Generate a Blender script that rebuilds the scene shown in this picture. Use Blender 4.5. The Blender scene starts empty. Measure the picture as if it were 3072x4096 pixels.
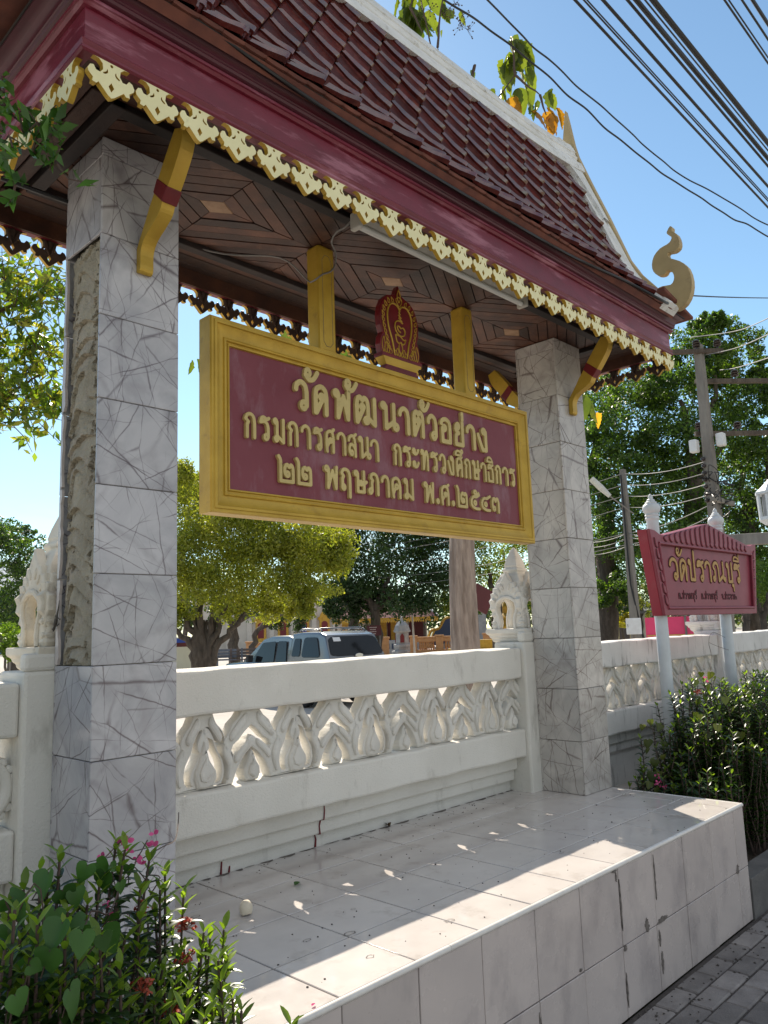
import bpy, bmesh, math, random
import numpy as np
from mathutils import Matrix, Vector, geometry
R = math.radians
C = bpy.context.scene.collection
scene = bpy.context.scene

# ------------------------------------------------------------------ camera
CAM = np.array([-1.1734, -2.9174, 0.9776])
YAW, PIT, ROL, F = R(46.01), R(8.70), R(-2.05), 3119.36
_f = np.array([math.sin(YAW)*math.cos(PIT), math.cos(YAW)*math.cos(PIT), math.sin(PIT)])
_r = np.array([math.cos(YAW), -math.sin(YAW), 0.0]); _u = np.cross(_r, _f)
_r, _u = math.cos(ROL)*_r + math.sin(ROL)*_u, -math.sin(ROL)*_r + math.cos(ROL)*_u
cd = bpy.data.cameras.new('camera'); cam = bpy.data.objects.new('camera', cd); C.objects.link(cam)
cam.matrix_world = Matrix(((_r[0], _u[0], -_f[0], CAM[0]), (_r[1], _u[1], -_f[1], CAM[1]), (_r[2], _u[2], -_f[2], CAM[2]), (0, 0, 0, 1)))
cd.sensor_fit = 'VERTICAL'; cd.sensor_height = 36.0; cd.lens = F/4096*36; cd.clip_start = 0.05; cd.clip_end = 5000
scene.camera = cam

# ------------------------------------------------------------------ sky and sun
SUN_AZ, SUN_EL = R(32.9), R(39.5)
world = bpy.data.worlds.new('World'); scene.world = world; world.use_nodes = True
wn, wl = world.node_tree.nodes, world.node_tree.links
wn.clear()
sky = wn.new('ShaderNodeTexSky'); sky.sky_type = 'NISHITA'; sky.sun_disc = False
sky.sun_elevation = SUN_EL; sky.sun_rotation = SUN_AZ; sky.air_density = 1.0; sky.dust_density = 0.12; sky.ozone_density = 0.0
bgn = wn.new('ShaderNodeBackground'); bgn.inputs['Strength'].default_value = 0.10
wo = wn.new('ShaderNodeOutputWorld')
tc = wn.new('ShaderNodeTexCoord'); sx = wn.new('ShaderNodeSeparateXYZ'); wl.new(tc.outputs['Generated'], sx.inputs[0])
cn = wn.new('ShaderNodeTexNoise'); cn.inputs['Scale'].default_value = 3.2; cn.inputs['Detail'].default_value = 7; cn.inputs['Roughness'].default_value = .55
mp = wn.new('ShaderNodeMapping'); mp.inputs['Scale'].default_value = (1, 1, 3.2); wl.new(tc.outputs['Generated'], mp.inputs[0]); wl.new(mp.outputs[0], cn.inputs['Vector'])
rmp = wn.new('ShaderNodeMapRange'); rmp.inputs['From Min'].default_value = .44; rmp.inputs['From Max'].default_value = .62; wl.new(cn.outputs['Fac'], rmp.inputs['Value'])
rme = wn.new('ShaderNodeMapRange'); rme.inputs['From Min'].default_value = .27; rme.inputs['From Max'].default_value = .10; wl.new(sx.outputs['Z'], rme.inputs['Value'])
rmx = wn.new('ShaderNodeMapRange'); rmx.inputs['From Min'].default_value = .80; rmx.inputs['From Max'].default_value = .62; wl.new(sx.outputs['X'], rmx.inputs['Value'])
mm = wn.new('ShaderNodeMath'); mm.operation = 'MULTIPLY'; wl.new(rmp.outputs[0], mm.inputs[0]); wl.new(rme.outputs[0], mm.inputs[1])
mm2 = wn.new('ShaderNodeMath'); mm2.operation = 'MULTIPLY'; wl.new(mm.outputs[0], mm2.inputs[0]); wl.new(rmx.outputs[0], mm2.inputs[1])
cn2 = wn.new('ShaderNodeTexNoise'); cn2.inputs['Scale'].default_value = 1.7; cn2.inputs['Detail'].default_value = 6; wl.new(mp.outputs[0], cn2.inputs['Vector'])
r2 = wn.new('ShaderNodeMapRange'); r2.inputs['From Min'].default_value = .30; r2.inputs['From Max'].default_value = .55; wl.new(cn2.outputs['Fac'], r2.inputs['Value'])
r3 = wn.new('ShaderNodeMapRange'); r3.inputs['From Min'].default_value = .16; r3.inputs['From Max'].default_value = -.30; wl.new(sx.outputs['Y'], r3.inputs['Value'])  # unseen clouds added behind and beside the camera to brighten ambient and roof reflections
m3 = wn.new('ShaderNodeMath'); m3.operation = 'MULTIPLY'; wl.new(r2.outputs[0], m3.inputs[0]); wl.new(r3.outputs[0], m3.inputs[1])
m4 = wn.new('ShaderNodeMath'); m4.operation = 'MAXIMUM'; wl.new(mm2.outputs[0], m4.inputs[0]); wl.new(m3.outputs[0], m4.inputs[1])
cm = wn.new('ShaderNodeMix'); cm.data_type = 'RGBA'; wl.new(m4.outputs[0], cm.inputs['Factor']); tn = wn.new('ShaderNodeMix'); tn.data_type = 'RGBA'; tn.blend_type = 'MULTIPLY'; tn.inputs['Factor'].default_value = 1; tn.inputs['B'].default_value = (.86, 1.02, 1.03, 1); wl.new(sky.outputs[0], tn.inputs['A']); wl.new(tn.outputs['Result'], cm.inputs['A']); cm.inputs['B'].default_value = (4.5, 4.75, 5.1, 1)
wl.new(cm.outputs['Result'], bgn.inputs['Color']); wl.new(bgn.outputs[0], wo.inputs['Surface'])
sd = bpy.data.lights.new('sun', 'SUN'); sun = bpy.data.objects.new('sun', sd); C.objects.link(sun)
sd.energy = 5.0; sd.angle = R(0.5); sd.color = (1.0, 0.90, 0.76)
_s = Vector((math.sin(SUN_AZ)*math.cos(SUN_EL), math.cos(SUN_AZ)*math.cos(SUN_EL), math.sin(SUN_EL)))
sun.rotation_euler = _s.to_track_quat('Z', 'Y').to_euler(); sun.location = (8, 12, 30)
vs = scene.view_settings; vs.view_transform = 'Standard'; vs.look = 'None'; vs.gamma = 1; vs.exposure = 0.72
try: vs.use_curve_mapping = False
except Exception: pass
scene.cycles.max_bounces = 8; scene.cycles.transparent_max_bounces = 8

# ------------------------------------------------------------------ materials
MATS = {}
def _mapped(nt, scale, src='Position'):
    g = nt.nodes.new('ShaderNodeNewGeometry') if src == 'Position' else nt.nodes.new('ShaderNodeTexCoord')
    m = nt.nodes.new('ShaderNodeMapping'); m.inputs['Scale'].default_value = scale
    nt.links.new(g.outputs['Position' if src == 'Position' else 'Object'], m.inputs[0]); return m
def _noise(nt, vec, sc, det=4, rough=.55, dist=0):
    n = nt.nodes.new('ShaderNodeTexNoise'); n.inputs['Scale'].default_value = sc; n.inputs['Detail'].default_value = det
    n.inputs['Roughness'].default_value = rough; n.inputs['Distortion'].default_value = dist
    if vec is not None: nt.links.new(vec, n.inputs['Vector'])
    return n
def _range(nt, val, a, b, c=0., d=1.):
    r = nt.nodes.new('ShaderNodeMapRange'); r.inputs['From Min'].default_value = a; r.inputs['From Max'].default_value = b
    r.inputs['To Min'].default_value = c; r.inputs['To Max'].default_value = d; nt.links.new(val, r.inputs['Value']); return r.outputs[0]
def _mix(nt, fac, a, b, mode='MIX'):
    m = nt.nodes.new('ShaderNodeMix'); m.data_type = 'RGBA'; m.blend_type = mode
    for k, v in (('Factor', fac), ('A', a), ('B', b)):
        if isinstance(v, (int, float)): m.inputs[k].default_value = v
        elif isinstance(v, tuple): m.inputs[k].default_value = v if len(v) == 4 else (*v, 1)
        else: nt.links.new(v, m.inputs[k])
    return m.outputs['Result']
def _math(nt, op, a, b=None):
    m = nt.nodes.new('ShaderNodeMath'); m.operation = op
    for i, v in enumerate((a, b)):
        if v is None: continue
        if isinstance(v, (int, float)): m.inputs[i].default_value = v
        else: nt.links.new(v, m.inputs[i])
    return m.outputs[0]
def _new(name):
    m = bpy.data.materials.new(name); m.use_nodes = True; nt = m.node_tree; b = nt.nodes['Principled BSDF']; MATS[name] = m; return m, nt, b
def mat(name, c1, c2=None, sc=4, lo=.35, hi=.65, rough=.6, metal=0., spec=.5, bump=0., bsc=40, st=(1, 1, 1), c3=None, sc3=2, lo3=.5, hi3=.7, st3=(1, 1, 1),
        isl=0., coat=0., rvar=0., bdist=.01, src='Position', alpha=None):
    m, nt, b = _new(name)
    col = None
    mp = _mapped(nt, st, src)
    if c2 is not None:
        n = _noise(nt, mp.outputs[0], sc, 5)
        col = _mix(nt, _range(nt, n.outputs['Fac'], lo, hi), c1, c2)
    if c3 is not None:
        mp3 = _mapped(nt, st3, src); n3 = _noise(nt, mp3.outputs[0], sc3, 6, .65)
        col = _mix(nt, _range(nt, n3.outputs['Fac'], lo3, hi3), col if col is not None else c1, c3)
    if isl:
        g = nt.nodes.new('ShaderNodeNewGeometry')
        v = _range(nt, g.outputs['Random Per Island'], 0, 1, 1-isl, 1+isl)
        h = nt.nodes.new('ShaderNodeHueSaturation'); nt.links.new(v, h.inputs['Value'])
        if col is None: h.inputs['Color'].default_value = (*c1, 1)
        else: nt.links.new(col, h.inputs['Color'])
        col = h.outputs[0]
    if col is None: b.inputs['Base Color'].default_value = (*c1, 1)
    else: nt.links.new(col, b.inputs['Base Color'])
    b.inputs['Roughness'].default_value = rough; b.inputs['Metallic'].default_value = metal; b.inputs['Specular IOR Level'].default_value = spec
    if rvar:
        nr = _noise(nt, mp.outputs[0], sc*2.3, 4); nt.links.new(_range(nt, nr.outputs['Fac'], .3, .7, max(.02, rough-rvar), rough+rvar), b.inputs['Roughness'])
    if coat: b.inputs['Coat Weight'].default_value = coat; b.inputs['Coat Roughness'].default_value = .05
    if bump:
        nb = _noise(nt, mp.outputs[0], bsc, 5, .6); bp = nt.nodes.new('ShaderNodeBump'); bp.inputs['Strength'].default_value = bump; bp.inputs['Distance'].default_value = bdist
        nt.links.new(nb.outputs['Fac'], bp.inputs['Height']); nt.links.new(bp.outputs[0], b.inputs['Normal'])
    return m
def leafmat(name, c1, c2, trans=.5, rough=.45, sc=1.2, tcol=None, isl=.25):
    m, nt, b = _new(name)
    g = nt.nodes.new('ShaderNodeNewGeometry')
    n = _noise(nt, g.outputs['Position'], sc, 3)
    f = _math(nt, 'ADD', _range(nt, n.outputs['Fac'], .3, .7, 0, .6), _range(nt, g.outputs['Random Per Island'], 0, 1, -.05, .45))
    col = _mix(nt, f, c1, c2)
    h = nt.nodes.new('ShaderNodeHueSaturation'); nt.links.new(_range(nt, g.outputs['Random Per Island'], 0, 1, 1-isl, 1+isl), h.inputs['Value']); nt.links.new(col, h.inputs['Color'])
    nt.links.new(h.outputs[0], b.inputs['Base Color']); b.inputs['Roughness'].default_value = rough
    t = nt.nodes.new('ShaderNodeBsdfTranslucent')
    tb = _mix(nt, 1.0, h.outputs[0], tcol or (1.5, 1.6, .55), 'MULTIPLY'); nt.links.new(tb, t.inputs['Color'])
    ms = nt.nodes.new('ShaderNodeMixShader'); ms.inputs[0].default_value = trans
    nt.links.new(b.outputs[0], ms.inputs[1]); nt.links.new(t.outputs[0], ms.inputs[2])
    nt.links.new(ms.outputs[0], nt.nodes['Material Output'].inputs['Surface']); return m
def marble(name, base, cloud, vein, amt=1.0, rough=.22):
    m, nt, b = _new(name)
    g = nt.nodes.new('ShaderNodeNewGeometry')
    off = nt.nodes.new('ShaderNodeVectorMath'); off.operation = 'SCALE'; cv = nt.nodes.new('ShaderNodeCombineXYZ')
    for i in range(3): nt.links.new(_math(nt, 'MULTIPLY', g.outputs['Random Per Island'], (37., 53., 71.)[i]), cv.inputs[i])
    va = nt.nodes.new('ShaderNodeVectorMath'); va.operation = 'ADD'; nt.links.new(g.outputs['Position'], va.inputs[0]); nt.links.new(cv.outputs[0], va.inputs[1])
    nz = _noise(nt, va.outputs[0], 5, 4); nd = nt.nodes.new('ShaderNodeVectorMath'); nd.operation = 'SCALE'; nd.inputs['Scale'].default_value = .035
    nt.links.new(nz.outputs['Color'], nd.inputs[0]); vb = nt.nodes.new('ShaderNodeVectorMath'); vb.operation = 'ADD'
    nt.links.new(va.outputs[0], vb.inputs[0]); nt.links.new(nd.outputs[0], vb.inputs[1])
    n1 = _noise(nt, va.outputs[0], 4.5, 6, .6, .8)
    col = _mix(nt, _range(nt, n1.outputs['Fac'], .35, .7), base, cloud)
    # veins: long nearly straight hairlines crossing at many angles, as level lines of stretched noise on the slab's own plane
    sp = nt.nodes.new('ShaderNodeSeparateXYZ'); nt.links.new(vb.outputs[0], sp.inputs[0])
    uv = nt.nodes.new('ShaderNodeCombineXYZ'); nt.links.new(_math(nt, 'ADD', sp.outputs['X'], sp.outputs['Y']), uv.inputs[0]); nt.links.new(sp.outputs['Z'], uv.inputs[1])
    for k, (ang, sc, stx, th, am) in enumerate(((.45, 3.2, .20, .0085, .9), (-.55, 3.6, .17, .008, .85), (1.15, 4.0, .22, .008, .8), (-1.2, 3.4, .18, .008, .75), (1.5, 3.0, .14, .008, .8), (.1, 4.2, .22, .0075, .6), (.8, 7.0, .25, .009, .5), (-.9, 8.0, .25, .009, .45), (1.38, 6.0, .2, .008, .6), (.62, 2.6, .3, .045, .24), (-.95, 3.2, .3, .04, .22))):
        rt = nt.nodes.new('ShaderNodeVectorRotate'); rt.rotation_type = 'Z_AXIS'; rt.inputs['Angle'].default_value = ang; nt.links.new(uv.outputs[0], rt.inputs['Vector'])
        mp = nt.nodes.new('ShaderNodeMapping'); mp.inputs['Scale'].default_value = (stx, 1, 1); mp.inputs['Location'].default_value = (k*3.7, k*5.3, k*1.9); nt.links.new(rt.outputs[0], mp.inputs[0])
        v = nt.nodes.new('ShaderNodeTexVoronoi'); v.voronoi_dimensions = '2D'; v.feature = 'DISTANCE_TO_EDGE'; v.inputs['Scale'].default_value = sc; nt.links.new(mp.outputs[0], v.inputs['Vector'])
        nm = _noise(nt, uv.outputs[0], 4+k*.7, 3)
        tw = _range(nt, nm.outputs['Fac'], .35, .72, th*.32, th*1.75)
        fac = _math(nt, 'MAXIMUM', _math(nt, 'SUBTRACT', 1.0, _math(nt, 'DIVIDE', v.outputs['Distance'], tw)), 0.)
        fac = _math(nt, 'MULTIPLY', fac, am*amt)
        fac = _math(nt, 'MULTIPLY', fac, _range(nt, nm.outputs['Fac'], .36, .54))
        col = _mix(nt, fac, col, vein)
    h = nt.nodes.new('ShaderNodeHueSaturation'); nt.links.new(_range(nt, g.outputs['Random Per Island'], 0, 1, .9, 1.08), h.inputs['Value']); nt.links.new(col, h.inputs['Color'])
    nt.links.new(h.outputs[0], b.inputs['Base Color']); b.inputs['Roughness'].default_value = rough
    return m

mat('plaster', (.74, .71, .645), (.67, .64, .575), sc=3, rough=.85, bump=.45, bsc=120, c3=(.36, .33, .28), sc3=6, lo3=.58, hi3=.84, st3=(1.4, 1.4, .5))
mat('stained_plaster', (.72, .71, .68), (.60, .59, .56), sc=3, rough=.85, bump=.35, bsc=110, c3=(.12, .11, .10), sc3=9, lo3=.56, hi3=.74, st3=(1.6, 1.6, .28))
mat('old_stucco', (.72, .67, .57), (.60, .54, .44), sc=5, rough=.9, bump=.5, bsc=90, bdist=.01, c3=(.22, .17, .13), sc3=11, lo3=.58, hi3=.78)
mat('clean_stucco', (.72, .69, .63), (.60, .57, .51), sc=5, rough=.85, bump=.35, bsc=80, c3=(.36, .28, .22), sc3=12, lo3=.62, hi3=.8)
marble('grey_marble', (.52, .505, .515), (.33, .325, .345), (.10, .072, .080))
marble('warm_marble', (.54, .505, .465), (.37, .345, .32), (.11, .075, .068), 1.05)
mat('mortar', (.42, .37, .28), (.31, .27, .20), sc=9, rough=.95, bump=.9, bsc=55, bdist=.02, c3=(.42, .36, .29), sc3=14)
mat('floor_tile', (.61, .565, .53), (.55, .505, .475), sc=5, rough=.11, spec=.65, c3=(.38, .33, .29), sc3=7, lo3=.56, hi3=.82, isl=.06, rvar=.08, bump=.04, bsc=9)
mat('front_tile', (.56, .495, .46), (.49, .435, .41), sc=3, rough=.26, spec=.45, c3=(.35, .31, .30), sc3=5, lo3=.50, hi3=.74, st3=(1, 1, .6), isl=.06, rvar=.08)
mat('tile_trim', (.74, .71, .66), (.66, .62, .57), sc=20, rough=.3)
mat('road_concrete', (.50, .46, .41), (.42, .39, .35), sc=.8, rough=.95, bump=.2, bsc=60)
mat('grout', (.10, .08, .065), (.05, .04, .035), sc=30, rough=.95)
mat('dirt_stain', (.20, .175, .155), (.11, .095, .085), sc=60, rough=1)
mat('crimson_paint', (.17, .012, .030), (.125, .008, .020), sc=6, st=(1, 1, 2), rough=.40, c3=(.34, .12, .16), sc3=4.2, lo3=.53, hi3=.64, st3=(.5, .5, 3.0), bump=.12, bsc=50)
mat('roof_glaze', (.105, .016, .012), (.07, .010, .009), sc=25, rough=.10, spec=1.0, isl=.3, c3=(.15, .04, .03), sc3=16, coat=1.0, bump=.12, bsc=14, bdist=.004)
mat('roof_body', (.085, .011, .008), (.05, .007, .006), sc=25, rough=.42, spec=.16, isl=.3, c3=(.13, .035, .025), sc3=16, bump=.12, bsc=14, bdist=.004)
mat('cornice_paint', (.075, .006, .016), (.055, .004, .011), sc=5, rough=.45, c3=(.12, .02, .035), sc3=3, lo3=.55, hi3=.8)
mat('raw_clay', (.17, .055, .035), (.11, .035, .025), sc=14, rough=.8, isl=.2)
mat('ridge_plaster', (.74, .74, .73), (.62, .62, .60), sc=7, rough=.8, bump=.3, bsc=90, c3=(.34, .31, .26), sc3=24, lo3=.56, hi3=.78)
mat('yellow_paint', (.82, .76, .44), (.76, .70, .39), sc=9, rough=.5, bump=.08, bsc=60, c3=(.50, .42, .2), sc3=20, lo3=.64, hi3=.8)
mat('gold_paint', (.56, .36, .045), (.46, .285, .03), sc=8, rough=.42, metal=.25, bump=.12, bsc=70, c3=(.27, .15, .03), sc3=10, lo3=.6, hi3=.85)
mat('dull_gold', (.47, .35, .17), (.40, .295, .14), sc=6, rough=.55, metal=.05, bump=.1, bsc=60, c3=(.25, .17, .09), sc3=8, lo3=.58, hi3=.85)
mat('sign_red', (.180, .027, .040), (.215, .044, .060), sc=3, rough=.55, c3=(.30, .16, .19), sc3=3.5, lo3=.50, hi3=.80, st3=(2.2, 1, .8), bump=.08, bsc=60)
mat('letter_gold', (.60, .47, .18), (.52, .40, .15), sc=12, rough=.5, c3=(.40, .29, .1), sc3=22, lo3=.6, hi3=.8)
mat('plaque_red', (.17, .008, .012), (.12, .006, .010), sc=9, rough=.4)
mat('dark_wood', (.082, .029, .014), (.036, .013, .008), sc=7, st=(1, 1, 1), rough=.6, isl=.55, c3=(.125, .058, .033), sc3=12, lo3=.55, hi3=.85, bump=.25, bsc=45)
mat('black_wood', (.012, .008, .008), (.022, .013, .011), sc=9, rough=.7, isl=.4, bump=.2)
mat('pale_wood', (.30, .18, .10), (.22, .12, .06), sc=22, rough=.6, bump=.2)
mat('fret_wood', (.075, .045, .035), (.045, .027, .02), sc=18, rough=.75, bump=.25, bsc=60)
mat('bright_red', (.30, .012, .035), (.25, .010, .030), sc=6, rough=.38, c3=(.27, .05, .07), sc3=5, lo3=.55, hi3=.8)
mat('rose_red', (.24, .030, .052), (.20, .022, .042), sc=6, rough=.45, c3=(.28, .06, .085), sc3=4, lo3=.5, hi3=.85)
mat('deep_red', (.06, .004, .008), rough=.6)
mat('old_gold', (.46, .26, .05), (.36, .19, .035), sc=40, rough=.45, metal=.2)
mat('white_post', (.60, .63, .66), (.53, .56, .58), sc=8, rough=.5, c3=(.4, .4, .38), sc3=9, lo3=.62, hi3=.85)
mat('lamp_housing', (.62, .60, .54), (.52, .50, .44), sc=18, rough=.5)
mat('lamp_tube', (.72, .72, .68), rough=.25)
mat('rubber', (.018, .018, .02), rough=.75)
mat('cable_black', (.006, .006, .007), rough=.5)
mat('cable_grey', (.20, .19, .18), rough=.7)
mat('concrete_pole', (.23, .21, .185), (.155, .14, .125), sc=5, rough=.9, bump=.3, bsc=40, st=(1, 1, .3), c3=(.12, .11, .10), sc3=6, lo3=.55, hi3=.8, st3=(2, 2, .3))
mat('insulator', (.03, .018, .016), rough=.25)
mat('white_box', (.68, .69, .70), (.6, .6, .6), sc=6, rough=.5)
mat('paver', (.25, .225, .21), (.18, .16, .15), sc=9, rough=.9, isl=.25, bump=.5, bsc=120, c3=(.30, .27, .25), sc3=5)
mat('sand_joint', (.10, .085, .075), (.06, .05, .045), sc=30, rough=1)
mat('kerb_concrete', (.17, .16, .15), (.11, .105, .10), sc=6, rough=.95, bump=.4, bsc=60)
mat('soil', (.055, .040, .028), (.09, .07, .05), sc=20, rough=1, bump=.8, bsc=50, bdist=.02)
mat('yard', (.46, .42, .375), (.36, .33, .295), sc=.6, rough=.95, c3=(.48, .44, .40), sc3=3, bump=.3, bsc=14)
mat('far_ground', (.30, .27, .20), (.16, .18, .08), sc=.06, rough=1)
mat('bark_pale', (.36, .285, .235), (.20, .15, .12), sc=13, st=(1, 1, .16), lo=.35, hi=.62, rough=.95, bump=1.0, bsc=24, bdist=.03)
mat('bark_dark', (.12, .095, .075), (.06, .045, .035), sc=7, st=(1, 1, .3), rough=.95, bump=.6, bsc=16, bdist=.03)
mat('stem_brown', (.10, .06, .045), (.06, .04, .03), sc=40, rough=.8)
leafmat('fig_leaf', (.15, .18, .026), (.36, .34, .055), .5, .5, .9)
leafmat('fig_leaf_bright', (.16, .22, .025), (.34, .34, .05), .55, .5, .9)
leafmat('dark_leaf', (.018, .042, .014), (.045, .085, .022), .35, .45, .5)
leafmat('rain_leaf', (.040, .095, .018), (.13, .20, .032), .5, .45, .35)
leafmat('near_leaf', (.05, .11, .012), (.16, .22, .025), .55, .35, 2)
leafmat('shade_leaf', (.035, .10, .022), (.09, .19, .04), .45, .3, 4)
leafmat('ixora_leaf', (.016, .042, .009), (.040, .080, .015), .3, .3, 5)
leafmat('ixora_tip', (.12, .20, .025), (.20, .28, .035), .5, .3, 5)
leafmat('vine_leaf', (.034, .098, .018), (.062, .145, .030), .35, .5, 4)
leafmat('olive_leaf', (.03, .06, .014), (.10, .105, .024), .35, .4, 4)
leafmat('brown_leaf', (.075, .04, .02), (.13, .07, .03), .3, .6, 6)
leafmat('teak_leaf', (.055, .095, .018), (.17, .19, .03), .5, .5, 2.5)
leafmat('autumn_leaf', (.35, .16, .02), (.50, .32, .03), .5, .5, 6, (1.3, 1.1, .5))
leafmat('yellow_bush', (.30, .27, .03), (.45, .38, .04), .5, .5, 2)
leafmat('pink_petal', (.62, .06, .22), (.72, .14, .33), .4, .5, 9, (1.1, .9, 1.0))
leafmat('red_petal', (.35, .03, .02), (.52, .12, .06), .35, .5, 9, (1.1, .9, .9))
mat('silver_paint', (.17, .18, .195), (.155, .165, .18), sc=3, rough=.26, metal=.6, coat=.5)
mat('grey_paint', (.115, .115, .12), rough=.3, metal=.4, coat=.6)
mat('car_glass', (.010, .012, .014), rough=.05, spec=.35)
mat('chrome', (.6, .6, .62), rough=.15, metal=1)
mat('tail_red', (.25, .01, .01), rough=.2, coat=.8)
mat('paper', (.62, .64, .66), rough=.8)
mat('temple_wall', (.60, .56, .50), (.52, .48, .43), sc=1, rough=.9)
mat('temple_gold', (.55, .34, .05), (.42, .24, .03), sc=5, rough=.4, metal=.3)
mat('temple_red', (.16, .015, .02), rough=.6)
mat('pink_roof', (.33, .15, .13), (.24, .10, .09), sc=3, rough=.8, isl=.3)
mat('orange_stone', (.56, .31, .155), (.47, .25, .12), sc=4, rough=.85)
mat('grey_stone', (.36, .37, .38), (.27, .28, .29), sc=3, rough=.9)
mat('navy', (.03, .05, .10), rough=.6)
mat('blue_paint', (.02, .07, .38), rough=.5)
mat('maroon_board', (.10, .015, .018), (.08, .012, .014), sc=4, rough=.6)
mat('white_text', (.62, .50, .45), rough=.8)
mat('cream_wall', (.62, .60, .50), (.56, .54, .45), sc=1.5, rough=.9)
mat('brick_red', (.28, .09, .06), (.22, .07, .05), sc=3, rough=.9)
mat('yellow_house', (.55, .45, .25), (.48, .39, .22), sc=2, rough=.9)
mat('slate_roof', (.13, .13, .13), rough=.9)
mat('hot_pink', (.80, .06, .17), (.72, .05, .15), sc=2, rough=.6)
mat('grey_cloth', (.10, .115, .135), (.05, .06, .075), sc=5, st=(6, 6, .4), rough=.9)
mat('bench_wood', (.13, .15, .19), (.10, .11, .14), sc=6, rough=.8)
mat('bench_brown', (.12, .09, .085), (.09, .07, .065), sc=6, rough=.8)
mat('gecko_skin', (.085, .07, .055), (.05, .042, .035), sc=120, rough=.7)
mat('eggshell', (.70, .62, .48), (.62, .53, .40), sc=30, rough=.6)
mat('pebble', (.09, .075, .065), (.04, .035, .03), sc=60, rough=.95)
mat('flag_pole', (.66, .60, .55), (.45, .38, .34), sc=3, st=(1, 1, .4), rough=.7)
mat('ochre_paint', (.62, .42, .07), (.5, .33, .05), sc=6, rough=.6)
mat('green_pot', (.05, .10, .10), rough=.5)
# ------------------------------------------------------------------ mesh helpers
class MB:
    def __init__(s): s.v = []; s.f = []; s.m = []
    def add(s, vs, fs, mi=0):
        o = len(s.v); s.v.extend([tuple(map(float, p)) for p in vs]); s.f.extend([tuple(i+o for i in f) for f in fs]); s.m.extend([mi]*len(fs)); return s
    def box(s, x0, x1, y0, y1, z0, z1, mi=0):
        p = [(x0, y0, z0), (x1, y0, z0), (x1, y1, z0), (x0, y1, z0), (x0, y0, z1), (x1, y0, z1), (x1, y1, z1), (x0, y1, z1)]
        return s.add(p, [(0, 3, 2, 1), (4, 5, 6, 7), (0, 1, 5, 4), (1, 2, 6, 5), (2, 3, 7, 6), (3, 0, 4, 7)], mi)
    def extrude(s, poly, a, b, axis='z', mi=0):
        # poly: 2D loop; extruded from a to b along axis; (x,y) for z, (x,z) for y, (y,z) for x
        n = len(poly); P = lambda q, t: {'z': (q[0], q[1], t), 'y': (q[0], t, q[1]), 'x': (t, q[0], q[1])}[axis]
        vs = [P(q, a) for q in poly] + [P(q, b) for q in poly]
        tri = geometry.tessellate_polygon([[Vector((q[0], q[1], 0)) for q in poly]])
        fs = [tuple(t) for t in tri] + [tuple(i+n for i in reversed(t)) for t in tri] + [(i, (i+1) % n, (i+1) % n+n, i+n) for i in range(n)]
        return s.add(vs, fs, mi)
    def loft(s, rings, close=True, cap=True, mi=0):
        n = len(rings[0]); vs = [p for r in rings for p in r]; fs = []
        for k in range(len(rings)-1):
            for i in range(n if close else n-1):
                j = (i+1) % n; fs.append((k*n+i, k*n+j, (k+1)*n+j, (k+1)*n+i))
        if cap and close: fs.append(tuple(reversed(range(n)))); fs.append(tuple(range((len(rings)-1)*n, len(rings)*n)))
        return s.add(vs, fs, mi)
    def lathe(s, prof, cx=0, cy=0, n=16, rot=0., mi=0, sq=False):
        rings = []
        for r, z in prof:
            k = math.sqrt(2) if sq else 1
            rings.append([(cx+r*k*math.cos(rot+2*math.pi*i/n), cy+r*k*math.sin(rot+2*math.pi*i/n), z) for i in range(n)])
        return s.loft(rings, mi=mi)
    def tube(s, pts, r, n=6, mi=0, flat=None):
        pts = [Vector(p) for p in pts]; rr = r if isinstance(r, (list, tuple)) else [r]*len(pts); rings = []; up = None
        for i, p in enumerate(pts):
            d = (pts[min(i+1, len(pts)-1)]-pts[max(i-1, 0)])
            if d.length < 1e-9: d = Vector((0, 0, 1))
            d.normalize()
            if up is None: up = Vector((0, 0, 1)) if abs(d.z) < .9 else Vector((1, 0, 0))
            a = d.cross(up)
            if a.length < 1e-6: a = d.orthogonal()
            a.normalize(); b = a.cross(d); b.normalize(); up = b
            rings.append([tuple(p+(a*math.cos(2*math.pi*k/n)+b*math.sin(2*math.pi*k/n))*rr[i]) for k in range(n)])
        return s.loft(rings, mi=mi)
    def shift(s, d): s.v = [(p[0]+d[0], p[1]+d[1], p[2]+d[2]) for p in s.v]; return s
    def xf(s, m): s.v = [tuple(m @ Vector(p)) for p in s.v]; return s
    def join(s, o): return s.add(o.v, o.f) if not any(o.m) else s._j(o)
    def _j(s, o):
        k = len(s.f); s.add(o.v, o.f); s.m[k:] = o.m; return s

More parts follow.
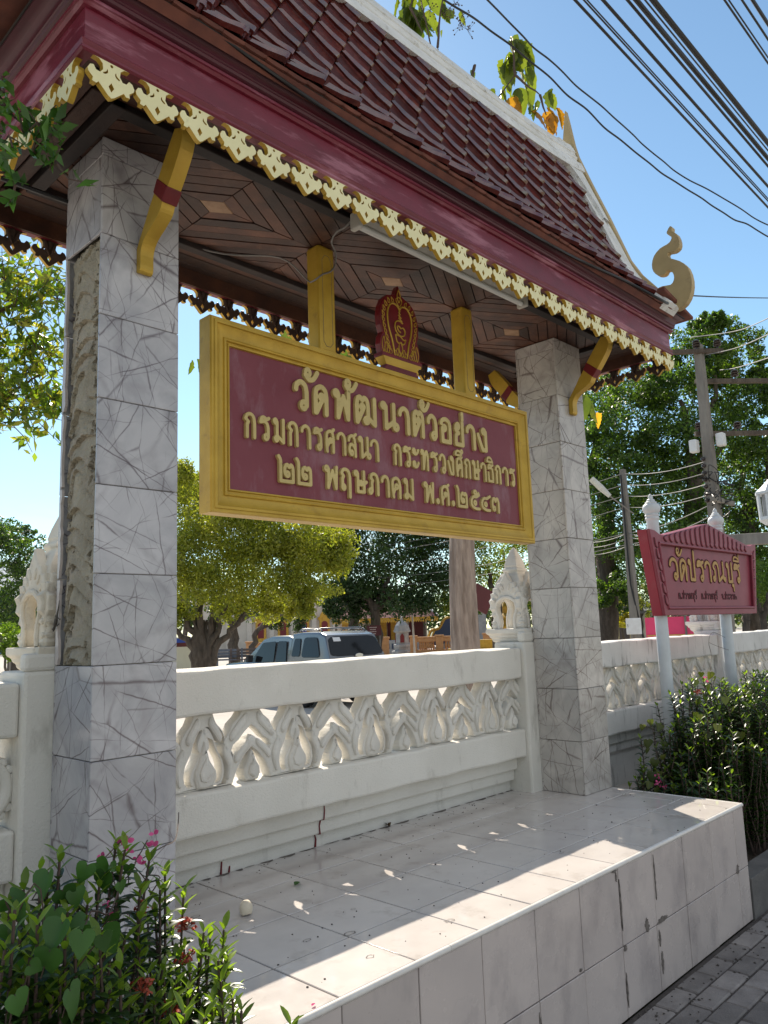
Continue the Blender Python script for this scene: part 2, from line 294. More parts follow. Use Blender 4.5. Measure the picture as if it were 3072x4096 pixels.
ORG = {}
USED = {}
def link(name, data, parent=None):
    o = bpy.data.objects.new(name, data); C.objects.link(o)
    if parent is not None: o.parent = parent
    return o
def tag(o, label, cat, group=None):
    o['label'] = label; o['category'] = cat
    if group: o['group'] = group
    return o
def thing(name, label, cat, loc=(0, 0, 0), rz=0., group=None, world=True):
    # world=True: the parts are given in world coordinates; else in the thing's own coordinates
    o = link(name, None); o.location = loc; o.rotation_euler = (0, 0, rz); o.empty_display_size = .1
    ORG[o.name] = tuple(loc) if world else (0, 0, 0)
    return tag(o, label, cat, group)
def mesh_of(name, mb, mats, smooth=None, weld=False):
    me = bpy.data.meshes.new(name); me.from_pydata(mb.v, [], mb.f)
    for m in (mats if isinstance(mats, (list, tuple)) else [mats]): me.materials.append(MATS[m])
    if any(mb.m): me.polygons.foreach_set('material_index', mb.m)
    bm = bmesh.new(); bm.from_mesh(me)
    if weld: bmesh.ops.remove_doubles(bm, verts=bm.verts, dist=1e-5)
    bmesh.ops.recalc_face_normals(bm, faces=bm.faces); bm.to_mesh(me); bm.free()
    if smooth is not None:
        me.polygons.foreach_set('use_smooth', [True]*len(me.polygons))
        me.set_sharp_from_angle(angle=R(smooth))
    me.update(); return me
def part(name, mb, mats, parent=None, smooth=None, bevel=0., weld=False, label=None, seg=2):
    d = (0, 0, 0)
    if parent is not None: d = ORG.get(parent.name, (0, 0, 0))
    if any(d): mb.shift((-d[0], -d[1], -d[2]))
    o = link(name, mesh_of(name, mb, mats, smooth, weld), parent)
    if parent is not None: ORG[o.name] = d
    if bevel:
        b = o.modifiers.new('bevel', 'BEVEL'); b.width = bevel; b.segments = seg; b.limit_method = 'ANGLE'; b.angle_limit = R(35)
    if label: o['label'] = label
    return o
def solo(name, mb, mats, label, cat, group=None, **k):
    c = np.array(mb.v); lo, hi = c.min(0), c.max(0); base = ((lo[0]+hi[0])/2, (lo[1]+hi[1])/2, lo[2])
    mb.shift((-base[0], -base[1], -base[2]))
    o = part(name, mb, mats, None, **k); o.location = base; return tag(o, label, cat, group)
def struct(name, mb, mats, kind='structure', **k):
    o = part(name, mb, mats, None, **k); o['kind'] = kind; return o
def copy_tree(o, parent=None):
    c = o.copy(); C.objects.link(c); c.parent = parent
    if parent is not None: c.matrix_parent_inverse = o.matrix_parent_inverse.copy()
    ORG[c.name] = ORG.get(o.name, (0, 0, 0))
    for ch in [x for x in bpy.data.objects if x.parent == o]: copy_tree(ch, c)
    return c
def dup(o, loc, rz=None, label=None):
    c = copy_tree(o); c.location = loc
    if rz is not None: c.rotation_euler = (0, 0, rz)
    if label: c['label'] = label
    return c

def smooth(pts, n=5, closed=False):
    # Catmull-Rom through 2D or 3D points
    P = [np.array(p, float) for p in pts]; m = len(P); out = []
    rng = range(m if closed else m-1)
    for i in rng:
        if closed: a, b, c, d = P[(i-1) % m], P[i], P[(i+1) % m], P[(i+2) % m]
        else: a, b, c, d = P[max(i-1, 0)], P[i], P[i+1], P[min(i+2, m-1)]
        for k in range(n):
            t = k/n; out.append(tuple(.5*((2*b)+(-a+c)*t+(2*a-5*b+4*c-d)*t*t+(-a+3*b-3*c+d)*t**3)))
    if not closed: out.append(tuple(P[-1]))
    return out
def mirror(half):  # half outline from the axis (x=0) round the right side and back to the axis
    return list(half) + [(-x, y) for x, y in reversed(half) if x > 1e-6]
def ring(cx, cy, r, n=12, ry=None): return [(cx+r*math.cos(2*math.pi*i/n), cy+(ry or r)*math.sin(2*math.pi*i/n)) for i in range(n)]

def flat(loops, thick, bevel=0., mi=(0, 0, 0), res=1):
    """a plate cut to 2D loops (holes by even-odd), in XZ, centred on y=0, rounded by bevel; mi = material of front (-y), back, edge"""
    cu = bpy.data.curves.new('plate', 'CURVE'); cu.dimensions = '2D'; cu.fill_mode = 'BOTH'
    cu.extrude = max(thick/2-bevel, 1e-4); cu.bevel_depth = bevel; cu.bevel_resolution = res; cu.offset = -bevel
    for lp in loops:
        sp = cu.splines.new('POLY'); sp.points.add(len(lp)-1); sp.use_cyclic_u = True
        for i, p in enumerate(lp): sp.points[i].co = (p[0], p[1], 0, 1)
    ob = bpy.data.objects.new('plate', cu); me = bpy.data.meshes.new_from_object(ob)
    mb = MB(); vs = [(v.co.x, -v.co.z, v.co.y) for v in me.vertices]
    fr, bk, ed = mi
    for p in me.polygons:
        z = p.normal.z; mb.m.append(fr if z > .9 else bk if z < -.9 else ed); mb.f.append(tuple(p.vertices))
    mb.v = vs
    bpy.data.objects.remove(ob); bpy.data.curves.remove(cu); bpy.data.meshes.remove(me)
    return mb

def sweep_rect(prof, x0, x1, y0, y1, mi=0):
    """a moulding (outward offset, z) run round a rectangle with mitred corners"""
    mb = MB(); rings = []
    for sx_, sy_ in ((0, 0), (1, 0), (1, 1), (0, 1)):
        rings.append([((x1+d if sx_ else x0-d), (y1+d if sy_ else y0-d), z) for d, z in prof])
    n = len(prof); vs = [p for r in rings for p in r]; fs = []
    for k in range(4):
        for i in range(n):
            j = (i+1) % n; fs.append((k*n+i, k*n+j, ((k+1) % 4)*n+j, ((k+1) % 4)*n+i))
    return mb.add(vs, fs, mi)

# ------------------------------------------------------------------ stroke lettering
def _seg(L): return [(L[i], L[i+1]) for i in range(len(L)-1)]
def S(*p): return ('s', p)
def L(*p): return ('l', p)
def O(x, y, r): return ('o', (x, y, r))
GLY = {
 'ว': (.62, [S((.06, .66), (.10, .82), (.28, .93), (.47, .84), (.54, .62)), L((.54, .62), (.54, .17)), O(.40, .16, .14)]),
 'ด': (.66, [L((.10, .03), (.10, .60)), S((.10, .60), (.15, .83), (.34, .93), (.51, .83), (.56, .60)), L((.56, .60), (.56, .03)), O(.36, .58, .10), L((.38, .48), (.14, .04))]),
 'พ': (.80, [O(.15, .86, .11), L((.25, .84), (.22, .04), (.47, .80), (.66, .04), (.70, .97))]),
 'ฒ': (.98, [L((.10, .04), (.09, .62)), S((.09, .62), (.13, .86), (.24, .94), (.33, .84), (.42, .94), (.54, .86), (.58, .62)), L((.58, .62), (.58, .22)), O(.33, .60, .095), L((.35, .50), (.12, .04)), O(.50, .14, .11), L((.56, .26), (.87, .04), (.87, .97))]),
 'น': (.78, [O(.14, .86, .105), L((.24, .84), (.24, .05), (.56, .32)), L((.58, .97), (.58, .16)), O(.66, .15, .115)]),
 'า': (.48, [S((.05, .68), (.08, .82), (.22, .93), (.37, .84), (.42, .60)), L((.42, .60), (.42, .03))]),
 'ต': (.68, [L((.10, .04), (.09, .62)), S((.09, .62), (.13, .86), (.25, .94), (.34, .85), (.43, .94), (.55, .86), (.60, .62)), L((.60, .62), (.60, .03)), O(.34, .60, .10), L((.37, .50), (.12, .04))]),
 'อ': (.68, [S((.06, .76), (.14, .88), (.34, .94), (.53, .84), (.58, .60)), L((.58, .60), (.58, .05), (.13, .05), (.13, .55)), O(.24, .58, .11)]),
 'ย': (.66, [O(.25, .80, .11), S((.13, .80), (.12, .62), (.30, .52)), S((.30, .52), (.14, .42), (.11, .22), (.11, .05)), L((.11, .05), (.56, .05), (.56, .96))]),
 'ง': (.60, [O(.37, .84, .11), L((.48, .82), (.48, .05), (.28, .05), (.06, .66))]),
 'ก': (.62, [L((.14, .03), (.14, .52), (.21, .63), (.06, .74)), S((.06, .74), (.14, .90), (.31, .95), (.47, .85), (.53, .60)), L((.53, .60), (.53, .03))]),
 'ร': (.60, [S((.07, .72), (.12, .88), (.24, .93), (.42, .87), (.54, .92)), S((.07, .72), (.26, .76), (.42, .70), (.49, .52)), L((.49, .52), (.49, .15)), O(.38, .14, .12)]),
 'ม': (.74, [O(.14, .87, .105), L((.24, .85), (.24, .2)), O(.19, .15, .11), L((.26, .28), (.62, .04), (.62, .97))]),
 'ศ': (.66, [L((.14, .03), (.10, .35), (.10, .58)), S((.10, .58), (.14, .82), (.33, .93), (.50, .83), (.55, .58)), L((.55, .58), (.55, .03)), O(.35, .52, .10), L((.28, .44), (.14, .24)), L((.44, .90), (.58, 1.02))]),
 'ค': (.66, [L((.16, .03), (.11, .35), (.10, .58)), S((.10, .58), (.14, .82), (.33, .93), (.50, .83), (.56, .58)), L((.56, .58), (.56, .03)), O(.35, .53, .11), L((.28, .44), (.16, .22))]),
 'ส': (.62, [S((.06, .70), (.13, .87), (.30, .93), (.44, .82), (.50, .58)), L((.50, .58), (.52, .03)), O(.24, .16, .11), S((.12, .18), (.10, .38), (.20, .54), (.36, .50), (.50, .34)), L((.40, .90), (.55, 1.02))]),
 'ะ': (.58, [O(.16, .84, .11), S((.10, .74), (.26, .68), (.42, .74), (.52, .90)), O(.16, .22, .11), S((.10, .12), (.26, .06), (.42, .12), (.52, .28))]),
 'ท': (.66, [O(.14, .86, .11), L((.24, .84), (.22, .04)), S((.24, .10), (.36, .66), (.47, .93), (.57, .76), (.58, .50)), L((.58, .50), (.58, .03))]),
 'ษ': (.74, [O(.14, .86, .105), L((.24, .84), (.23, .05), (.58, .05), (.58, .97)), O(.40, .46, .08), S((.36, .38), (.50, .38), (.72, .52))]),
 'ธ': (.64, [S((.09, .72), (.14, .88), (.26, .93), (.42, .88), (.56, .93)), S((.09, .72), (.30, .76), (.48, .70), (.54, .52)), L((.54, .52), (.54, .05), (.11, .05), (.10, .50))]),
 'ฤ': (.66, [O(.17, .15, .12), L((.10, .2), (.10, .54), (.18, .64), (.05, .76)), S((.05, .76), (.14, .91), (.32, .95), (.49, .85), (.56, .60)), L((.56, .60), (.56, -.25))]),
 'ภ': (.76, [O(.14, .15, .12), L((.25, .15), (.24, .54), (.30, .64), (.16, .75)), S((.16, .75), (.24, .91), (.42, .95), (.58, .85), (.65, .60)), L((.65, .60), (.65, .03))]),
 'ั': (.9, [O(.22, .34, .17), S((.08, .22), (.28, .04), (.55, .10), (.80, .42))]),
 '่': (.2, [L((.1, 0), (.1, .5))]),
 'ิ': (.9, [S((.04, .06), (.16, .30), (.42, .38), (.68, .26), (.84, .02)), L((.04, .06), (.84, .02))]),
 'ึ': (.9, [S((.04, .06), (.16, .30), (.42, .36), (.62, .24), (.74, .02)), L((.04, .06), (.74, .02)), O(.78, .34, .13)]),
 'ี': (.9, [S((.04, .06), (.16, .30), (.42, .36), (.68, .24), (.80, .02)), L((.04, .06), (.80, .02), (.84, .52))]),
 'ุ': (.3, [O(.12, -.10, .06), L((.20, -.06), (.20, -.36))]),
 '.': (.28, [O(.14, .13, .10)]),
 '๒': (.98, [S((.02, 1.36), (.12, 1.18), (.13, .9)), L((.13, .9), (.13, .08), (.90, .08), (.90, .55)), S((.90, .55), (.88, .85), (.77, .97), (.66, .84), (.54, .97), (.40, .84), (.38, .55), (.50, .36), (.64, .40)), O(.55, .48, .13)]),
 '๕': (.98, [L((.90, .06), (.52, .06)), S((.52, .06), (.18, .22), (.12, .56), (.34, .84), (.60, .84), (.90, 1.0)), O(.48, .44, .14), O(.52, 1.14, .14), S((.60, 1.02), (.72, .94), (.84, 1.12))]),
 '๔': (.98, [L((.90, .06), (.52, .06)), S((.52, .06), (.18, .22), (.12, .56), (.34, .84), (.60, .84), (.94, 1.02)), O(.48, .44, .14)]),
 '๓': (.92, [O(.28, .24, .15), S((.14, .30), (.10, .62), (.20, .90), (.34, .93), (.46, .74), (.56, .93), (.70, .92), (.82, .64)), L((.82, .64), (.82, .03))]),
 'ป': (.72, [O(.14, .86, .10), L((.23, .84), (.22, .05), (.58, .05), (.58, 1.36))]),
 'บ': (.72, [O(.14, .86, .10), L((.23, .84), (.22, .05), (.58, .05), (.58, .97))]),
 'ณ': (.98, [O(.12, .15, .10), L((.20, .15), (.20, .58)), S((.20, .58), (.10, .74), (.22, .92), (.38, .90), (.46, .62)), L((.46, .62), (.46, .05), (.76, .30)), L((.80, .97), (.80, .16)), O(.88, .15, .09)]),
 'จ': (.62, [S((.06, .70), (.14, .88), (.34, .93), (.50, .80), (.54, .52)), L((.54, .52), (.50, .05)), O(.28, .42, .11), L((.34, .34), (.50, .05))]),
 'ฯ': (.46, [O(.12, .5, .08), S((.12, .42), (.26, .40), (.36, .52)), L((.36, .52), (.36, .08))]),
}
def glyph_loops(ch, x0, x1, zb, h, sw, lw=1.0, res=.03):
    """outline loops of one letter drawn as strokes of width sw, filling x0..x1 on a baseline zb, body height h"""
    w, strokes = GLY[ch]
    kx = (x1-x0-sw)/max(w-.10, .05)
    T = lambda p: (x0+sw/2+(p[0]-.05)*kx, zb+p[1]*h)
    segs = []
    for kd, p in strokes:
        if kd == 'o':
            rr = p[2]*h*.78; c = T((p[0], p[1])); pts = [(c[0]+rr*min(1.15, max(.8, kx/h*1.0))*math.cos(2*math.pi*i/14), c[1]+rr*1.15*math.sin(2*math.pi*i/14)) for i in range(15)]; ww = .85
        else:
            pts = [T(q) for q in (smooth(p, 5) if kd == 's' else p)]; ww = 1.
        segs += [(a[0], a[1], b[0], b[1], ww) for a, b in _seg(pts)]
    A = np.array(segs); st = h*res
    gx = np.arange(A[:, [0, 2]].min()-sw, A[:, [0, 2]].max()+sw, st); gz = np.arange(A[:, [1, 3]].min()-sw, A[:, [1, 3]].max()+sw, st)
    X, Z = np.meshgrid(gx, gz, indexing='ij'); D = np.full(X.shape, 1e9)
    for a, b, c, d, ww in segs:
        dx, dz = c-a, d-b; l2 = dx*dx+dz*dz+1e-12; t = np.clip(((X-a)*dx+(Z-b)*dz)/l2, 0, 1)
        D = np.minimum(D, np.hypot(X-a-t*dx, Z-b-t*dz)-sw/2*ww)
    return contour(gx, gz, D)
def contour(gx, gz, D):
    nx, nz = D.shape; nxt = {}; pos = {}
    def pt(i, j, e):
        if e == 0: k = ('h', i, j); a, b = D[i, j], D[i+1, j]; q = (gx[i]+(gx[i+1]-gx[i])*a/(a-b), gz[j])
        elif e == 1: k = ('v', i+1, j); a, b = D[i+1, j], D[i+1, j+1]; q = (gx[i+1], gz[j]+(gz[j+1]-gz[j])*a/(a-b))
        elif e == 2: k = ('h', i, j+1); a, b = D[i, j+1], D[i+1, j+1]; q = (gx[i]+(gx[i+1]-gx[i])*a/(a-b), gz[j+1])
        else: k = ('v', i, j); a, b = D[i, j], D[i, j+1]; q = (gx[i], gz[j]+(gz[j+1]-gz[j])*a/(a-b))
        pos[k] = q; return k
    tab = {1: [(0, 3)], 2: [(1, 0)], 3: [(1, 3)], 4: [(2, 1)], 5: [(0, 3), (2, 1)], 6: [(2, 0)], 7: [(2, 3)], 8: [(3, 2)], 9: [(0, 2)], 10: [(1, 0), (3, 2)], 11: [(1, 2)], 12: [(3, 1)], 13: [(0, 1)], 14: [(3, 0)]}
    I = (D < 0).astype(int); code = I[:-1, :-1]+2*I[1:, :-1]+4*I[1:, 1:]+8*I[:-1, 1:]
    for i, j in zip(*np.nonzero((code > 0) & (code < 15))):
        for a, b in tab[int(code[i, j])]: nxt[pt(i, j, a)] = pt(i, j, b)
    loops = []
    while nxt:
        k0, k = next(iter(nxt.items())); del nxt[k0]; lp = [pos[k0]]
        while k != k0 and k in nxt: lp.append(pos[k]); k = nxt.pop(k)
        # drop nearly straight points
        out = []
        for i, p in enumerate(lp):
            a, c = lp[i-1], lp[(i+1) % len(lp)]
            if abs((p[0]-a[0])*(c[1]-a[1])-(p[1]-a[1])*(c[0]-a[0])) > 2e-3*abs(gx[1]-gx[0])*math.hypot(c[0]-a[0], c[1]-a[1]): out.append(p)
        if len(out) > 4: loops.append(out)
    return loops

# ------------------------------------------------------------------ foliage
def leaves_mesh(name, P, size, seed, mats, parent=None, aspect=.42, droop=0., fold=.25, probs=None, label=None, Nrm=None):
    """one small folded leaf (two triangles pairs) at every point of P"""
    rng = np.random.default_rng(seed); P = np.asarray(P, float); n = len(P)
    if parent is not None: P = P-np.array(ORG.get(parent.name, (0, 0, 0)))
    a = rng.normal(size=(n, 3)); a[:, 2] -= droop; a /= np.linalg.norm(a, axis=1)[:, None]
    b = rng.normal(size=(n, 3)) if Nrm is None else Nrm+.6*rng.normal(size=(n, 3))
    b = np.cross(a, b); b /= np.linalg.norm(b, axis=1)[:, None]; c = np.cross(a, b)
    s = size*rng.uniform(.65, 1.3, n)[:, None]
    V = np.empty((n, 4, 3)); V[:, 0] = P-a*s*.5; V[:, 1] = P+b*s*aspect*.5+c*s*fold*.25; V[:, 2] = P+a*s*.5; V[:, 3] = P-b*s*aspect*.5+c*s*fold*.25
    me = bpy.data.meshes.new(name); me.vertices.add(n*4); me.vertices.foreach_set('co', V.reshape(-1))
    me.loops.add(n*4); me.loops.foreach_set('vertex_index', np.arange(n*4)); me.polygons.add(n); me.polygons.foreach_set('loop_start', np.arange(n)*4)
    for m in mats: me.materials.append(MATS[m])
    if len(mats) > 1: me.polygons.foreach_set('material_index', rng.choice(len(mats), n, p=probs).astype(np.int32))
    me.update(calc_edges=True); me.validate()
    o = link(name, me, parent)
    if parent is not None: ORG[o.name] = ORG.get(parent.name, (0, 0, 0))
    if label: o['label'] = label
    return o
def clump_points(clumps, per, seed, shell=.45, sub=9, sr=.34):
    """leaf positions: every clump (centre, radii) carries smaller tufts near its surface, so gaps show between tufts"""
    rng = np.random.default_rng(seed); out = []
    for (c, r) in clumps:
        c = np.array(c, float); r = np.array(r if hasattr(r, '__len__') else (r, r, r), float)
        d = rng.normal(size=(sub, 3)); d /= np.linalg.norm(d, axis=1)[:, None]
        tc_ = c+d*r*rng.uniform(shell, 1., sub)[:, None]
        k = per//sub
        for t in tc_:
            an = rng.uniform(.55, 1.5, 3); q = rng.normal(size=(k, 3)); q /= np.linalg.norm(q, axis=1)[:, None]
            out.append(t+q*(r*sr*an)*(rng.uniform(.15, 1, k)**.5)[:, None])
    return np.concatenate(out)
def at(u, v, d):
    """the point seen at photo pixel (u, v), d metres away horizontally"""
    w = _f*F+(u-1536)*_r-(v-2048)*_u; return CAM+w*(d/math.hypot(w[0], w[1]))
ZG = -.70
def ground_at(u, d, z=ZG):
    p = at(u, 2500, d); return (float(p[0]), float(p[1]), z)
def facing(u, d=1): # heading so that local -y looks at the camera
    p = at(u, 2500, 10)-CAM; return math.atan2(p[1], p[0])-math.pi/2
def branch(mb, a, b, r0, r1, seed, wob=.08, n=6, k=7):
    rng = random.Random(seed); a, b = Vector(a), Vector(b); L_ = (b-a).length; pts = []; rr = []
    for i in range(n+1):
        t = i/n; w = wob*L_*math.sin(t*math.pi)
        pts.append(a.lerp(b, t)+Vector((rng.uniform(-w, w), rng.uniform(-w, w), rng.uniform(-w, w)*.5))); rr.append(r0+(r1-r0)*t)
    mb.tube(pts, rr, k); return pts
# ================================================================== large structure: ground
gb = MB(); gb.add([(-3000, -3000, -.74), (3000, -3000, -.74), (3000, 3000, -.74), (-3000, 3000, -.74)], [(0, 1, 2, 3)]); struct('ground', gb, 'far_ground')
gb = MB(); gb.box(-60, 160, .02, 160, -.73, ZG); struct('temple_yard', gb, 'yard')
gb = MB(); gb.box(-14, 30, -4.2, -1.215, -.72, -.5895); struct('pavement_bed', gb, 'sand_joint')
gb = MB(); gb.box(-200, 200, -16, -4.2, -.80, -.70); struct('road', gb, 'road_concrete')
pv = MB(); rng = random.Random(3)
for j in range(0, 16):
    for i in range(0, 40):
        x = -1.2+i*.204+(j % 2)*.102; y = -1.235-(j+1)*.104; t = rng.uniform(-.0025, .0025)
        pv.box(x+.004, x+.200, y+.004, y+.100, -.62, -.582+t)
struct('pavement', pv, 'paver', bevel=.006, seg=1)
kb = MB()
for i in range(8): kb.box(3.285+i*1.0, 4.279+i*1.0, -1.22, -1.10, -.60, -.385)
for i in range(8): kb.box(-.985-i*1.0+.98, -.01-i*1.0+.0, -1.86, -1.74, -.60, -.385)
struct('kerb', kb, 'kerb_concrete', bevel=.012)
sb = MB(); sb.box(3.28, 11.3, -1.10, -.45, -.6, -.43); sb.box(-8, -.005, -1.74, -.01, -.6, -.44); struct('planting_bed', sb, 'soil')
sb = MB()
for i in range(26):
    sb.box(3.282+i*.305, 3.583+i*.305, -.448, -.147, -.35, -.18)
    sb.box(3.282+i*.305, 3.583+i*.305, -.144, .0, -.35, -.18)
struct('path', sb, 'floor_tile')

# ================================================================== tiled platform
T0 = (1.64, -.6, -.582)
pt = thing('tiled_platform', 'low platform of glossy beige tiles under the hanging sign', 'platform', T0)
cb = MB(); cb.box(.006, 3.262, -1.208, -.002, -.582, -.006); part('core', cb, 'grout', pt)
GX = [.006, .045, .357, .668, .975, 1.283, 1.588, 1.890, 2.192, 2.502, 2.818, 3.130, 3.268]
GY = [-1.208, -.916, -.601, -.295, -.003]
fb = MB(); rng = random.Random(5)
for i in range(len(GX)-1):
    for j in range(4):
        if j == 3 and i == len(GX)-2: pass
        fb.box(GX[i]+.003, GX[i+1]-.003, GY[j]+.003, GY[j+1]-.003, -.012, rng.uniform(-.0006, .0006))
part('floor_tiles', fb, 'floor_tile', pt, bevel=.0018, seg=1)
fb = MB()
for i in range(len(GX)-1):
    fb.box(GX[i]+.002, GX[i+1]-.002, -1.2165+rng.uniform(-.001, .001), -1.200, -.3135, -.017); fb.box(GX[i]+.002, GX[i+1]-.002, -1.2165+rng.uniform(-.001, .001), -1.200, -.582, -.3175)
for i in range(4):
    fb.box(3.25, 3.2725, GY[i]+.002, GY[i+1]-.002, -.3135, -.017); fb.box(3.25, 3.2725, GY[i]+.002, GY[i+1]-.002, -.582, -.3175)
    fb.box(.0, .02, GY[i]+.002, GY[i+1]-.002, -.3135, -.017); fb.box(.0, .02, GY[i]+.002, GY[i+1]-.002, -.582, -.3175)
part('front_tiles', fb, 'front_tile', pt, bevel=.0018, seg=1)
nb = MB()
def nose(a, b):  # rounded white edging strip
    d = Vector(b)-Vector(a); n_ = max(1, round(d.length/.9))
    for k in range(n_): nb.tube([Vector(a)+d*(k/n_)+d.normalized()*.001, Vector(a)+d*((k+1)/n_)-d.normalized()*.001], .0105, 10)
nose((.0, -1.211, -.0085), (3.272, -1.211, -.0085)); nose((3.265, -1.205, -.0085), (3.265, -.46, -.0085))
part('edge_trim', nb, 'tile_trim', pt, smooth=50)
# broken mortar smears on the tile joints
rng = random.Random(8); db = MB()
def smear(x, z, w, h, y=-1.2185, sd=1):
    r_ = random.Random(sd); n = 30; lp = [(x+w*math.cos(2*math.pi*k/n)*r_.uniform(.35, 1.2), z+h*math.sin(2*math.pi*k/n)*r_.uniform(.55, 1.15)) for k in range(n)]
    db = MB(); db.extrude(lp, y-.0012, y+.004, 'y'); part('mortar_stain', db, 'dirt_stain', pt)
for k, (x, z, w, h) in enumerate([(1.893, -.16, .006, .09), (2.205, -.13, .007, .09), (2.24, -.305, .05, .012), (2.10, -.29, .02, .028), (1.905, -.325, .012, .012), (2.206, -.375, .009, .035), (2.215, -.47, .011, .045), (1.895, -.48, .006, .06), (3.12, -.30, .022, .022), (1.275, -.42, .010, .07), (1.30, -.53, .016, .05), (1.87, -.045, .006, .018), (1.86, -.02, .02, .006), (1.56, -.30, .01, .006)]): smear(x, z, w, h, sd=k)

# ================================================================== balustrade wall
def flame_parts():
    fl = MB()
    half = [(0, .668), (.045, .668), (.062, .628), (.088, .600), (.108, .560), (.104, .530), (.140, .505), (.150, .478), (.137, .462), (.150, .430), (.140, .395), (.112, .372), (0, .372)]
    hole = [(.006, .600), (.026, .560), (.028, .530), (.018, .512), (.036, .475), (.060, .440), (.064, .410), (.054, .392), (.078, .392), (.090, .430), (.082, .475), (.058, .515), (.045, .555), (.018, .602)]
    out = smooth([(x, z) for x, z in half[1:-1]], 3)
    lp = [(0, .668)]+[p for p in out]+[(0, .372)]
    o = flat([mirror([(x, z) for x, z in lp]), smooth(hole, 2, True), [(-x, z) for x, z in smooth(hole, 2, True)]], .064, .007, res=1); fl.join(o)
    bud = [(0, .565), (.014, .520), (.024, .485), (.044, .448), (.048, .415), (.036, .380), (0, .372)]
    b = flat([mirror(bud)], .105, .022, res=2); fl.join(b)
    bud2 = [(0, .500), (.018, .470), (.032, .44), (.026, .41), (0, .40)]
    fl.join(flat([mirror(bud2)], .122, .008, res=1))
    for s in (-1, 1): # raised petals
        pet = smooth([(s*.030, .655), (s*.056, .625), (s*.085, .575), (s*.072, .55), (s*.045, .585), (s*.020, .625)], 3, True); fl.join(flat([pet], .096, .014, res=2))
        pet = smooth([(s*.098, .54), (s*.128, .50), (s*.135, .455), (s*.120, .40), (s*.108, .40), (s*.112, .45), (s*.09, .50)], 3, True); fl.join(flat([pet], .094, .012, res=2))
    return fl.shift((0, -.058, 0))
def arch_parts():
    ar = MB()
    o1 = [(0, .668), (.045, .668), (.066, .640), (.098, .615), (.112, .585), (.136, .555), (.140, .525), (.116, .490), (.102, .504), (.092, .528), (.064, .545), (.036, .574), (0, .602)]
    ar.join(flat([mirror(o1)], .062, .009, res=1))
    o2 = [(0, .562), (.020, .550), (.045, .522), (.085, .500), (.110, .470), (.112, .435), (.130, .400), (.136, .372), (.098, .372), (.084, .41), (.062, .452), (.030, .487), (0, .510)]
    ar.join(flat([mirror(o2)], .068, .009, res=1))
    bud = [(0, .503), (.012, .485), (.022, .455), (.042, .425), (.044, .398), (.032, .372), (0, .370)]
    ar.join(flat([mirror(bud)], .08, .020, res=2))
    bud2 = [(0, .455), (.022, .43), (.026, .405), (0, .385)]; ar.join(flat([mirror(bud2)], .11, .012, res=2))
    for s in (-1, 1):
        pet = smooth([(s*.030, .655), (s*.075, .62), (s*.115, .57), (s*.105, .545), (s*.07, .575), (s*.03, .615)], 3, True); ar.join(flat([pet], .092, .013, res=2))
        pet = smooth([(s*.022, .545), (s*.06, .52), (s*.095, .48), (s*.085, .455), (s*.055, .485), (s*.02, .52)], 3, True); ar.join(flat([pet], .098, .012, res=2))
    return ar.shift((0, -.058, 0))
MESH_FL = MESH_AR = None
def wall_bay(x0, x1, label, mt, first, ball=None, foot=-.582, stop=99):
    global MESH_FL, MESH_AR
    t = thing('balustrade_wall', label, 'wall', ((x0+x1)/2, -.05, foot), 0, 'bays of the white balustrade wall')
    b = MB(); rngw = random.Random(int(x0*10)); n = 24
    def beam(z0, z1, ya, yb, jit=.004):
        rings = []
        for i in range(n+1):
            x = x0+(x1-x0)*i/n; e = [rngw.uniform(-jit, jit) for _ in range(4)]
            rings.append([(x, ya, z0+e[0]), (x, yb, z0+e[1]), (x, yb, z1+e[2]), (x, ya, z1-.004+e[3])])
        b.loft(rings)
    beam(.668, .852, -.133, .035)
    part('rail', b, mt, t, bevel=.012)
    b = MB(); n = 24; beam(.207, .374, -.133, .035); part('ledge', b, mt, t, bevel=.012)
    b = MB(); b.box(x0, x1, -.062, .03, .128, .2065); b.box(x0, x1, -.034, .03, .062, .1275); b.box(x0, x1, 0, .03, foot, .0615); part('dado', b, mt, t, bevel=.008)
    if ball: ball(t)
    x = first
    for k in range(60):
        xx = first+.2395*k
        if xx > min(x1-.05, stop): break
        me = (MESH_FL, MESH_AR)[k % 2]
        if me is None:
            o = part('flame_baluster' if k % 2 == 0 else 'arch_baluster', flame_parts() if k % 2 == 0 else arch_parts(), 'clean_stucco' if mt == 'plaster' else 'stained_plaster', None, smooth=26)
            if k % 2 == 0: MESH_FL = o.data
            else: MESH_AR = o.data
        else: o = link('flame_baluster' if k % 2 == 0 else 'arch_baluster', me)
        o.parent = t; o.location = (xx-ORG[t.name][0], .05, -ORG[t.name][2])
    return t
def crack(t):
    c = MB(); c.tube([(1.306, -.004, 0.002), (1.310, -.004, .035), (1.302, -.006, .06), (1.308, -.038, .064), (1.304, -.038, .10), (1.312, -.038, .125), (1.309, -.066, .130), (1.314, -.066, .17), (1.312, -.066, .2)], [.005, .004, .0035, .004, .003, .004, .003, .003, .002], 5)
    for x in (.79, .83): c.tube([(x, -.003, .0), (x+.004, -.003, .05 if x < .8 else .025)], [.005, .003], 5)
    part('wall_crack', c, 'temple_red', t)
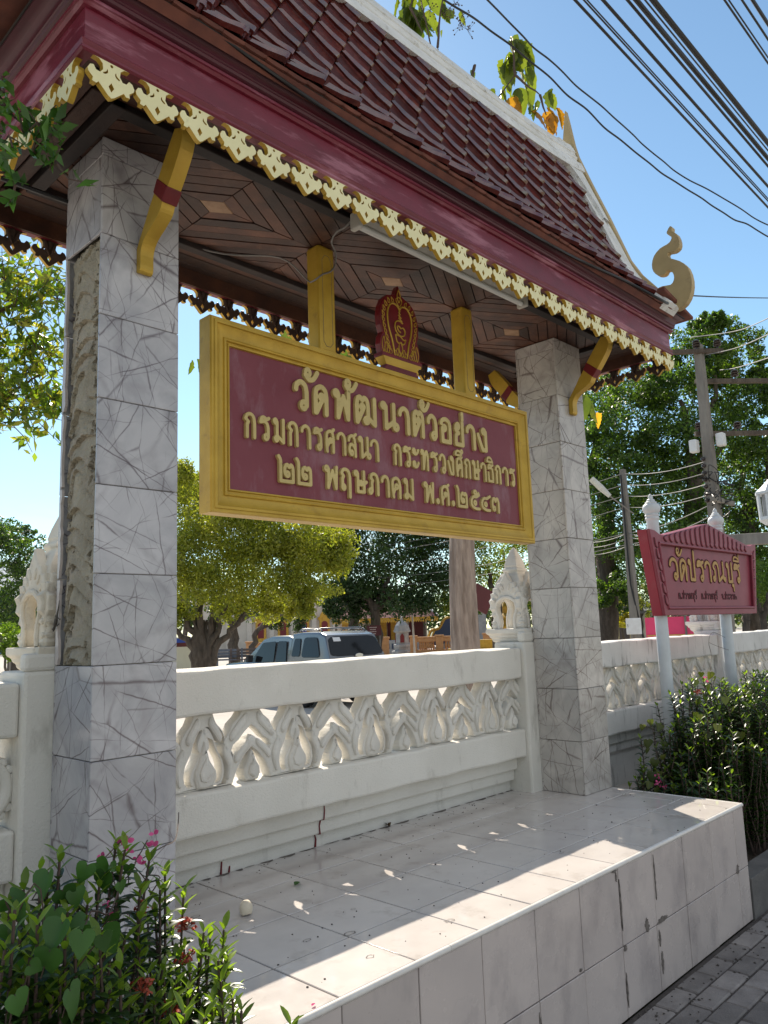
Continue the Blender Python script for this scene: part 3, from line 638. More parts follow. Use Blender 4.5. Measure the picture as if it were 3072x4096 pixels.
def scroll(t):
    b = MB(); b.join(flat([ring(-.205, .500, .112, 28), ring(-.205, .500, .070, 20)], .085, .016, res=2).shift((0, -.055, 0)))
    b.join(flat([ring(-.205, .500, .060, 20)], .07, .02, res=2).shift((0, -.055, 0)))
    for k in range(22):
        a = 2*math.pi*k/22; b.join(flat([[(-.205+.112*math.cos(a)+.018*math.cos(a+q), .500+.112*math.sin(a)+.018*math.sin(a+q)) for q in (0, 1.2, 2.4, 3.7, 5.0)]], .07, .008).shift((0, -.055, 0)))
    part('scroll_baluster', b, 'clean_stucco', t, smooth=40)
wall_bay(.30, 2.872, 'white balustrade bay with flame openwork behind the tiled platform', 'plaster', .171+.48-.2395*1-.2395, crack)
wall_bay(-2.72, -.10, 'white balustrade bay left of the marble pillar, half hidden by shrubs', 'plaster', -2.60, scroll, stop=-.5)
wall_bay(3.235, 5.92, 'streaked white balustrade bay behind the red temple name sign', 'stained_plaster', 3.34)
wall_bay(6.22, 9.0, 'streaked white balustrade bay farthest right beyond the red name sign', 'stained_plaster', 6.36)
# scroll end piece of the left bay
def pier(x0, x1, label, mt, worn, cx):
    t = thing('wall_pier', label, 'pier', ((x0+x1)/2, -.05, -.582), 0, 'shrine topped piers of the wall')
    b = MB(); b.box(x0, x1, -.158, .07, -.582, .885); b.box(x0+.002, x1-.002, -.156, -.105, .884, .945); part('pier_shaft', b, mt, t, bevel=.014)
    b = MB(); pr = [(.100, .852), (.100, .872), (.122, .893), (.122, .905), (.134, .915), (.134, .925), (.150, .938), (.150, .966), (0.05, .968)]
    b.lathe(pr, cx, -.0, 4, math.pi/4, sq=True); part('cap_slab', b, worn, t, bevel=.006)
    # small open shrine: four arched leaves, a bell roof and a spire
    half = [(0, .360), (.030, .318), (.058, .290), (.078, .292), (.088, .262), (.118, .262), (.122, .232), (.150, .226), (.146, .198), (.170, .180), (.158, .154), (.164, .128), (.144, .110), (.146, .086), (.126, .070), (.136, .045), (.152, .018), (.140, .0), (.075, .0)]
    hole = [(.075, 0), (.062, .035), (.066, .075), (.084, .110), (.086, .140), (.068, .166), (.035, .182), (0, .186)]
    lp = mirror([p for p in half])+[] 
    outline = [p for p in half]+[p for p in hole]+[(-x, z) for x, z in reversed(hole[:-1])]+[(-x, z) for x, z in reversed(half[1:])]
    sh = MB()
    for k in range(4):
        p = flat([outline], .05, .011, res=2).shift((0, -.118, 0)); 
        rim = [(.062+.012, .002), (.052+.016, .04), (.058+.016, .075), (.078+.016, .112), (.080+.018, .142), (.066+.016, .172), (.036+.006, .193), (0, .200)]
        rm = MB(); rm.tube([(x, -.147, z) for x, z in rim]+[(-x, -.147, z) for x, z in reversed(rim[:-1])], .012, 8); p.join(rm)
        for s_ in (-1, 1):
            for (qx, qz, ang) in ((.030, .262, .4), (.062, .240, .7), (.092, .212, 1.0), (.118, .175, 1.35), (.120, .130, 1.7), (.112, .09, 1.6), (.12, .04, 1.5)):
                lf = smooth([(0, .026), (.012, .004), (.006, -.018), (-.006, -.018), (-.012, .004)], 2, True); ca, sa = math.cos(ang*s_), math.sin(ang*s_)
                p.join(flat([[(s_*qx+x*ca+z*sa, qz-x*sa+z*ca) for x, z in lf]], .024, .009).shift((0, -.140, 0)))
        p.xf(Matrix.Rotation(k*math.pi/2, 4, 'Z')); sh.join(p)
    sh.xf(Matrix.Diagonal((.82, .82, 1, 1))); sh.shift((cx, -.0, .966)); part('shrine_arch', sh, worn, t, smooth=35)
    b = MB(); b.lathe([(.078, .185), (.100, .22), (.103, .25), (.092, .295), (.070, .335), (.056, .352), (.052, .360), (.060, .366), (.060, .380), (.052, .386), (.046, .390), (.050, .402), (.040, .44), (.018, .50), (.008, .518), (0.001, .521)], cx, -.0, 4, math.pi/4, sq=True)
    b.shift((0, 0, .966)); part('shrine_spire', b, worn, t, bevel=.008)
    return t
pier(-.10, .30, 'weathered white wall pier behind the left marble pillar', 'plaster', 'old_stucco', .10)
pier(2.872, 3.235, 'white wall pier beside the right marble pillar, clean pointed shrine on top', 'plaster', 'clean_stucco', 3.05)
pier(5.92, 6.22, 'white wall pier with stained shrine slab behind the red name sign', 'stained_plaster', 'stained_plaster', 6.07)

# ================================================================== the sign pavilion
pav = thing('gate_pavilion', 'open temple pavilion with steep red tiled roof on two marble pillars', 'pavilion', (1.64, -.306, 0))
def pillar(x0, mt, name, label, bare):
    b = MB(); core = MB(); core.box(x0+.05, x0+.295, -.443, -.170, .0, 2.77)
    rng = random.Random(int(x0*7)+2); x1 = x0+.307; y0, y1 = -.455, -.158
    for k in range(10):
        z0, z1 = k*.3+.0012, min(k*.3+.2988, 2.768)
        if z1 <= z0: break
        j = lambda: rng.uniform(0, .0018)
        a = j(); b.box(x0+.0, x1-.0, y0+a-.0, y0+.0115, z0, z1)                       # front slab
        a = j(); b.box(x0+.003, x1-.003, y1-.0115, y1-a, z0, z1)                       # back slab
        zc = 2.43
        if not (bare and 3 <= k < 8): a = j(); b.box(x0+a+.001, x0+.0118, y0+.012, y1-.012, z0, z1)
        a = j(); b.box(x1-.0118, x1-a-.001, y0+.012, y1-.012, z0, z1)
    p = part(name, b, mt, pav, bevel=.0022, seg=1, label=label)
    part('pillar_core', core, 'mortar', p)
    return p
pl = pillar(0, 'grey_marble', 'pillar', 'left marble pillar with a bare mortar strip where tiles fell off', True)
pillar(2.97, 'warm_marble', 'pillar', 'right marble pillar fully clad in veined slabs', False)
# trowelled mortar bed where the side tiles are gone
rng = np.random.default_rng(4); ny, nz = 60, 320; ys = np.linspace(-.4425, -.186, ny); zs = np.linspace(.901, 2.399, nz)
Yg, Zg = np.meshgrid(ys, zs, indexing='ij'); hgt = np.zeros_like(Yg)
def vnoise(shape, cy, cz, seed):
    r_ = np.random.default_rng(seed); g = r_.random((cy+2, cz+2)); a = np.linspace(0, cy, shape[0]); b = np.linspace(0, cz, shape[1])
    i, j = a.astype(int), b.astype(int); fa, fb_ = (a-i)[:, None], (b-j)[None, :]
    return (g[np.ix_(i, j)]*(1-fa)+g[np.ix_(i+1, j)]*fa)*(1-fb_)+(g[np.ix_(i, j+1)]*(1-fa)+g[np.ix_(i+1, j+1)]*fa)*fb_
ph = (Zg+5.5*(Yg+.305+.02*(vnoise(Yg.shape, 2, 14, 8)-.5))**2)/.082+1.5*(vnoise(Yg.shape, 3, 16, 9)-.5); fr_ = ph-np.floor(ph)
wob = np.random.default_rng(2).uniform(.5, 1.2, 400)[np.clip(np.floor(ph).astype(int)+20, 0, 399)]
hgt += .022*wob*(1-fr_)**.8*np.clip(1.25-np.abs(Yg+.31)/.13, 0, 1)   # arched trowel strokes climbing the strip
pits = vnoise(Yg.shape, 22, 130, 1)*vnoise(Yg.shape, 9, 45, 2); edge = np.minimum(np.abs(Yg+.4425), np.abs(Yg+.186))/.03
hgt += (vnoise(Yg.shape, 14, 80, 3)-.5)*.005+(vnoise(Yg.shape, 40, 220, 5)-.5)*.003-np.where(pits > .40, .028, 0)*(edge < 2.6)
Xg = np.maximum(.026-hgt, -.010)
mb = MB(); idx = lambda i, j: i*nz+j
mb.add(np.stack([Xg, Yg, Zg], -1).reshape(-1, 3), [(idx(i, j), idx(i, j+1), idx(i+1, j+1), idx(i+1, j)) for i in range(ny-1) for j in range(nz-1)])
part('mortar_bed', mb, 'mortar', pl, smooth=60)
mb = MB()
for (z0, z1, ya) in ((.903, 1.195, -.187), (1.203, 1.52, -.184), (1.53, 1.80, -.183), (1.81, 2.09, -.188), (2.10, 2.395, -.180)):
    r_ = random.Random(int(z0*100)); n = 12; lp = [(-.170, z0), (-.170, z1)]+[(ya+r_.uniform(-.006, .006), z1-(z1-z0)*k/n) for k in range(n+1)]
    mb.extrude(lp, .001, .011, 'x')
part('tile_remnant', mb, 'front_tile', pl)

# --- fascia, ceiling, soffit
X0, X1, Y0, Y1 = -.285, 3.683, -.905, .293
prof = [(-.035, 2.70), (-.035, 2.691), (-.004, 2.690), (.002, 2.696), (.002, 2.704), (-.005, 2.709), (-.001, 2.716), (.002, 2.724), (-.004, 2.731), (-.012, 2.734), (-.012, 2.838), (-.002, 2.841), (.006, 2.850), (.012, 2.852), (.012, 2.862), (.006, 2.868), (.016, 2.874), (.020, 2.882), (.018, 2.888), (.022, 2.892), (.022, 2.899), (.026, 2.912), (.036, 2.924), (.052, 2.930), (.066, 2.932), (.066, 2.937), (-.035, 2.937)]
k0 = next(i for i, q in enumerate(prof) if q == (.006, 2.868))
part('fascia', sweep_rect(prof[:k0+1]+[(-.035, 2.868)], X0, X1, Y0, Y1), 'crimson_paint', pav, smooth=25)
part('cornice', sweep_rect([(-.036, 2.869), (.006, 2.869)]+prof[k0+1:], X0, X1, Y0, Y1), 'cornice_paint', pav, smooth=25)
part('fascia_liner', sweep_rect([(-.036, 2.692), (-.036, 2.79), (-.048, 2.79), (-.048, 2.692)], X0, X1, Y0, Y1), 'dark_wood', pav)
# eave board, dark from below
ed = [(.03, 2.959), (.118, 2.950), (.120, 2.958), (.02, 2.985)]
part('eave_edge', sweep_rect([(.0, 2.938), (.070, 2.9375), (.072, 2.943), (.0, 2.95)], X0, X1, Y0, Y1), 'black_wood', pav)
def clip(poly, nx, ny, d):   # keep nx*x+ny*y <= d
    out = []
    for i in range(len(poly)):
        p, q = poly[i], poly[(i+1) % len(poly)]; a, b = nx*p[0]+ny*p[1]-d, nx*q[0]+ny*q[1]-d
        if a <= 0: out.append(p)
        if a*b < 0: t = a/(a-b); out.append((p[0]+(q[0]-p[0])*t, p[1]+(q[1]-p[1])*t))
    return out
cl = MB(); pale = MB(); rng = random.Random(6); CX = (.567, 1.645, 2.712); CY = -.318
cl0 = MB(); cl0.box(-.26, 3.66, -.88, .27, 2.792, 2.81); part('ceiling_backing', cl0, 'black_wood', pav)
for ci, cx in enumerate(CX):
    xa = -.02 if ci == 0 else (CX[ci-1]+cx)/2; xb = 3.30 if ci == 2 else (CX[ci+1]+cx)/2
    cell = [(xa+.003, -.612), (xb-.003, -.612), (xb-.003, .002), (xa+.003, .002)]
    KA = .60; a = .085
    rects = [.085]
    pr0 = [(cx-.085, CY), (cx, CY-.053), (cx+.085, CY), (cx, CY+.053)]
    pw = MB(); pw.extrude(pr0, 2.772, 2.79); part('ceiling_panel', pw, 'pale_wood', pav, bevel=.003, seg=1)
    lv = .085
    while lv < 1.1:
        nv = lv+.112
        for sx_, sy_ in ((1, 1), (1, -1), (-1, 1), (-1, -1)):
            q = [(cx+sx_*(lv+.004), CY), (cx+sx_*(nv-.006), CY), (cx, CY+sy_*(nv-.006)*KA), (cx, CY+sy_*(lv+.004)*KA)]
            q = clip(q, -sx_*1.0, 0, -sx_*cx-.002 if sx_ > 0 else cx-.002)
            q = clip(q, 0, -sy_*1.0, (-sy_*CY)-.0015)
            for nx_, ny_, d_ in ((1, 0, cell[1][0]), (-1, 0, -cell[0][0]), (0, 1, cell[2][1]), (0, -1, -cell[0][1])):
                if len(q) > 2: q = clip(q, nx_, ny_, d_)
            if len(q) > 2: cl.extrude(q, 2.770+rng.uniform(0, .005), 2.789)
        lv = nv
part('ceiling_planks', cl, 'dark_wood', pav, bevel=.003, seg=1)
bm_ = MB()
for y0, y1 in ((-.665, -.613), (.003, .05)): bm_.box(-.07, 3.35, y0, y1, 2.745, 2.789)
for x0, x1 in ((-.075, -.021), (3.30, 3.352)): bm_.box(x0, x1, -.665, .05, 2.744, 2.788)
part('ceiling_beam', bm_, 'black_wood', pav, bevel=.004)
sf = MB()
for k in range(3):
    a0, a1 = .052+k*.075, .052+(k+1)*.075-.006
    for s_ in (0, 1):
        y0, y1 = (.05+k*.074, .05+(k+1)*.074-.006) if s_ else (-.665-(k+1)*.074+.006, -.665-k*.074)
        sf.extrude([(-.075-k*.066, y0), (3.352+k*.1, y0), (3.352+k*.1, y1), (-.075-k*.066, y1)], 2.766+rng.uniform(0, .004), 2.788)
for k in range(3):
    sf.extrude([(-.077-(k+1)*.064, -.665-k*.074), (-.077-k*.064-.006, -.665-k*.074), (-.077-k*.064-.006, .05+k*.074), (-.077-(k+1)*.064, .05+k*.074)], 2.762+rng.uniform(0, .004), 2.788)
    sf.extrude([(3.354+k*.1, -.665-k*.074), (3.354+(k+1)*.1-.006, -.665-k*.074), (3.354+(k+1)*.1-.006, .05+k*.074), (3.354+k*.1, .05+k*.074)], 2.762+rng.uniform(0, .004), 2.788)
part('soffit_planks', sf, 'dark_wood', pav, bevel=.003, seg=1)
# --- fretwork pendants along the eave: yellow face outwards, bare carved wood inwards
half = [(0, .122), (.058, .122), (.058, .115), (.040, .113), (.029, .102), (.027, .084), (.036, .071), (.048, .072), (.056, .085), (.067, .081), (.0745, .066), (.072, .056), (.058, .043), (.060, .030), (.047, .028), (.040, .036), (.022, .018), (.010, .006), (0, 0)]
holes = [ring(0, .106, .0045, 8), [(0, .050), (.0085, .036), (0, .021), (-.0085, .036)]]
for s_ in (-1, 1):
    h_ = smooth([(s_*.0135, .090), (s_*.0165, .081), (s_*.0255, .075), (s_*.0245, .071), (s_*.0165, .0745), (s_*.0115, .081)], 2, True); holes.append(h_)
fr = flat([mirror(half)]+holes, .020, .0015, mi=(0, 2, 1))
for s_ in (-1, 1):   # carved leaves on the inner side
    for pts_ in ([(s_*.004, .05), (s_*.024, .080), (s_*.026, .112), (s_*.010, .09)], [(0, .07), (s_*.010, .10), (0, .118)]):
        lf = flat([smooth(pts_, 2, True)], .012, .004, mi=(2, 2, 2)).shift((0, .014, 0)); fr.join(lf)
bk = MB(); bk.box(-.058, .058, .003, .0101, .116, .122, mi=2); fr.join(bk)
proto = part('fretwork_pendant', fr, ['yellow_paint', 'gold_paint', 'fret_wood'], None); proto.parent = pav
def pend(x, y, rz):
    o = link('fretwork_pendant', proto.data, pav); o.location = (x-1.64, y+.306, 2.575); o.rotation_euler = (0, 0, rz)
n = 0
for k in range(26):
    x = -.191+.1525*k
    if x > 3.66: break
    if k == 0: proto.location = (x-1.64, -.891+.306, 2.575)
    else: pend(x, -.891, 0)
    pend(x, .279, math.pi)
for k in range(7):
    pend(X0+.014, -.800+k*.1525, -math.pi/2); pend(X1-.014, -.800+k*.1525, math.pi/2)
# --- brackets
bp = smooth([(.0, 2.290), (.014, 2.286), (.028, 2.300), (.028, 2.349), (.036, 2.379), (.062, 2.408), (.114, 2.434), (.160, 2.462), (.178, 2.495), (.212, 2.531), (.248, 2.575), (.292, 2.640), (.311, 2.705)], 3)+[(.256, 2.729), (.214, 2.679), (.173, 2.627), (.142, 2.585), (.120, 2.548), (.085, 2.505), (.055, 2.458), (.015, 2.404), (0, 2.380)]
def bracket(x, y, s):
    b = MB(); b.extrude([(y-s*e, z) for e, z in bp], x-.026, x+.026, 'x')
    o = part('bracket', b, 'gold_paint', pav, bevel=.004)
    r_ = MB(); q = [(-.205, 2.452), (-.222, 2.500), (-.118, 2.566), (-.085, 2.52)]
    q = [(.180, 2.488), (.216, 2.530), (.144, 2.592), (.118, 2.550)]
    r_.extrude([(y-s*e, z) for e, z in q], x-.030, x+.030, 'x'); part('bracket_band', r_, 'plaque_red', o, bevel=.003)
for x in (.16, 3.12): bracket(x, -.455, 1); bracket(x, -.158, -1)

# --- roof
VP = [(-1.005, 2.955), (-.885, 3.085), (-.793, 3.208), (-.724, 3.335), (-.658, 3.510), (-.566, 3.745), (-.486, 3.941), (-.422, 4.105), (-.355, 4.265)]
RP = smooth(VP, 8); RC = -.306
RL = [0.]
for i in range(1, len(RP)): RL.append(RL[-1]+math.dist(RP[i], RP[i-1]))
def roof_at(s_):  # point and up-slope direction on the front slope, s metres above the eave
    s_ = max(0., min(RL[-1]-1e-4, s_)); i = max(k for k in range(len(RL)) if RL[k] <= s_); i = min(i, len(RP)-2)
    t = (s_-RL[i])/(RL[i+1]-RL[i]); a, b = RP[i], RP[i+1]; d = Vector((0, b[0]-a[0], b[1]-a[1])).normalized()
    return Vector((0, a[0]+(b[0]-a[0])*t, a[1]+(b[1]-a[1])*t)), d
INS = .022
def roof_pt(x, s_, h):
    p, d = roof_at(s_); nrm = Vector((0, -d.z, d.y)); return (x, p.y+nrm.y*(h-INS), p.z+nrm.z*(h-INS))
RX0, RX1 = -.32, 3.60
slab = MB(); N_ = 14
for mir in (0, 1):
    rings = []
    for i in range(N_+1):
        s_ = RL[-1]*i/N_; a = roof_pt(0, s_, -.012); b = roof_pt(0, s_, -.05)
        f_ = (lambda y: 2*RC-y) if mir else (lambda y: y)
        rings.append([(RX0, f_(a[1]), a[2]), (RX1, f_(a[1]), a[2]), (RX1, f_(b[1]), b[2]), (RX0, f_(b[1]), b[2])])
    slab.loft(rings)
part('roof_deck', slab, 'raw_clay', pav, smooth=30)
tb = MB(); rng = random.Random(11); PW, PH = .18, .1455
row = 0; s_ = -PH+.012+PH*1.02
while s_ < RL[-1]-PH*1.1:
    k = 0; x = RX0+.18+(PW/2 if row % 2 else 0)
    while x < RX1-.165:
        w, h = PW*.5-.002, PH*1.02; jx, jh = rng.uniform(-.003, .003), rng.uniform(-.004, .004)
        def q(u_, v_, hh): return roof_pt(max(RX0+.12, min(RX1-.115, x+jx+u_*w)), min(s_+PH+v_*h, RL[-1]-.04), hh+jh)
        # a kite-shaped tile: thick lower-left lip (two strips), a trough, then the flat right flank
        LB, LL, RT, TP = (0, -1), (-1, 0), (1, 0), (0, 1)
        def lerp(a, b, t): return (a[0]+(b[0]-a[0])*t, a[1]+(b[1]-a[1])*t)
        tj = rng.uniform(-.006, .006); prof_ = [(0, .012), (.0, .032), (.06, .047), (.38, .024+tj), (.43, .013), (.70, .011), (.93, .016), (.97, .023), (1.0, .013)]
        vs = []
        for t, hh in prof_:
            a = lerp(LB, RT, t); b = lerp(LL, TP, t); m_ = lerp(a, b, .5)
            tip = (a[0]*.97, a[1]*.97)
            vs += [q(tip[0], tip[1]-.0, hh*1.0+.006), q(a[0]*.93+b[0]*.07, a[1]*.93+b[1]*.07, hh+.008), q(m_[0], m_[1], hh*.86), q(b[0], b[1], hh*.6)]
        m0 = len(prof_); fs = []
        for i in range(m0-1):
            for c_ in range(3): fs.append((i*4+c_, i*4+c_+1, (i+1)*4+c_+1, (i+1)*4+c_))
        # lower end face of the lip
        base = [q(lerp(LB, RT, t)[0]*.97, lerp(LB, RT, t)[1]*.97, -.004) for t, _ in prof_]
        o_ = len(vs); vs += base
        for i in range(m0-1): fs.append((i*4, (i+1)*4, o_+i+1, o_+i))
        baseL = [q(lerp(LB, LL, t)[0], lerp(LB, LL, t)[1], -.004) for t in (0, .35, 1)]
        tb.add(vs, fs); tb.m[-len(fs):] = [0 if (i_ < (m0-1)*3 and i_//3 in (1, 2)) or i_ >= (m0-1)*3 and i_-(m0-1)*3 < 3 else 1 for i_ in range(len(fs))]; x += PW
    s_ += PH; row += 1
part('roof_tiles', tb, ['roof_glaze', 'roof_body'], pav, smooth=28)
et = MB(); rng = random.Random(9); x = RX0+.02
while x < RX1-.02:   # bare clay tile ends along the eave, a scalloped edge under the glazed tiles
    w = min(rng.uniform(.085, .093), RX1-.02-x); dz = rng.uniform(-.003, .003)
    rings = []
    for k in range(5):
        t = k/4; sc_ = .004*math.sin(math.pi*t); rings.append([(x+w*t, q[0], q[1]+dz-(sc_ if m < 2 else 0)) for m, q in enumerate([(-.965, 2.9415), (-.988, 2.9405), (-.994, 2.948), (-.975, 2.962), (-.935, 3.000), (-.93, 2.96)])])
    et.loft(rings); x += w+.001
part('eave_tiles', et, 'raw_clay', pav)
# ridge capping, rising a little to both ends
rb = MB(); rp = [(.142, 4.085), (.136, 4.115), (.116, 4.165), (.088, 4.172), (.084, 4.205), (.090, 4.212), (.090, 4.228), (.080, 4.236), (.074, 4.262), (.079, 4.268), (.074, 4.285), (.045, 4.345), (.03, 4.352)]
rp = [(-a, b) for a, b in rp]+[(a, b) for a, b in reversed(rp)]; rings = []
for i in range(33):
    x = RX0+.03+(RX1-RX0-.06)*i/32; t = abs(x-1.64)/1.96; dz = .075*t**5
    rings.append([(x, RC+a, b+dz) for a, b in rp])
rb.loft(rings); part('ridge_cap', rb, 'ridge_plaster', pav, smooth=30)
for xe, sg_ in ((RX1, 1), (RX0, -1)):   # plaster fillet where the ridge runs into the verge
    fb = MB(); top, bot = [], []
    for i in range(13):
        t = i/12; c0, c1, c2 = (xe-sg_*.50, RL[-1]-.03), (xe-sg_*.13, RL[-1]-.05), (xe-sg_*.13, RL[-1]-.62)
        x = (1-t)**2*c0[0]+2*t*(1-t)*c1[0]+t*t*c2[0]; s_ = (1-t)**2*c0[1]+2*t*(1-t)*c1[1]+t*t*c2[1]
        top.append(roof_pt(x, s_, .052)); bot.append(roof_pt(x, s_, -.02))
    k_ = roof_pt(xe-sg_*.05, RL[-1]-.0, .058); kb_ = roof_pt(xe-sg_*.05, RL[-1], -.02); k2 = roof_pt(xe-sg_*.05, RL[-1]-.62, .045)
    n_ = 13; fb.add(top+bot+[k_, k2], [(i, i+1, i+1+n_, i+n_) for i in range(n_-1)]+[(i, i+1, 2*n_) for i in range(n_-1)]+[(n_-1, 2*n_+1, 2*n_)])
    part('ridge_fillet', fb, 'ridge_plaster', pav, smooth=40)
def gable(xo, s):
    # white verge capping along both slopes
    b = MB()
    for mir in (0, 1):
        rings = []
        pts_ = VP+[(-.326, 4.345), (-.306, 4.41)]
        for i, (y, z) in enumerate(smooth(pts_, 3)):
            P = smooth(pts_, 3); q0, q1 = P[max(i-1, 0)], P[min(i+1, len(P)-1)]; d = Vector((q1[0]-q0[0], q1[1]-q0[1])).normalized(); nn = Vector((-d.y, d.x))
            rg = []
            for (e, h) in ((0, -.055), (0, 0), (.045, .012), (.058, .002), (.115, .016), (.125, .008), (.195, .010), (.203, -.055)):
                yy, zz = y+nn.x*h, z+nn.y*h
                if mir: yy = 2*RC-yy
                rg.append((xo-s*e, yy, zz))
            rings.append(rg)
        b.loft(rings)
    part('verge_cap', b, 'ridge_plaster', pav, smooth=35)
    gp = [(-.306, 4.735), (-.325, 4.62), (-.352, 4.44), (-.375, 4.34), (-.463, 4.085), (-.573, 3.785), (-.655, 3.545), (-.70, 3.415), (-.77, 3.285), (-.875, 3.145), (-.835, 3.10), (-.73, 3.20), (-.655, 3.33), (-.59, 3.50), (-.50, 3.74), (-.42, 3.94), (-.34, 4.14), (-.306, 4.22)]
    gp = gp+[(2*RC-y, z) for y, z in reversed(gp[1:-1])]
    b = MB(); b.extrude(gp, xo+s*.004, xo+s*.052, 'x'); part('barge_board', b, 'dull_gold', pav, bevel=.006)
    b = MB(); b.extrude([(-.86, 3.02), (-.306, 4.3), (.248, 3.02)], xo-s*.20, xo-s*.17, 'x'); part('gable_wall', b, 'crimson_paint', pav)
    hh = [(-.820, 3.085), (-.866, 3.132), (-.915, 3.142), (-.967, 3.133), (-.990, 3.155), (-.994, 3.190), (-.978, 3.225), (-.955, 3.236), (-.945, 3.222), (-.925, 3.214), (-.890, 3.225), (-.862, 3.262), (-.856, 3.310), (-.875, 3.365), (-.920, 3.402), (-.970, 3.412), (-.996, 3.428), (-1.002, 3.455), (-.976, 3.482), (-.978, 3.500), (-1.000, 3.527), (-1.014, 3.512), (-1.010, 3.490), (-1.040, 3.455), (-1.053, 3.400), (-1.044, 3.360), (-1.010, 3.345), (-.974, 3.352), (-.968, 3.335), (-.985, 3.308), (-1.040, 3.270), (-1.088, 3.210), (-1.106, 3.120), (-1.095, 3.040), (-1.055, 2.975), (-.993, 2.952), (-.930, 2.985)]
    for mir in (0, 1):
        b = MB(); b.extrude([((2*RC-y if mir else y), z) for y, z in smooth(hh, 2, True)], xo-s*.006, xo+s*.042, 'x'); part('hang_hong', b, 'dull_gold', pav, bevel=.008)
gable(3.60, 1); gable(-.32, -1)
for xo, s in ((3.60, 1), (-.32, -1)):   # narrow pent under each gable end
    sk = MB()
    sk.extrude([(xo-s*.18, 3.03), (xo+s*.235, 2.950), (xo+s*.24, 2.972), (xo-s*.18, 3.06)], -1.0, .39, 'y')
    part('gable_pent', sk, 'raw_clay', pav, bevel=.006)

# ================================================================== the hanging sign
sg = thing('temple_sign', 'large maroon hanging sign in a gold frame with raised gold Thai letters', 'sign', (1.602, -.35, 1.455))
SX0, SX1, SZ0, SZ1 = .490, 2.713, 1.455, 2.254
fp = [(0, -.309), (0, -.384), (.004, -.391), (.014, -.391), (.017, -.396), (.027, -.396), (.030, -.388), (.036, -.384), (.062, -.372), (.072, -.370), (.075, -.376), (.080, -.378), (.085, -.376), (.088, -.366), (.092, -.366), (.096, -.372), (.102, -.370), (.104, -.358), (.104, -.309)]
def frame(fp, x0, x1, z0, z1):
    m = MB(); m2 = sweep_rect([(-i, y) for i, y in fp], x0, x1, z0, z1); m2.v = [(p[0], p[2], p[1]) for p in m2.v]; return m2
part('frame', frame(fp, SX0, SX1, SZ0, SZ1), 'gold_paint', sg, smooth=20)
b = MB(); b.box(SX0+.098, SX1-.098, -.359, -.312, SZ0+.098, SZ1-.098); part('panel', b, 'sign_red', sg)
b = MB(); b.box(SX0+.002, SX1-.002, -.3115, -.305, SZ0+.002, SZ1-.002); part('back_board', b, 'dark_wood', sg)
def lettering(name, rows, y, th, mt, parent, bev=.002):
    m = MB()
    for ch, x0, x1, z, h, sw in rows: 
        lp = glyph_loops(ch, x0, x1, z, h, sw)
        if lp: m.join(flat(lp, th, bev))
    m.shift((0, y, 0)); return part(name, m, mt, parent)
A1 = 1.950; H1 = .136
r1 = [('ว', .923, 1.012), ('ด', 1.029, 1.132), ('พ', 1.148, 1.271), ('ฒ', 1.285, 1.444), ('น', 1.458, 1.594), ('า', 1.589, 1.676), ('ต', 1.687, 1.789), ('ว', 1.803, 1.891), ('อ', 1.905, 2.010), ('ย', 2.020, 2.116), ('า', 2.127, 2.215), ('ง', 2.223, 2.329)]
rows = [(c, a, b, A1, H1, .0245) for c, a, b in r1]+[('ั', .978, 1.078, 2.092, .105, .023), ('ั', 1.222, 1.320, 2.092, .105, .023), ('ั', 1.745, 1.838, 2.092, .105, .023), ('่', 2.084, 2.114, 2.098, .07, .024)]
lettering('lettering', rows, -.3665, .017, 'letter_gold', sg)
A2, H2 = 1.781, .106
r2 = [('ก', .659, .724), ('ร', .734, .795), ('ม', .805, .877), ('ก', .885, .950), ('า', .958, 1.019), ('ร', 1.027, 1.088), ('ศ', 1.096, 1.163), ('า', 1.169, 1.230), ('ส', 1.237, 1.300), ('น', 1.303, 1.390), ('า', 1.383, 1.445), ('ก', 1.542, 1.606), ('ร', 1.610, 1.674), ('ะ', 1.677, 1.735), ('ท', 1.741, 1.809), ('ร', 1.817, 1.881), ('ว', 1.887, 1.946), ('ง', 1.955, 2.016), ('ศ', 2.023, 2.089), ('ก', 2.096, 2.158), ('ษ', 2.163, 2.237), ('า', 2.240, 2.296), ('ธ', 2.302, 2.366), ('ก', 2.375, 2.437), ('า', 2.443, 2.505), ('ร', 2.512, 2.573)]
rows = [(c, a, b, A2, H2, .0155) for c, a, b in r2]+[('ึ', 2.020, 2.092, 1.893, .075, .0135), ('ิ', 2.298, 2.362, 1.893, .075, .0135)]
for lo_, hi_ in ((0, 1.5), (1.5, 3)): lettering('lettering', [q for q in rows if lo_ < q[1] < hi_], -.3665, .017, 'letter_gold', sg)
A3, H3 = 1.615, .105
r3 = [('พ', 1.086, 1.178), ('ฤ', 1.186, 1.259), ('ษ', 1.267, 1.357), ('ภ', 1.361, 1.443), ('า', 1.449, 1.510), ('ค', 1.514, 1.596), ('ม', 1.604, 1.689), ('พ', 1.753, 1.843), ('.', 1.849, 1.881), ('ศ', 1.885, 1.966), ('.', 1.974, 2.006)]
rows = [(c, a, b, A3, H3, .0165) for c, a, b in r3]+[(c, a, b, 1.613, .082, .0165) for c, a, b in [('๒', .830, .923), ('๒', .928, 1.021), ('๒', 2.020, 2.115), ('๕', 2.131, 2.225), ('๔', 2.225, 2.320), ('๓', 2.323, 2.405)]]
for lo_, hi_ in ((0, 1.05), (1.05, 1.72), (1.72, 3)): lettering('lettering', [q for q in rows if lo_ < q[1] < hi_], -.3665, .017, 'letter_gold', sg)
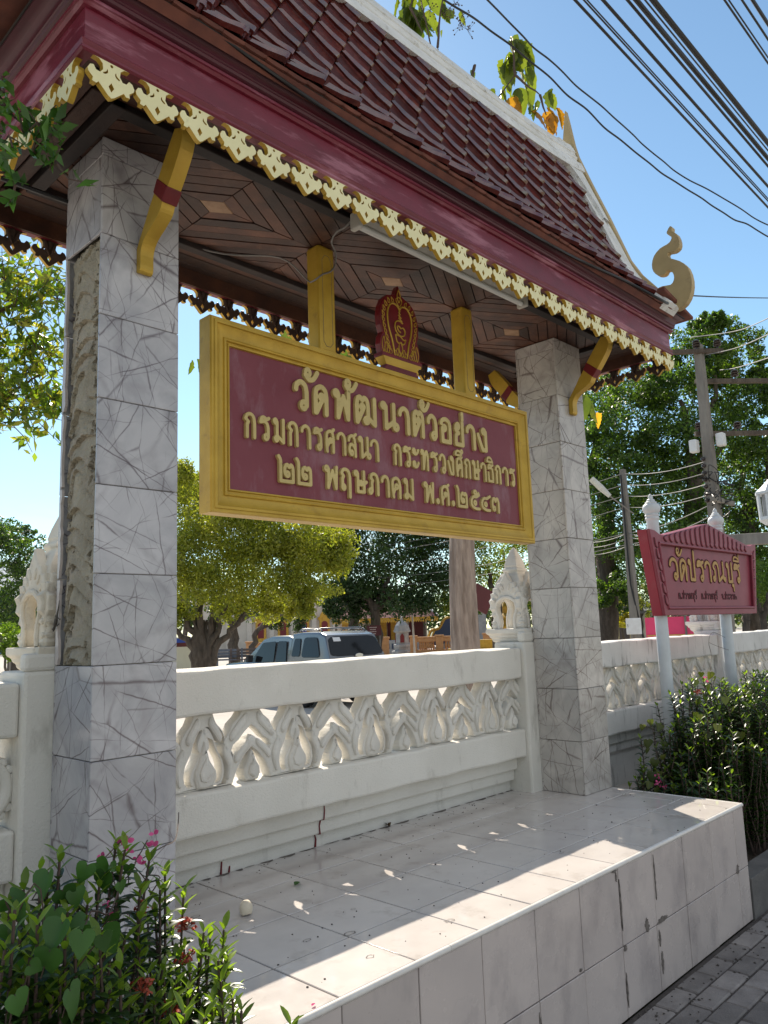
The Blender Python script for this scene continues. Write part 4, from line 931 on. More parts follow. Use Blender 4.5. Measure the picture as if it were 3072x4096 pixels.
for x0, x1 in ((1.085, 1.187), (2.150, 2.245)):
    b = MB(); b.box(x0, x1, -.372, -.285, 2.252, 2.772); o = part('hanger_post', b, 'gold_paint', sg, bevel=.012, seg=2)
    b = MB(); xm = (x0+x1)/2; b.tube([(xm-.028, -.3725, 2.30), (xm-.028, -.3725, 2.70), (xm-.012, -.3725, 2.725), (xm+.012, -.3725, 2.725), (xm+.028, -.3725, 2.70), (xm+.028, -.3725, 2.30), (xm+.012, -.3725, 2.28), (xm-.012, -.3725, 2.28), (xm-.028, -.3725, 2.30)], .0012, 4); part('groove', b, 'dirt_stain', o)
# crest on top of the frame
EX = 1.618
oh = [(0, 2.722), (.012, 2.700), (.022, 2.672), (.050, 2.660), (.085, 2.650), (.115, 2.622), (.136, 2.580), (.145, 2.530), (.141, 2.480), (.128, 2.445), (.142, 2.420), (.148, 2.380), (.138, 2.336), (0, 2.336)]
cr = part('crest', flat([mirror([(x, z) for x, z in oh])], .036, .004).shift((EX, -.362, 0)), 'plaque_red', sg)
b = MB(); 
for z0, z1, w, d in ((2.318, 2.336, .146, .030), (2.268, 2.281, .112, .022), (2.254, 2.268, .122, .024)): b.box(EX-w, EX+w, -.362-d, -.362+d, z0, z1)
part('crest_base', b, 'plaque_red', cr, bevel=.002)
b = MB(); b.loft([[(EX-w, -.362-d, z), (EX+w, -.362-d, z), (EX+w, -.362+d, z), (EX-w, -.362+d, z)] for w, d, z in ((.112, .020, 2.2815), (.118, .024, 2.290), (.138, .030, 2.3175))]); part('crest_moulding', b, 'gold_paint', cr)
g = MB(); Y = -.381
def gl(p, r=.0035, cl=False):
    pts = smooth(p, 4, cl); pts = pts+[pts[0]] if cl else pts; g.tube([(EX+x, Y, z) for x, z in pts], r, 6)
heart = [(0, 2.592), (.022, 2.612), (.055, 2.612), (.080, 2.585), (.090, 2.54), (.083, 2.48), (.062, 2.42), (.052, 2.375), (.045, 2.342)]
for s in (-1, 1): gl([(s*x, z) for x, z in heart], .0052)
for s in (-1, 1):
    for k, (x, z) in enumerate([(.045, 2.632), (.072, 2.622), (.094, 2.600), (.108, 2.572), (.115, 2.543), (.116, 2.513), (.111, 2.483), (.103, 2.455), (.095, 2.428), (.088, 2.402), (.080, 2.376)]):
        gl([(s*(x+.012), z+.014), (s*(x-.002), z+.004), (s*(x-.004), z-.010), (s*(x+.008), z-.008), (s*(x+.012), z+.014)], .0024)
    for x, h in ((.075, .03), (.092, .045), (.108, .06), (.124, .085)): gl([(s*x, 2.338), (s*(x+.010), 2.338+h*.5), (s*(x-.004), 2.338+h), (s*(x-.010), 2.338+h*.45), (s*x, 2.338)], .0022)
    for x, h in ((.038, .03), (.024, .045), (.010, .03)): gl([(s*x, 2.338), (s*(x+.008), 2.338+h*.6), (s*x, 2.338+h), (s*(x-.008), 2.338+h*.6), (s*x, 2.338)], .0022)
gl([(0, 2.345), (.014, 2.385), (0, 2.42), (-.014, 2.385), (0, 2.345)], .003)
gl([(0, 2.70), (.012, 2.665), (0, 2.63), (-.012, 2.665), (0, 2.70)], .003); gl([(0, 2.66), (.022, 2.642), (0, 2.608), (-.022, 2.642), (0, 2.66)], .0028)
# the gold character in the middle
gl([(.022, 2.523), (-.004, 2.532), (-.030, 2.520), (-.037, 2.492), (-.022, 2.462), (.004, 2.452), (.030, 2.462), (.036, 2.486), (.022, 2.500), (.006, 2.494), (-.006, 2.502), (-.020, 2.498), (-.012, 2.478), (.004, 2.472)], .0042)
gl([(-.035, 2.452), (-.010, 2.452), (.004, 2.450)], .004); gl([(-.035, 2.452), (-.026, 2.418), (-.010, 2.412), (.002, 2.418), (.014, 2.410), (.030, 2.418), (.040, 2.440)], .004); gl([(.002, 2.450), (.022, 2.436), (.040, 2.440)], .0038)
for x0, z0, x1, z1 in ((-.008, 2.548, .018, 2.532), (-.010, 2.563, .012, 2.548), (-.006, 2.578, .006, 2.565)): gl([(x0, z0), (x1, z1)], .0038)
gl([(0, 2.58), (.001, 2.602)], .006)
part('crest_ornament', g, 'gold_paint', cr, smooth=60)

# fluorescent batten and its flex
fl = thing('fluorescent_lamp', 'unlit white fluorescent batten fixed under the front eave', 'lamp', (1.595, -.735, 2.66))
b = MB(); b.extrude([(-.762, 2.735), (-.768, 2.705), (-.748, 2.688), (-.722, 2.688), (-.704, 2.705), (-.708, 2.735)], .985, 2.205, 'x'); part('housing', b, 'lamp_housing', fl, smooth=30)
b = MB(); b.tube([(1.0, -.737, 2.672), (2.19, -.737, 2.672)], .0135, 12); part('tube', b, 'lamp_tube', fl, smooth=60)
for x0, x1 in ((.972, .998), (2.192, 2.218)):
    b = MB(); b.box(x0, x1, -.766, -.706, 2.655, 2.733); part('end_cap', b, 'lamp_housing', fl, bevel=.006)
b = MB(); b.tube(smooth([(.985, -.735, 2.72), (.99, -.66, 2.70), (1.03, -.56, 2.73), (1.10, -.45, 2.752), (1.17, -.40, 2.742), (1.188, -.376, 2.70), (1.16, -.3745, 2.655), (1.11, -.375, 2.625), (1.082, -.370, 2.60), (1.080, -.33, 2.595), (1.082, -.29, 2.62), (1.0, -.20, 2.735), (.8, -.03, 2.752), (.5, .06, 2.762), (.30, .09, 2.75)], 5), .0042, 6)
part('flex', b, 'cable_grey', fl, smooth=60)
# ================================================================== red temple name sign on two posts
ns = thing('name_sign', 'red carved temple name sign standing on two white round posts', 'sign', (5.11, -.40, -.18))
for x in (4.285, 5.485):
    b = MB(); b.lathe([(.046, -.18), (.045, .3), (.044, 1.60), (.043, 1.80)], x, -.385, 20); p = part('post', b, 'white_post', ns, smooth=40)
    b = MB(); b.lathe([(.047, 1.80), (.052, 1.812), (.046, 1.824), (.053, 1.836), (.044, 1.846), (.058, 1.862), (.066, 1.885), (.058, 1.912), (.040, 1.924), (.044, 1.932), (.028, 1.942), (.030, 1.950), (.016, 1.960), (.018, 1.972), (.008, 1.990), (.001, 1.998)], x, -.385, 20); b.shift((0, 0, -.085)); part('finial', b, 'white_post', p, smooth=40)
out = [(4.21, 1.018), (6.02, 1.018), (6.165, 1.632), (6.10, 1.628), (6.03, 1.610), (5.96, 1.612), (5.115, 1.742), (4.30, 1.598), (4.235, 1.600), (4.16, 1.625), (4.075, 1.630)]
inn = [(4.205, 1.535), (4.27, 1.07), (5.965, 1.07), (6.035, 1.535)]
b = flat([out], .075, .004).shift((0, -.395, 0)); part('board', b, 'bright_red', ns)
b = flat([out, inn], .022, .004).shift((0, -.444, 0)); part('frame', b, 'rose_red', ns)
b = MB(); b.extrude([(q[0], q[1]) for q in [(4.195, 1.542), (4.265, 1.062), (5.97, 1.062), (6.042, 1.542)]], -.4365, -.430, 'y'); part('panel', b, 'rose_red', ns)
fp2 = MB()
for a_, b_ in zip(inn, inn[1:]+inn[:1]): fp2.tube([(a_[0], -.455, a_[1]), (b_[0], -.455, b_[1])], .011, 8)
part('panel_moulding', fp2, 'rose_red', ns, smooth=50)
cv = MB(); dk = MB(); CV = []   # carved leaves in the gable and down the two sides
def carve(pts_):
    P = smooth(pts_, 3, True); cv.join(flat([P], .014, .006).shift((0, -.458, 0))); dk.tube([(x, -.4555, z) for x, z in P]+[(P[0][0], -.4555, P[0][1])], .0045, 4)
for s in (-1, 1):
    for k in range(9):
        x = 5.115+s*(.035+k*.094); top = 1.728-abs(x-5.115)*.158; w = .037
        if top-1.552 < .015: continue
        carve([(x-s*.01, top-.006), (x+s*w, top-.020), (x+s*w*.9, 1.566), (x, 1.553), (x-s*.028, 1.572), (x-s*.016, 1.60)])
    CV.append((cv, dk)); cv, dk = MB(), MB()
    for k in range(6):
        z = 1.54-k*.082; xe = (4.112+(1.632-z)*.215) if s < 0 else (6.125-(1.632-z)*.225)
        carve([(xe, z+.03), (xe+s*.030*-1, z+.01), (xe-s*.045, z-.035), (xe-s*.012, z-.030)])
    CV.append((cv, dk)); cv, dk = MB(), MB()
for cv, dk in CV: part('carved_leaf', cv, 'rose_red', ns); part('carved_line', dk, 'deep_red', ns)
zb, h = 1.277, .165
rows = [(ch, a, c, zb, h, .026) for ch, a, c in [('ว', 4.375, 4.530), ('ด', 4.540, 4.690), ('ป', 4.700, 4.850), ('ร', 4.862, 5.005), ('า', 5.012, 5.140), ('ณ', 5.160, 5.440), ('บ', 5.452, 5.605), ('ร', 5.616, 5.770)]]
rows += [('ั', 4.505, 4.630, 1.458, .12, .018), ('ี', 5.625, 5.762, 1.458, .11, .017), ('ุ', 5.545, 5.612, 1.272, .17, .018)]
lettering('lettering', rows, -.4385, .007, 'old_gold', ns, .0018)
m = MB()
for ch, x0, x1, z, h, sw in rows:   # dark cut edge of every carved letter
    for lp in glyph_loops(ch, x0-.003, x1+.003, z, h, sw+.010): m.tube([(x-.002, -.4375, zz+.002) for x, zz in lp[::2]+lp[:1]], .0045, 4)
part('letter_cut', m, 'deep_red', ns)
rows = []
for word, xa, xb in (('ต.ปราณบุรี', 4.494, 4.823), ('อ.ปราณบุรี', 4.907, 5.227), ('จ.ประจวบฯ', 5.311, 5.638)):
    W_ = {'.': .022, 'ณ': .062, 'า': .030, 'ฯ': .026, 'ะ': .030, 'ุ': 0, 'ี': 0}; tot = sum(W_.get(c, .040)+(.006 if W_.get(c, 1) else 0) for c in word)-.006; k_ = (xb-xa)/tot; x = xa
    for ch in word:
        if ch == 'ี': rows.append((ch, x-.040*k_, x-.004, 1.187, .040, .0065)); continue
        if ch == 'ุ': rows.append((ch, x-.020*k_, x-.003, 1.138, .060, .0065)); continue
        w = W_.get(ch, .040)*k_; rows.append((ch, x, x+w, 1.138, .046, .0072)); x += w+.006*k_
lettering('lettering', rows, -.4375, .005, 'deep_red', ns, .001)

# ================================================================== small things on the platform
eb = MB(); prof = [(.001, .046), (.008, .044), (.014, .036), (.017, .025), (.0165, .014), (.0155, .008)]
rings = []
for r_, z in prof[::-1]: rings.append([(r_*math.cos(2*math.pi*i/14), r_*math.sin(2*math.pi*i/14), z+(random.Random(i).uniform(-.005, .004) if z < .01 else 0)) for i in range(14)])
eb.loft(rings, cap=False); eb.xf(Matrix.Diagonal((1.4, 1.4, 1.1, 1))).shift((.575, -.478, -.001)); solo('eggshell', eb, 'eggshell', 'broken eggshell standing upside down on the tiled platform', 'eggshell', smooth=50)
def litter(name, x, y, s, rz, mt, label, cat, curl=.35):
    p = smooth([(-.5, 0), (-.2, .26), (.15, .24), (.5, 0), (.15, -.24), (-.2, -.26)], 3, True); m = MB(); n = len(p)
    vs = [(a*s, b*s, .004+s*curl*(abs(b)*1.3+.3*a*a)) for a, b in p]+[(0, 0, .004)]; m.add(vs, [(i, (i+1) % n, n) for i in range(n)])
    m.xf(Matrix.Rotation(rz, 4, 'Z')).shift((x, y, .0)); return solo(name, m, mt, label, cat, smooth=60)
litter('fallen_leaf', .90, -.369, .045, .4, 'vine_leaf', 'single curled green leaf lying on the tiled platform', 'leaf', .6)
litter('fallen_leaf', 1.785, -.012, .05, 1.1, 'brown_leaf', 'small dry brown leaf at the foot of the wall', 'leaf', .9)
litter('flower_petal', .279, -1.19, .017, .3, 'pink_petal', 'tiny pink petal lying near the platform front edge', 'petal', .5)
rng = random.Random(21); gm = MB()
for k in range(230):
    x, y = rng.uniform(.33, 3.2), rng.uniform(-1.2, -.02)
    if rng.random() < .35: y = -.03-abs(rng.gauss(0, .06))
    s = rng.uniform(.0012, .0038)*(1.3 if rng.random() < .1 else 1); m = MB(); m.lathe([(s*.4, 0), (s, s*.35), (s*.7, s*.8), (.0002, s)], x, y, 6, rng.random()*6); gm.join(m)
for k in range(120):
    x, y = rng.uniform(1.9, 3.6), -1.235-abs(rng.gauss(0, .12)); s = rng.uniform(.003, .008); m = MB(); m.lathe([(s*.5, -.582), (s, -.582+s*.4), (.0002, -.582+s)], x, y, 6); gm.join(m)
struct('grit', gm, 'pebble', 'stuff')
sm = MB(); rng = random.Random(31)   # dried drip rings and dirt smudges
def spot(x, y, a, b, sd):
    r_ = random.Random(sd); n = 16; p = [(x+a*math.cos(2*math.pi*k/n)*r_.uniform(.75, 1.15), y+b*math.sin(2*math.pi*k/n)*r_.uniform(.75, 1.15), .0016) for k in range(n)]
    q = [(x+(px-x)*.82, y+(py-y)*.82, .0016) for px, py, _ in p]; sm.add(p+q, [(i, (i+1) % n, (i+1) % n+n, i+n) for i in range(n)])
for k, (x, y, a, b) in enumerate([(.687, -.895, .024, .014), (.56, -.83, .018, .01), (.60, -1.08, .015, .012), (.98, -1.08, .02, .012), (1.3, -.8, .012, .008), (.85, -.74, .01, .008), (1.9, -.95, .02, .006), (2.3, -.62, .03, .006), (1.1, -.42, .016, .01), (.45, -.35, .02, .012)]): spot(x, y, a, b, k)
r_ = random.Random(3); x = .31
while x < 2.86:   # grime gathered along the foot of the wall
    w = r_.uniform(.03, .12); d_ = r_.uniform(.006, .03); sm.add([(x, -.004, .0013), (x+w, -.004, .0013), (x+w*.8, -.004-d_*.7, .0013), (x+w*.45, -.004-d_, .0013), (x+w*.1, -.004-d_*.5, .0013)], [(0, 1, 2, 3, 4)]); x += w*r_.uniform(1., 1.5)
struct('dried_splashes', sm, 'dirt_stain', 'stuff')

# gecko on the left pillar's side, head down
gk = thing('gecko', 'small grey brown gecko clinging head down to the bare pillar side', 'gecko', (0, -.185, 1.02))
b = MB(); spine = [(-.004, -.200, 1.125), (-.004, -.197, 1.105), (-.005, -.192, 1.085), (-.006, -.189, 1.070), (-.007, -.186, 1.060), (-.007, -.183, 1.050), (-.007, -.178, 1.040), (-.006, -.173, 1.034), (-.007, -.168, 1.027), (-.006, -.163, 1.019)]
b.tube(spine, [.0008, .0017, .0026, .0036, .0058, .0066, .006, .0042, .0056, .0020], 10)
for (a, m_, c) in (((-.006, -.186, 1.060), (-.006, -.200, 1.064), (-.003, -.207, 1.058)), ((-.006, -.186, 1.060), (-.006, -.176, 1.070), (-.003, -.168, 1.073)), ((-.006, -.176, 1.038), (-.006, -.190, 1.036), (-.003, -.199, 1.042)), ((-.006, -.176, 1.038), (-.006, -.164, 1.042), (-.003, -.160, 1.050))):
    b.tube([a, m_, c], [.0026, .0019, .0013], 6)
    for dy, dz in ((-.005, -.002), (-.004, .003), (0, .005), (.003, .003), (.004, -.002)): b.tube([c, (c[0]+.001, c[1]+dy, c[2]+dz)], [.001, .0006], 4)
part('body', b, 'gecko_skin', gk, smooth=60)
for y in (-.171, -.164):
    e = MB(); e.lathe([(.0003, -.001), (.0011, 0), (.0003, .001)], 0, 0, 8); e.shift((-.0112, y, 1.025)); part('eye', e, 'rubber', gk)
# ================================================================== pickup truck
tk = thing('pickup_truck', 'silver pickup truck with a glazed rear canopy parked behind the wall', 'truck', (11.55, 11.35, ZG), R(-7), None, False)
def sect(w, z0, z1, y, tum=0., n=5): # rounded rectangular ring seen along y
    r_ = .07; pts_ = []
    for cx_, cz_, a0 in ((w-r_-tum, z1-r_, 0), (-(w-r_-tum), z1-r_, 90), (-(w-r_), z0+r_, 180), (w-r_, z0+r_, 270)):
        for k in range(n+1): a = R(a0+90*k/n); pts_.append((cx_+r_*math.cos(a), y, cz_+r_*math.sin(a)))
    return pts_
b = MB(); b.loft([sect(.80, .42, .98, -1.18), sect(.86, .38, 1.02, -1.10), sect(.87, .36, 1.03, 0), sect(.87, .36, 1.03, 2.2), sect(.87, .36, 1.02, 3.0), sect(.85, .38, .97, 3.7), sect(.78, .42, .88, 3.95)]); part('body', b, 'silver_paint', tk, smooth=40)
b = MB(); b.box(-.875, .875, -1.12, 3.7, .40, .66); part('cladding', b, 'grey_paint', tk, bevel=.03)
b = MB(); b.loft([sect(.83, .95, 1.60, .52, .10), sect(.83, .95, 1.655, .75, .13), sect(.83, .95, 1.66, 1.5, .14), sect(.83, .95, 1.60, 1.95, .15), sect(.84, .95, 1.10, 2.72, .06)]); part('cab', b, 'silver_paint', tk, smooth=40)
b = MB(); b.loft([sect(.83, .98, 1.15, -1.14, .03), sect(.84, .98, 1.64, -.86, .12), sect(.84, .98, 1.72, -.60, .13), sect(.84, .98, 1.73, .1, .13), sect(.84, .98, 1.70, .50, .13)]); cano = part('canopy', b, 'silver_paint', tk, smooth=40)
def pane(q, nm, par, t=.008):
    m = MB(); q = [Vector(p) for p in q]; nn = (q[1]-q[0]).cross(q[2]-q[0]).normalized()
    c_ = sum(q, Vector())/len(q)
    m.loft([[tuple(p) for p in q], [tuple(p+nn*t) for p in q]]); return part(nm, m, 'car_glass', par, bevel=.004)
def rnd(q, k=.14): # soften a quad's corners
    out = []; n = len(q)
    for i in range(n):
        a, p, c = Vector(q[i-1]), Vector(q[i]), Vector(q[(i+1) % n]); out += [tuple(p.lerp(a, k)), tuple(p.lerp(a, k*.3).lerp(c, k*.3)), tuple(p.lerp(c, k))]
    return out
pane(rnd([(-.76, -1.150, 1.165), (.76, -1.150, 1.165), (.66, -.900, 1.605), (-.66, -.900, 1.605)]), 'rear_window', cano)
pane(rnd([(-.78, -1.186, .90), (.78, -1.186, .90), (.78, -1.168, 1.03), (-.78, -1.168, 1.03)], .06), 'tailgate_trim', cano)
for s in (-1, 1):
    o = (lambda q: q) if s > 0 else (lambda q: list(reversed(q)))
    X = lambda z: s*(.845-.13*max(0, (z-1.05))/.66)
    P = lambda y, z: (X(z), y, z)
    pane(rnd(o([P(-.80, 1.14), P(-.02, 1.14), P(-.05, 1.60), P(-.58, 1.60)])), 'side_window', cano)
    pane(rnd(o([P(.05, 1.16), P(.42, 1.16), P(.36, 1.58), P(.10, 1.58)])), 'side_window', cano)
    pane(rnd(o([P(.62, 1.02), P(1.12, 1.02), P(1.10, 1.53), P(.72, 1.53)]), .08), 'cab_window', tk)
    pane(rnd(o([P(1.20, 1.02), P(2.32, 1.02), P(1.84, 1.50), P(1.22, 1.53)]), .06), 'cab_window', tk)
    b = MB(); b.loft([[(s*.90, 2.20, 1.02), (s*1.04, 2.24, 1.02), (s*1.04, 2.12, 1.02), (s*.90, 2.12, 1.02)], [(s*.88, 2.20, 1.20), (s*1.05, 2.24, 1.22), (s*1.05, 2.12, 1.22), (s*.88, 2.12, 1.20)]]); part('mirror', b, 'rubber', tk, bevel=.02)
    b = MB(); b.box(s*.72-.07, s*.72+.07, -1.215, -1.08, .70, .98); part('tail_light', b, 'tail_red', tk, bevel=.02)
    b = MB(); b.tube([(s*.62, -.62, 1.72), (s*.62, -.55, 1.775), (s*.62, .30, 1.775), (s*.62, .38, 1.71)], .016, 8); part('roof_rail', b, 'grey_paint', tk, smooth=60)
    for y in (-.05, 2.95):
        w = MB(); w.lathe([(.2, -.115), (.33, -.115), (.365, -.09), (.37, 0), (.365, .09), (.33, .115), (.2, .115)], 0, 0, 28); w.xf(Matrix.Translation((s*.765, y, .37)) @ Matrix.Rotation(math.pi/2, 4, 'Y')); wh = part('wheel', w, 'rubber', tk, smooth=40)
        w = MB(); w.lathe([(.02, .10), (.12, .112), (.20, .118), (.215, .08)], 0, 0, 18); w.xf(Matrix.Translation((s*.765, y, .37)) @ Matrix.Rotation(s*math.pi/2, 4, 'Y')); part('rim', w, 'chrome', wh, smooth=30)
b = MB()
for y in (-.50, .25): b.tube([(-.64, y, 1.745), (-.60, y, 1.80), (.60, y, 1.80), (.64, y, 1.745)], .016, 8)
part('roof_rack', b, 'grey_paint', tk, smooth=60)
pane(rnd([(-.66, 2.64, 1.10), (.66, 2.64, 1.10), (.58, 2.03, 1.57), (-.58, 2.03, 1.57)], .06), 'windscreen', tk)
b = MB(); b.box(-.80, .80, -1.26, -1.14, .44, .62); part('bumper', b, 'chrome', tk, bevel=.03)
b = MB(); b.extrude([(.11*math.cos(2*math.pi*i/18), 1.165+.045*math.sin(2*math.pi*i/18)) for i in range(18)], -1.190, -1.14, 'y'); part('latch_badge', b, 'chrome', cano, bevel=.01)
b = MB(); b.loft([[(-.56, -.972, 1.49), (-.36, -.972, 1.49), (-.36, -.920, 1.58), (-.56, -.920, 1.58)], [(-.56, -.980, 1.495), (-.36, -.980, 1.495), (-.36, -.928, 1.585), (-.56, -.928, 1.585)]]); part('sticker', b, 'paper', cano)

# ================================================================== trees
def tree(name, label, base, group, trunk, clumps, per, size, mats, seed, probs=None, bark='bark_dark', shell=.45, sub=9, sr=.34, aspect=.45, droop=0., aerial=False):
    t = thing(name, label, 'tree', base, 0, group)
    tm = MB()
    for i, (a, b_, r0, r1) in enumerate(trunk): branch(tm, a, b_, r0, r1, seed*31+i)
    part('trunk', tm, bark, t, smooth=60)
    if clumps: leaves_mesh('crown', clump_points(clumps, per, seed, shell, sub, sr), size, seed, mats, t, aspect, droop, probs=probs)
    return t
V3 = lambda p: tuple(float(x) for x in p)
# yellow-green fig tree with several twisted stems
D = 30; fb_ = ground_at(812, D); fz = lambda u, v, d=D: V3(at(u, v, d))
stems = []
for (u0, u1, v1, r0) in ((800, 735, 2420, .22), (815, 800, 2380, .20), (830, 850, 2440, .18), (840, 980, 2450, .15), (790, 690, 2500, .16), (820, 910, 2420, .14), (805, 770, 2300, .14)):
    stems.append((V3(at(u0, 2690, D)), fz(u0+(u1-u0)*.15, 2590), r0*1.25, r0)); stems.append((fz(u0+(u1-u0)*.15, 2590), fz(u1, v1), r0, .05))
for k in range(9): stems.append((V3(at(790+k*7, 2700, D-.2+.08*k)), fz(775+k*13, 2480, D-.1+.05*k), .10, .05))
cl = []
rng = np.random.default_rng(12)
for u, v, r_ in [(820, 2290, 1.5), (960, 2270, 1.6), (1100, 2260, 1.6), (850, 2130, 1.6), (990, 2130, 1.6), (1120, 2150, 1.5), (1240, 2210, 1.3), (890, 2000, 1.3), (1030, 2020, 1.3), (760, 2330, 1.3), (880, 2350, 1.3), (1000, 2350, 1.25), (1120, 2330, 1.2), (1230, 2330, 1.1), (1310, 2250, .9), (1340, 2200, .8), (760, 2200, 1.4), (900, 2190, 1.4), (1040, 2200, 1.4), (1180, 2200, 1.3), (1290, 2140, 1.0), (780, 2080, 1.4), (920, 2060, 1.4), (1060, 2080, 1.3), (1190, 2100, 1.2), (820, 1985, 1.2), (960, 1980, 1.2), (720, 1960, 1.1), (700, 2440, .9), (640, 2300, 1.4), (600, 2150, 1.4), (1080, 2420, .75), (930, 2430, .8), (1210, 2420, .7), (730, 1890, .9), (1130, 2010, .9)]:
    cl.append((at(u, v, D+rng.uniform(-1.6, 1.6)), (r_, r_, r_*.8)))
tree('fig_tree', 'broad yellow green fig tree with a twisted trunk beyond the parked pickup', fb_, 'trees in the temple yard', stems, cl, 2300, .135, ['fig_leaf', 'fig_leaf_bright'], 5, [.72, .28], 'bark_dark', .15, 16, .46)
# dark trees before the temple hall
D = 52
def dark(u, d, seed, label, cl_, trunkpx, size=.24, per=1700, mats=('dark_leaf',), base_dz=0, r=.33):
    base = ground_at(u, d); tr = [(base, V3(at(trunkpx[0], trunkpx[1], d)), r*1.2, r*.8)]
    for q in trunkpx[2:]: tr.append((V3(at(trunkpx[0], trunkpx[1], d)), V3(at(q[0], q[1], d)), r*.7, .08))
    rg = np.random.default_rng(seed); cl2 = [(at(u_, v_, d+rg.uniform(-2.5, 2.5)), (r_, r_, r_*.8)) for u_, v_, r_ in cl_]
    return tree('shade_tree', label, base, 'trees in the temple yard', tr, cl2, per, size, list(mats), seed, None, 'bark_dark', .25, 12, .46)
dark(1505, 46, 21, 'dark shade tree with a round crown left of the flagpole', [(1380, 2390, 1.6), (1460, 2420, 1.5), (1540, 2400, 1.6), (1640, 2390, 1.8), (1420, 2300, 2), (1540, 2300, 2.1), (1660, 2300, 2.2), (1760, 2330, 1.9), (1400, 2200, 2), (1520, 2190, 2.2), (1650, 2180, 2.2), (1770, 2200, 2.0), (1440, 2090, 2), (1580, 2080, 2.2), (1700, 2090, 2.2), (1350, 2130, 1.5), (1380, 2060, 1.6), (1800, 2090, 1.8), (1560, 1970, 2.2), (1700, 1980, 2.2), (1440, 1980, 2.0), (1350, 1990, 1.3)], [(1500), 2440, (1420, 2330), (1560, 2300), (1650, 2330)])
dark(1415, 47, 22, 'slim dark tree standing left of the maroon notice board', [(1340, 2360, 1.3), (1420, 2370, 1.3), (1340, 2440, .8)], [1412, 2440, (1360, 2360), (1450, 2350)], per=900)
dark(1985, 44, 23, 'tree with sunlit leaves between the pale trunk and the stucco shrine', [(1960, 2300, 1.3), (2040, 2260, 1.3), (2100, 2340, 1.2), (1950, 2210, 1.4), (2050, 2170, 1.5), (2120, 2230, 1.3), (1930, 2400, .9), (1990, 2090, 1.6), (2100, 2100, 1.6), (1900, 2140, 1.4), (1880, 2300, 1.3), (1800, 2420, .9), (2150, 2400, 1.1)], [1990, 2420, (1950, 2280), (2060, 2260)], .17, 1000, ('rain_leaf', 'fig_leaf'))
dark(940, 50, 24, 'leaning dark trees behind the benches', [(900, 2430, 1.0), (1040, 2430, 1.2), (1120, 2440, 1.0), (1180, 2460, .7), (860, 2470, .8), (990, 2400, 1.2)], [930, 2500, (880, 2430), (1080, 2420), (1000, 2420)], .16, 900)
dark(985, 45, 28, 'leaning thin tree right of the benches', [(1150, 2460, .8), (1190, 2500, .6), (1110, 2490, .6)], [1030, 2520, (1110, 2450), (1180, 2440)], .14, 800, r=.18)
# big trees on the right, behind the poles
D = 40
def big(u, d, seed, label, cl_, tr_, per, size, mats, probs=None):
    base = ground_at(u, d); rg = np.random.default_rng(seed)
    tr = [(V3(at(*(a[:2]), d)) if a is not None else base, V3(at(b_[0], b_[1], d)), r0, r1) for a, b_, r0, r1 in tr_]
    cl2 = [(at(u_, v_, d+rg.uniform(-3, 3)), (r_, r_, r_*.8)) for u_, v_, r_ in cl_]
    return tree('rain_tree', label, base, 'tall trees beyond the utility poles', tr, cl2, int(per*1.25), size*1.05, mats, seed, probs, 'bark_dark', .30, 22, .27)
big(2400, 42, 31, 'tall leaning tree just right of the right marble pillar', [(2390, 1600, 2.0), (2420, 1750, 2.0), (2400, 1880, 2.0), (2480, 1660, 2.0), (2500, 1820, 2.2), (2420, 2010, 2.2), (2520, 1960, 2.2), (2580, 1560, 1.6), (2470, 1540, 1.6), (2400, 2130, 2.0), (2500, 2100, 2.2), (2420, 2250, 1.8), (2500, 2280, 1.6), (2600, 1720, 2.0), (2620, 1890, 2.0), (2340, 1700, 1.6), (2330, 1850, 1.6), (2450, 2380, 1.3)], [(None, (2420, 2050), .55, .45), ((2420, 2050), (2380, 1740), .4, .2), ((2420, 2050), (2520, 1800), .3, .1)], 1500, .20, ['rain_leaf', 'dark_leaf'], [.7, .3])
big(2760, 40, 32, 'tallest tree behind the near utility pole with an airy top', [(2860, 1340, 1.2), (2790, 1390, 1.6), (2920, 1380, 1.6), (2740, 1470, 1.9), (2850, 1460, 1.9), (2960, 1490, 1.7), (2700, 1590, 2.0), (2820, 1580, 2.2), (2930, 1600, 1.8), (2680, 1720, 2.0), (2790, 1740, 2.2), (2900, 1730, 1.9), (2660, 1860, 2.0), (2780, 1890, 2.2), (2660, 2010, 2.1), (2780, 2050, 2.3), (2640, 2160, 2.1), (2760, 2200, 2.2), (2640, 2300, 1.8), (2750, 2340, 1.8), (2640, 1480, 1.3), (2620, 1590, 1.4), (2885, 1275, .6), (2815, 1300, .7)], [(None, (2770, 1950), .6, .4), ((2770, 1950), (2720, 1600), .3, .1), ((2770, 1950), (2860, 1500), .3, .08), ((2770, 1950), (2950, 1700), .25, .06)], 1500, .19, ['rain_leaf', 'dark_leaf'], [.8, .2])
big(3020, 43, 33, 'dense tree at the far right behind the lantern post', [(3040, 1620, 1.8), (2960, 1800, 2.0), (3060, 1860, 2.0), (2900, 1900, 2.0), (3000, 1960, 2.2), (3090, 2020, 2.0), (2890, 2040, 2.1), (2990, 2110, 2.2), (3080, 2180, 2.1), (2890, 2190, 2.0), (2980, 2260, 1.9), (3070, 2310, 1.8), (2890, 2330, 1.6), (3050, 1480, 1.1), (3070, 1740, 1.4), (3130, 1900, 2.2), (3140, 2100, 2.2), (3060, 1580, 1.2)], [(None, (3000, 2200), .5, .4), ((3000, 2200), (2960, 1850), .3, .1), ((3000, 2200), (3080, 1700), .3, .1)], 1400, .20, ['rain_leaf', 'dark_leaf'], [.7, .3])
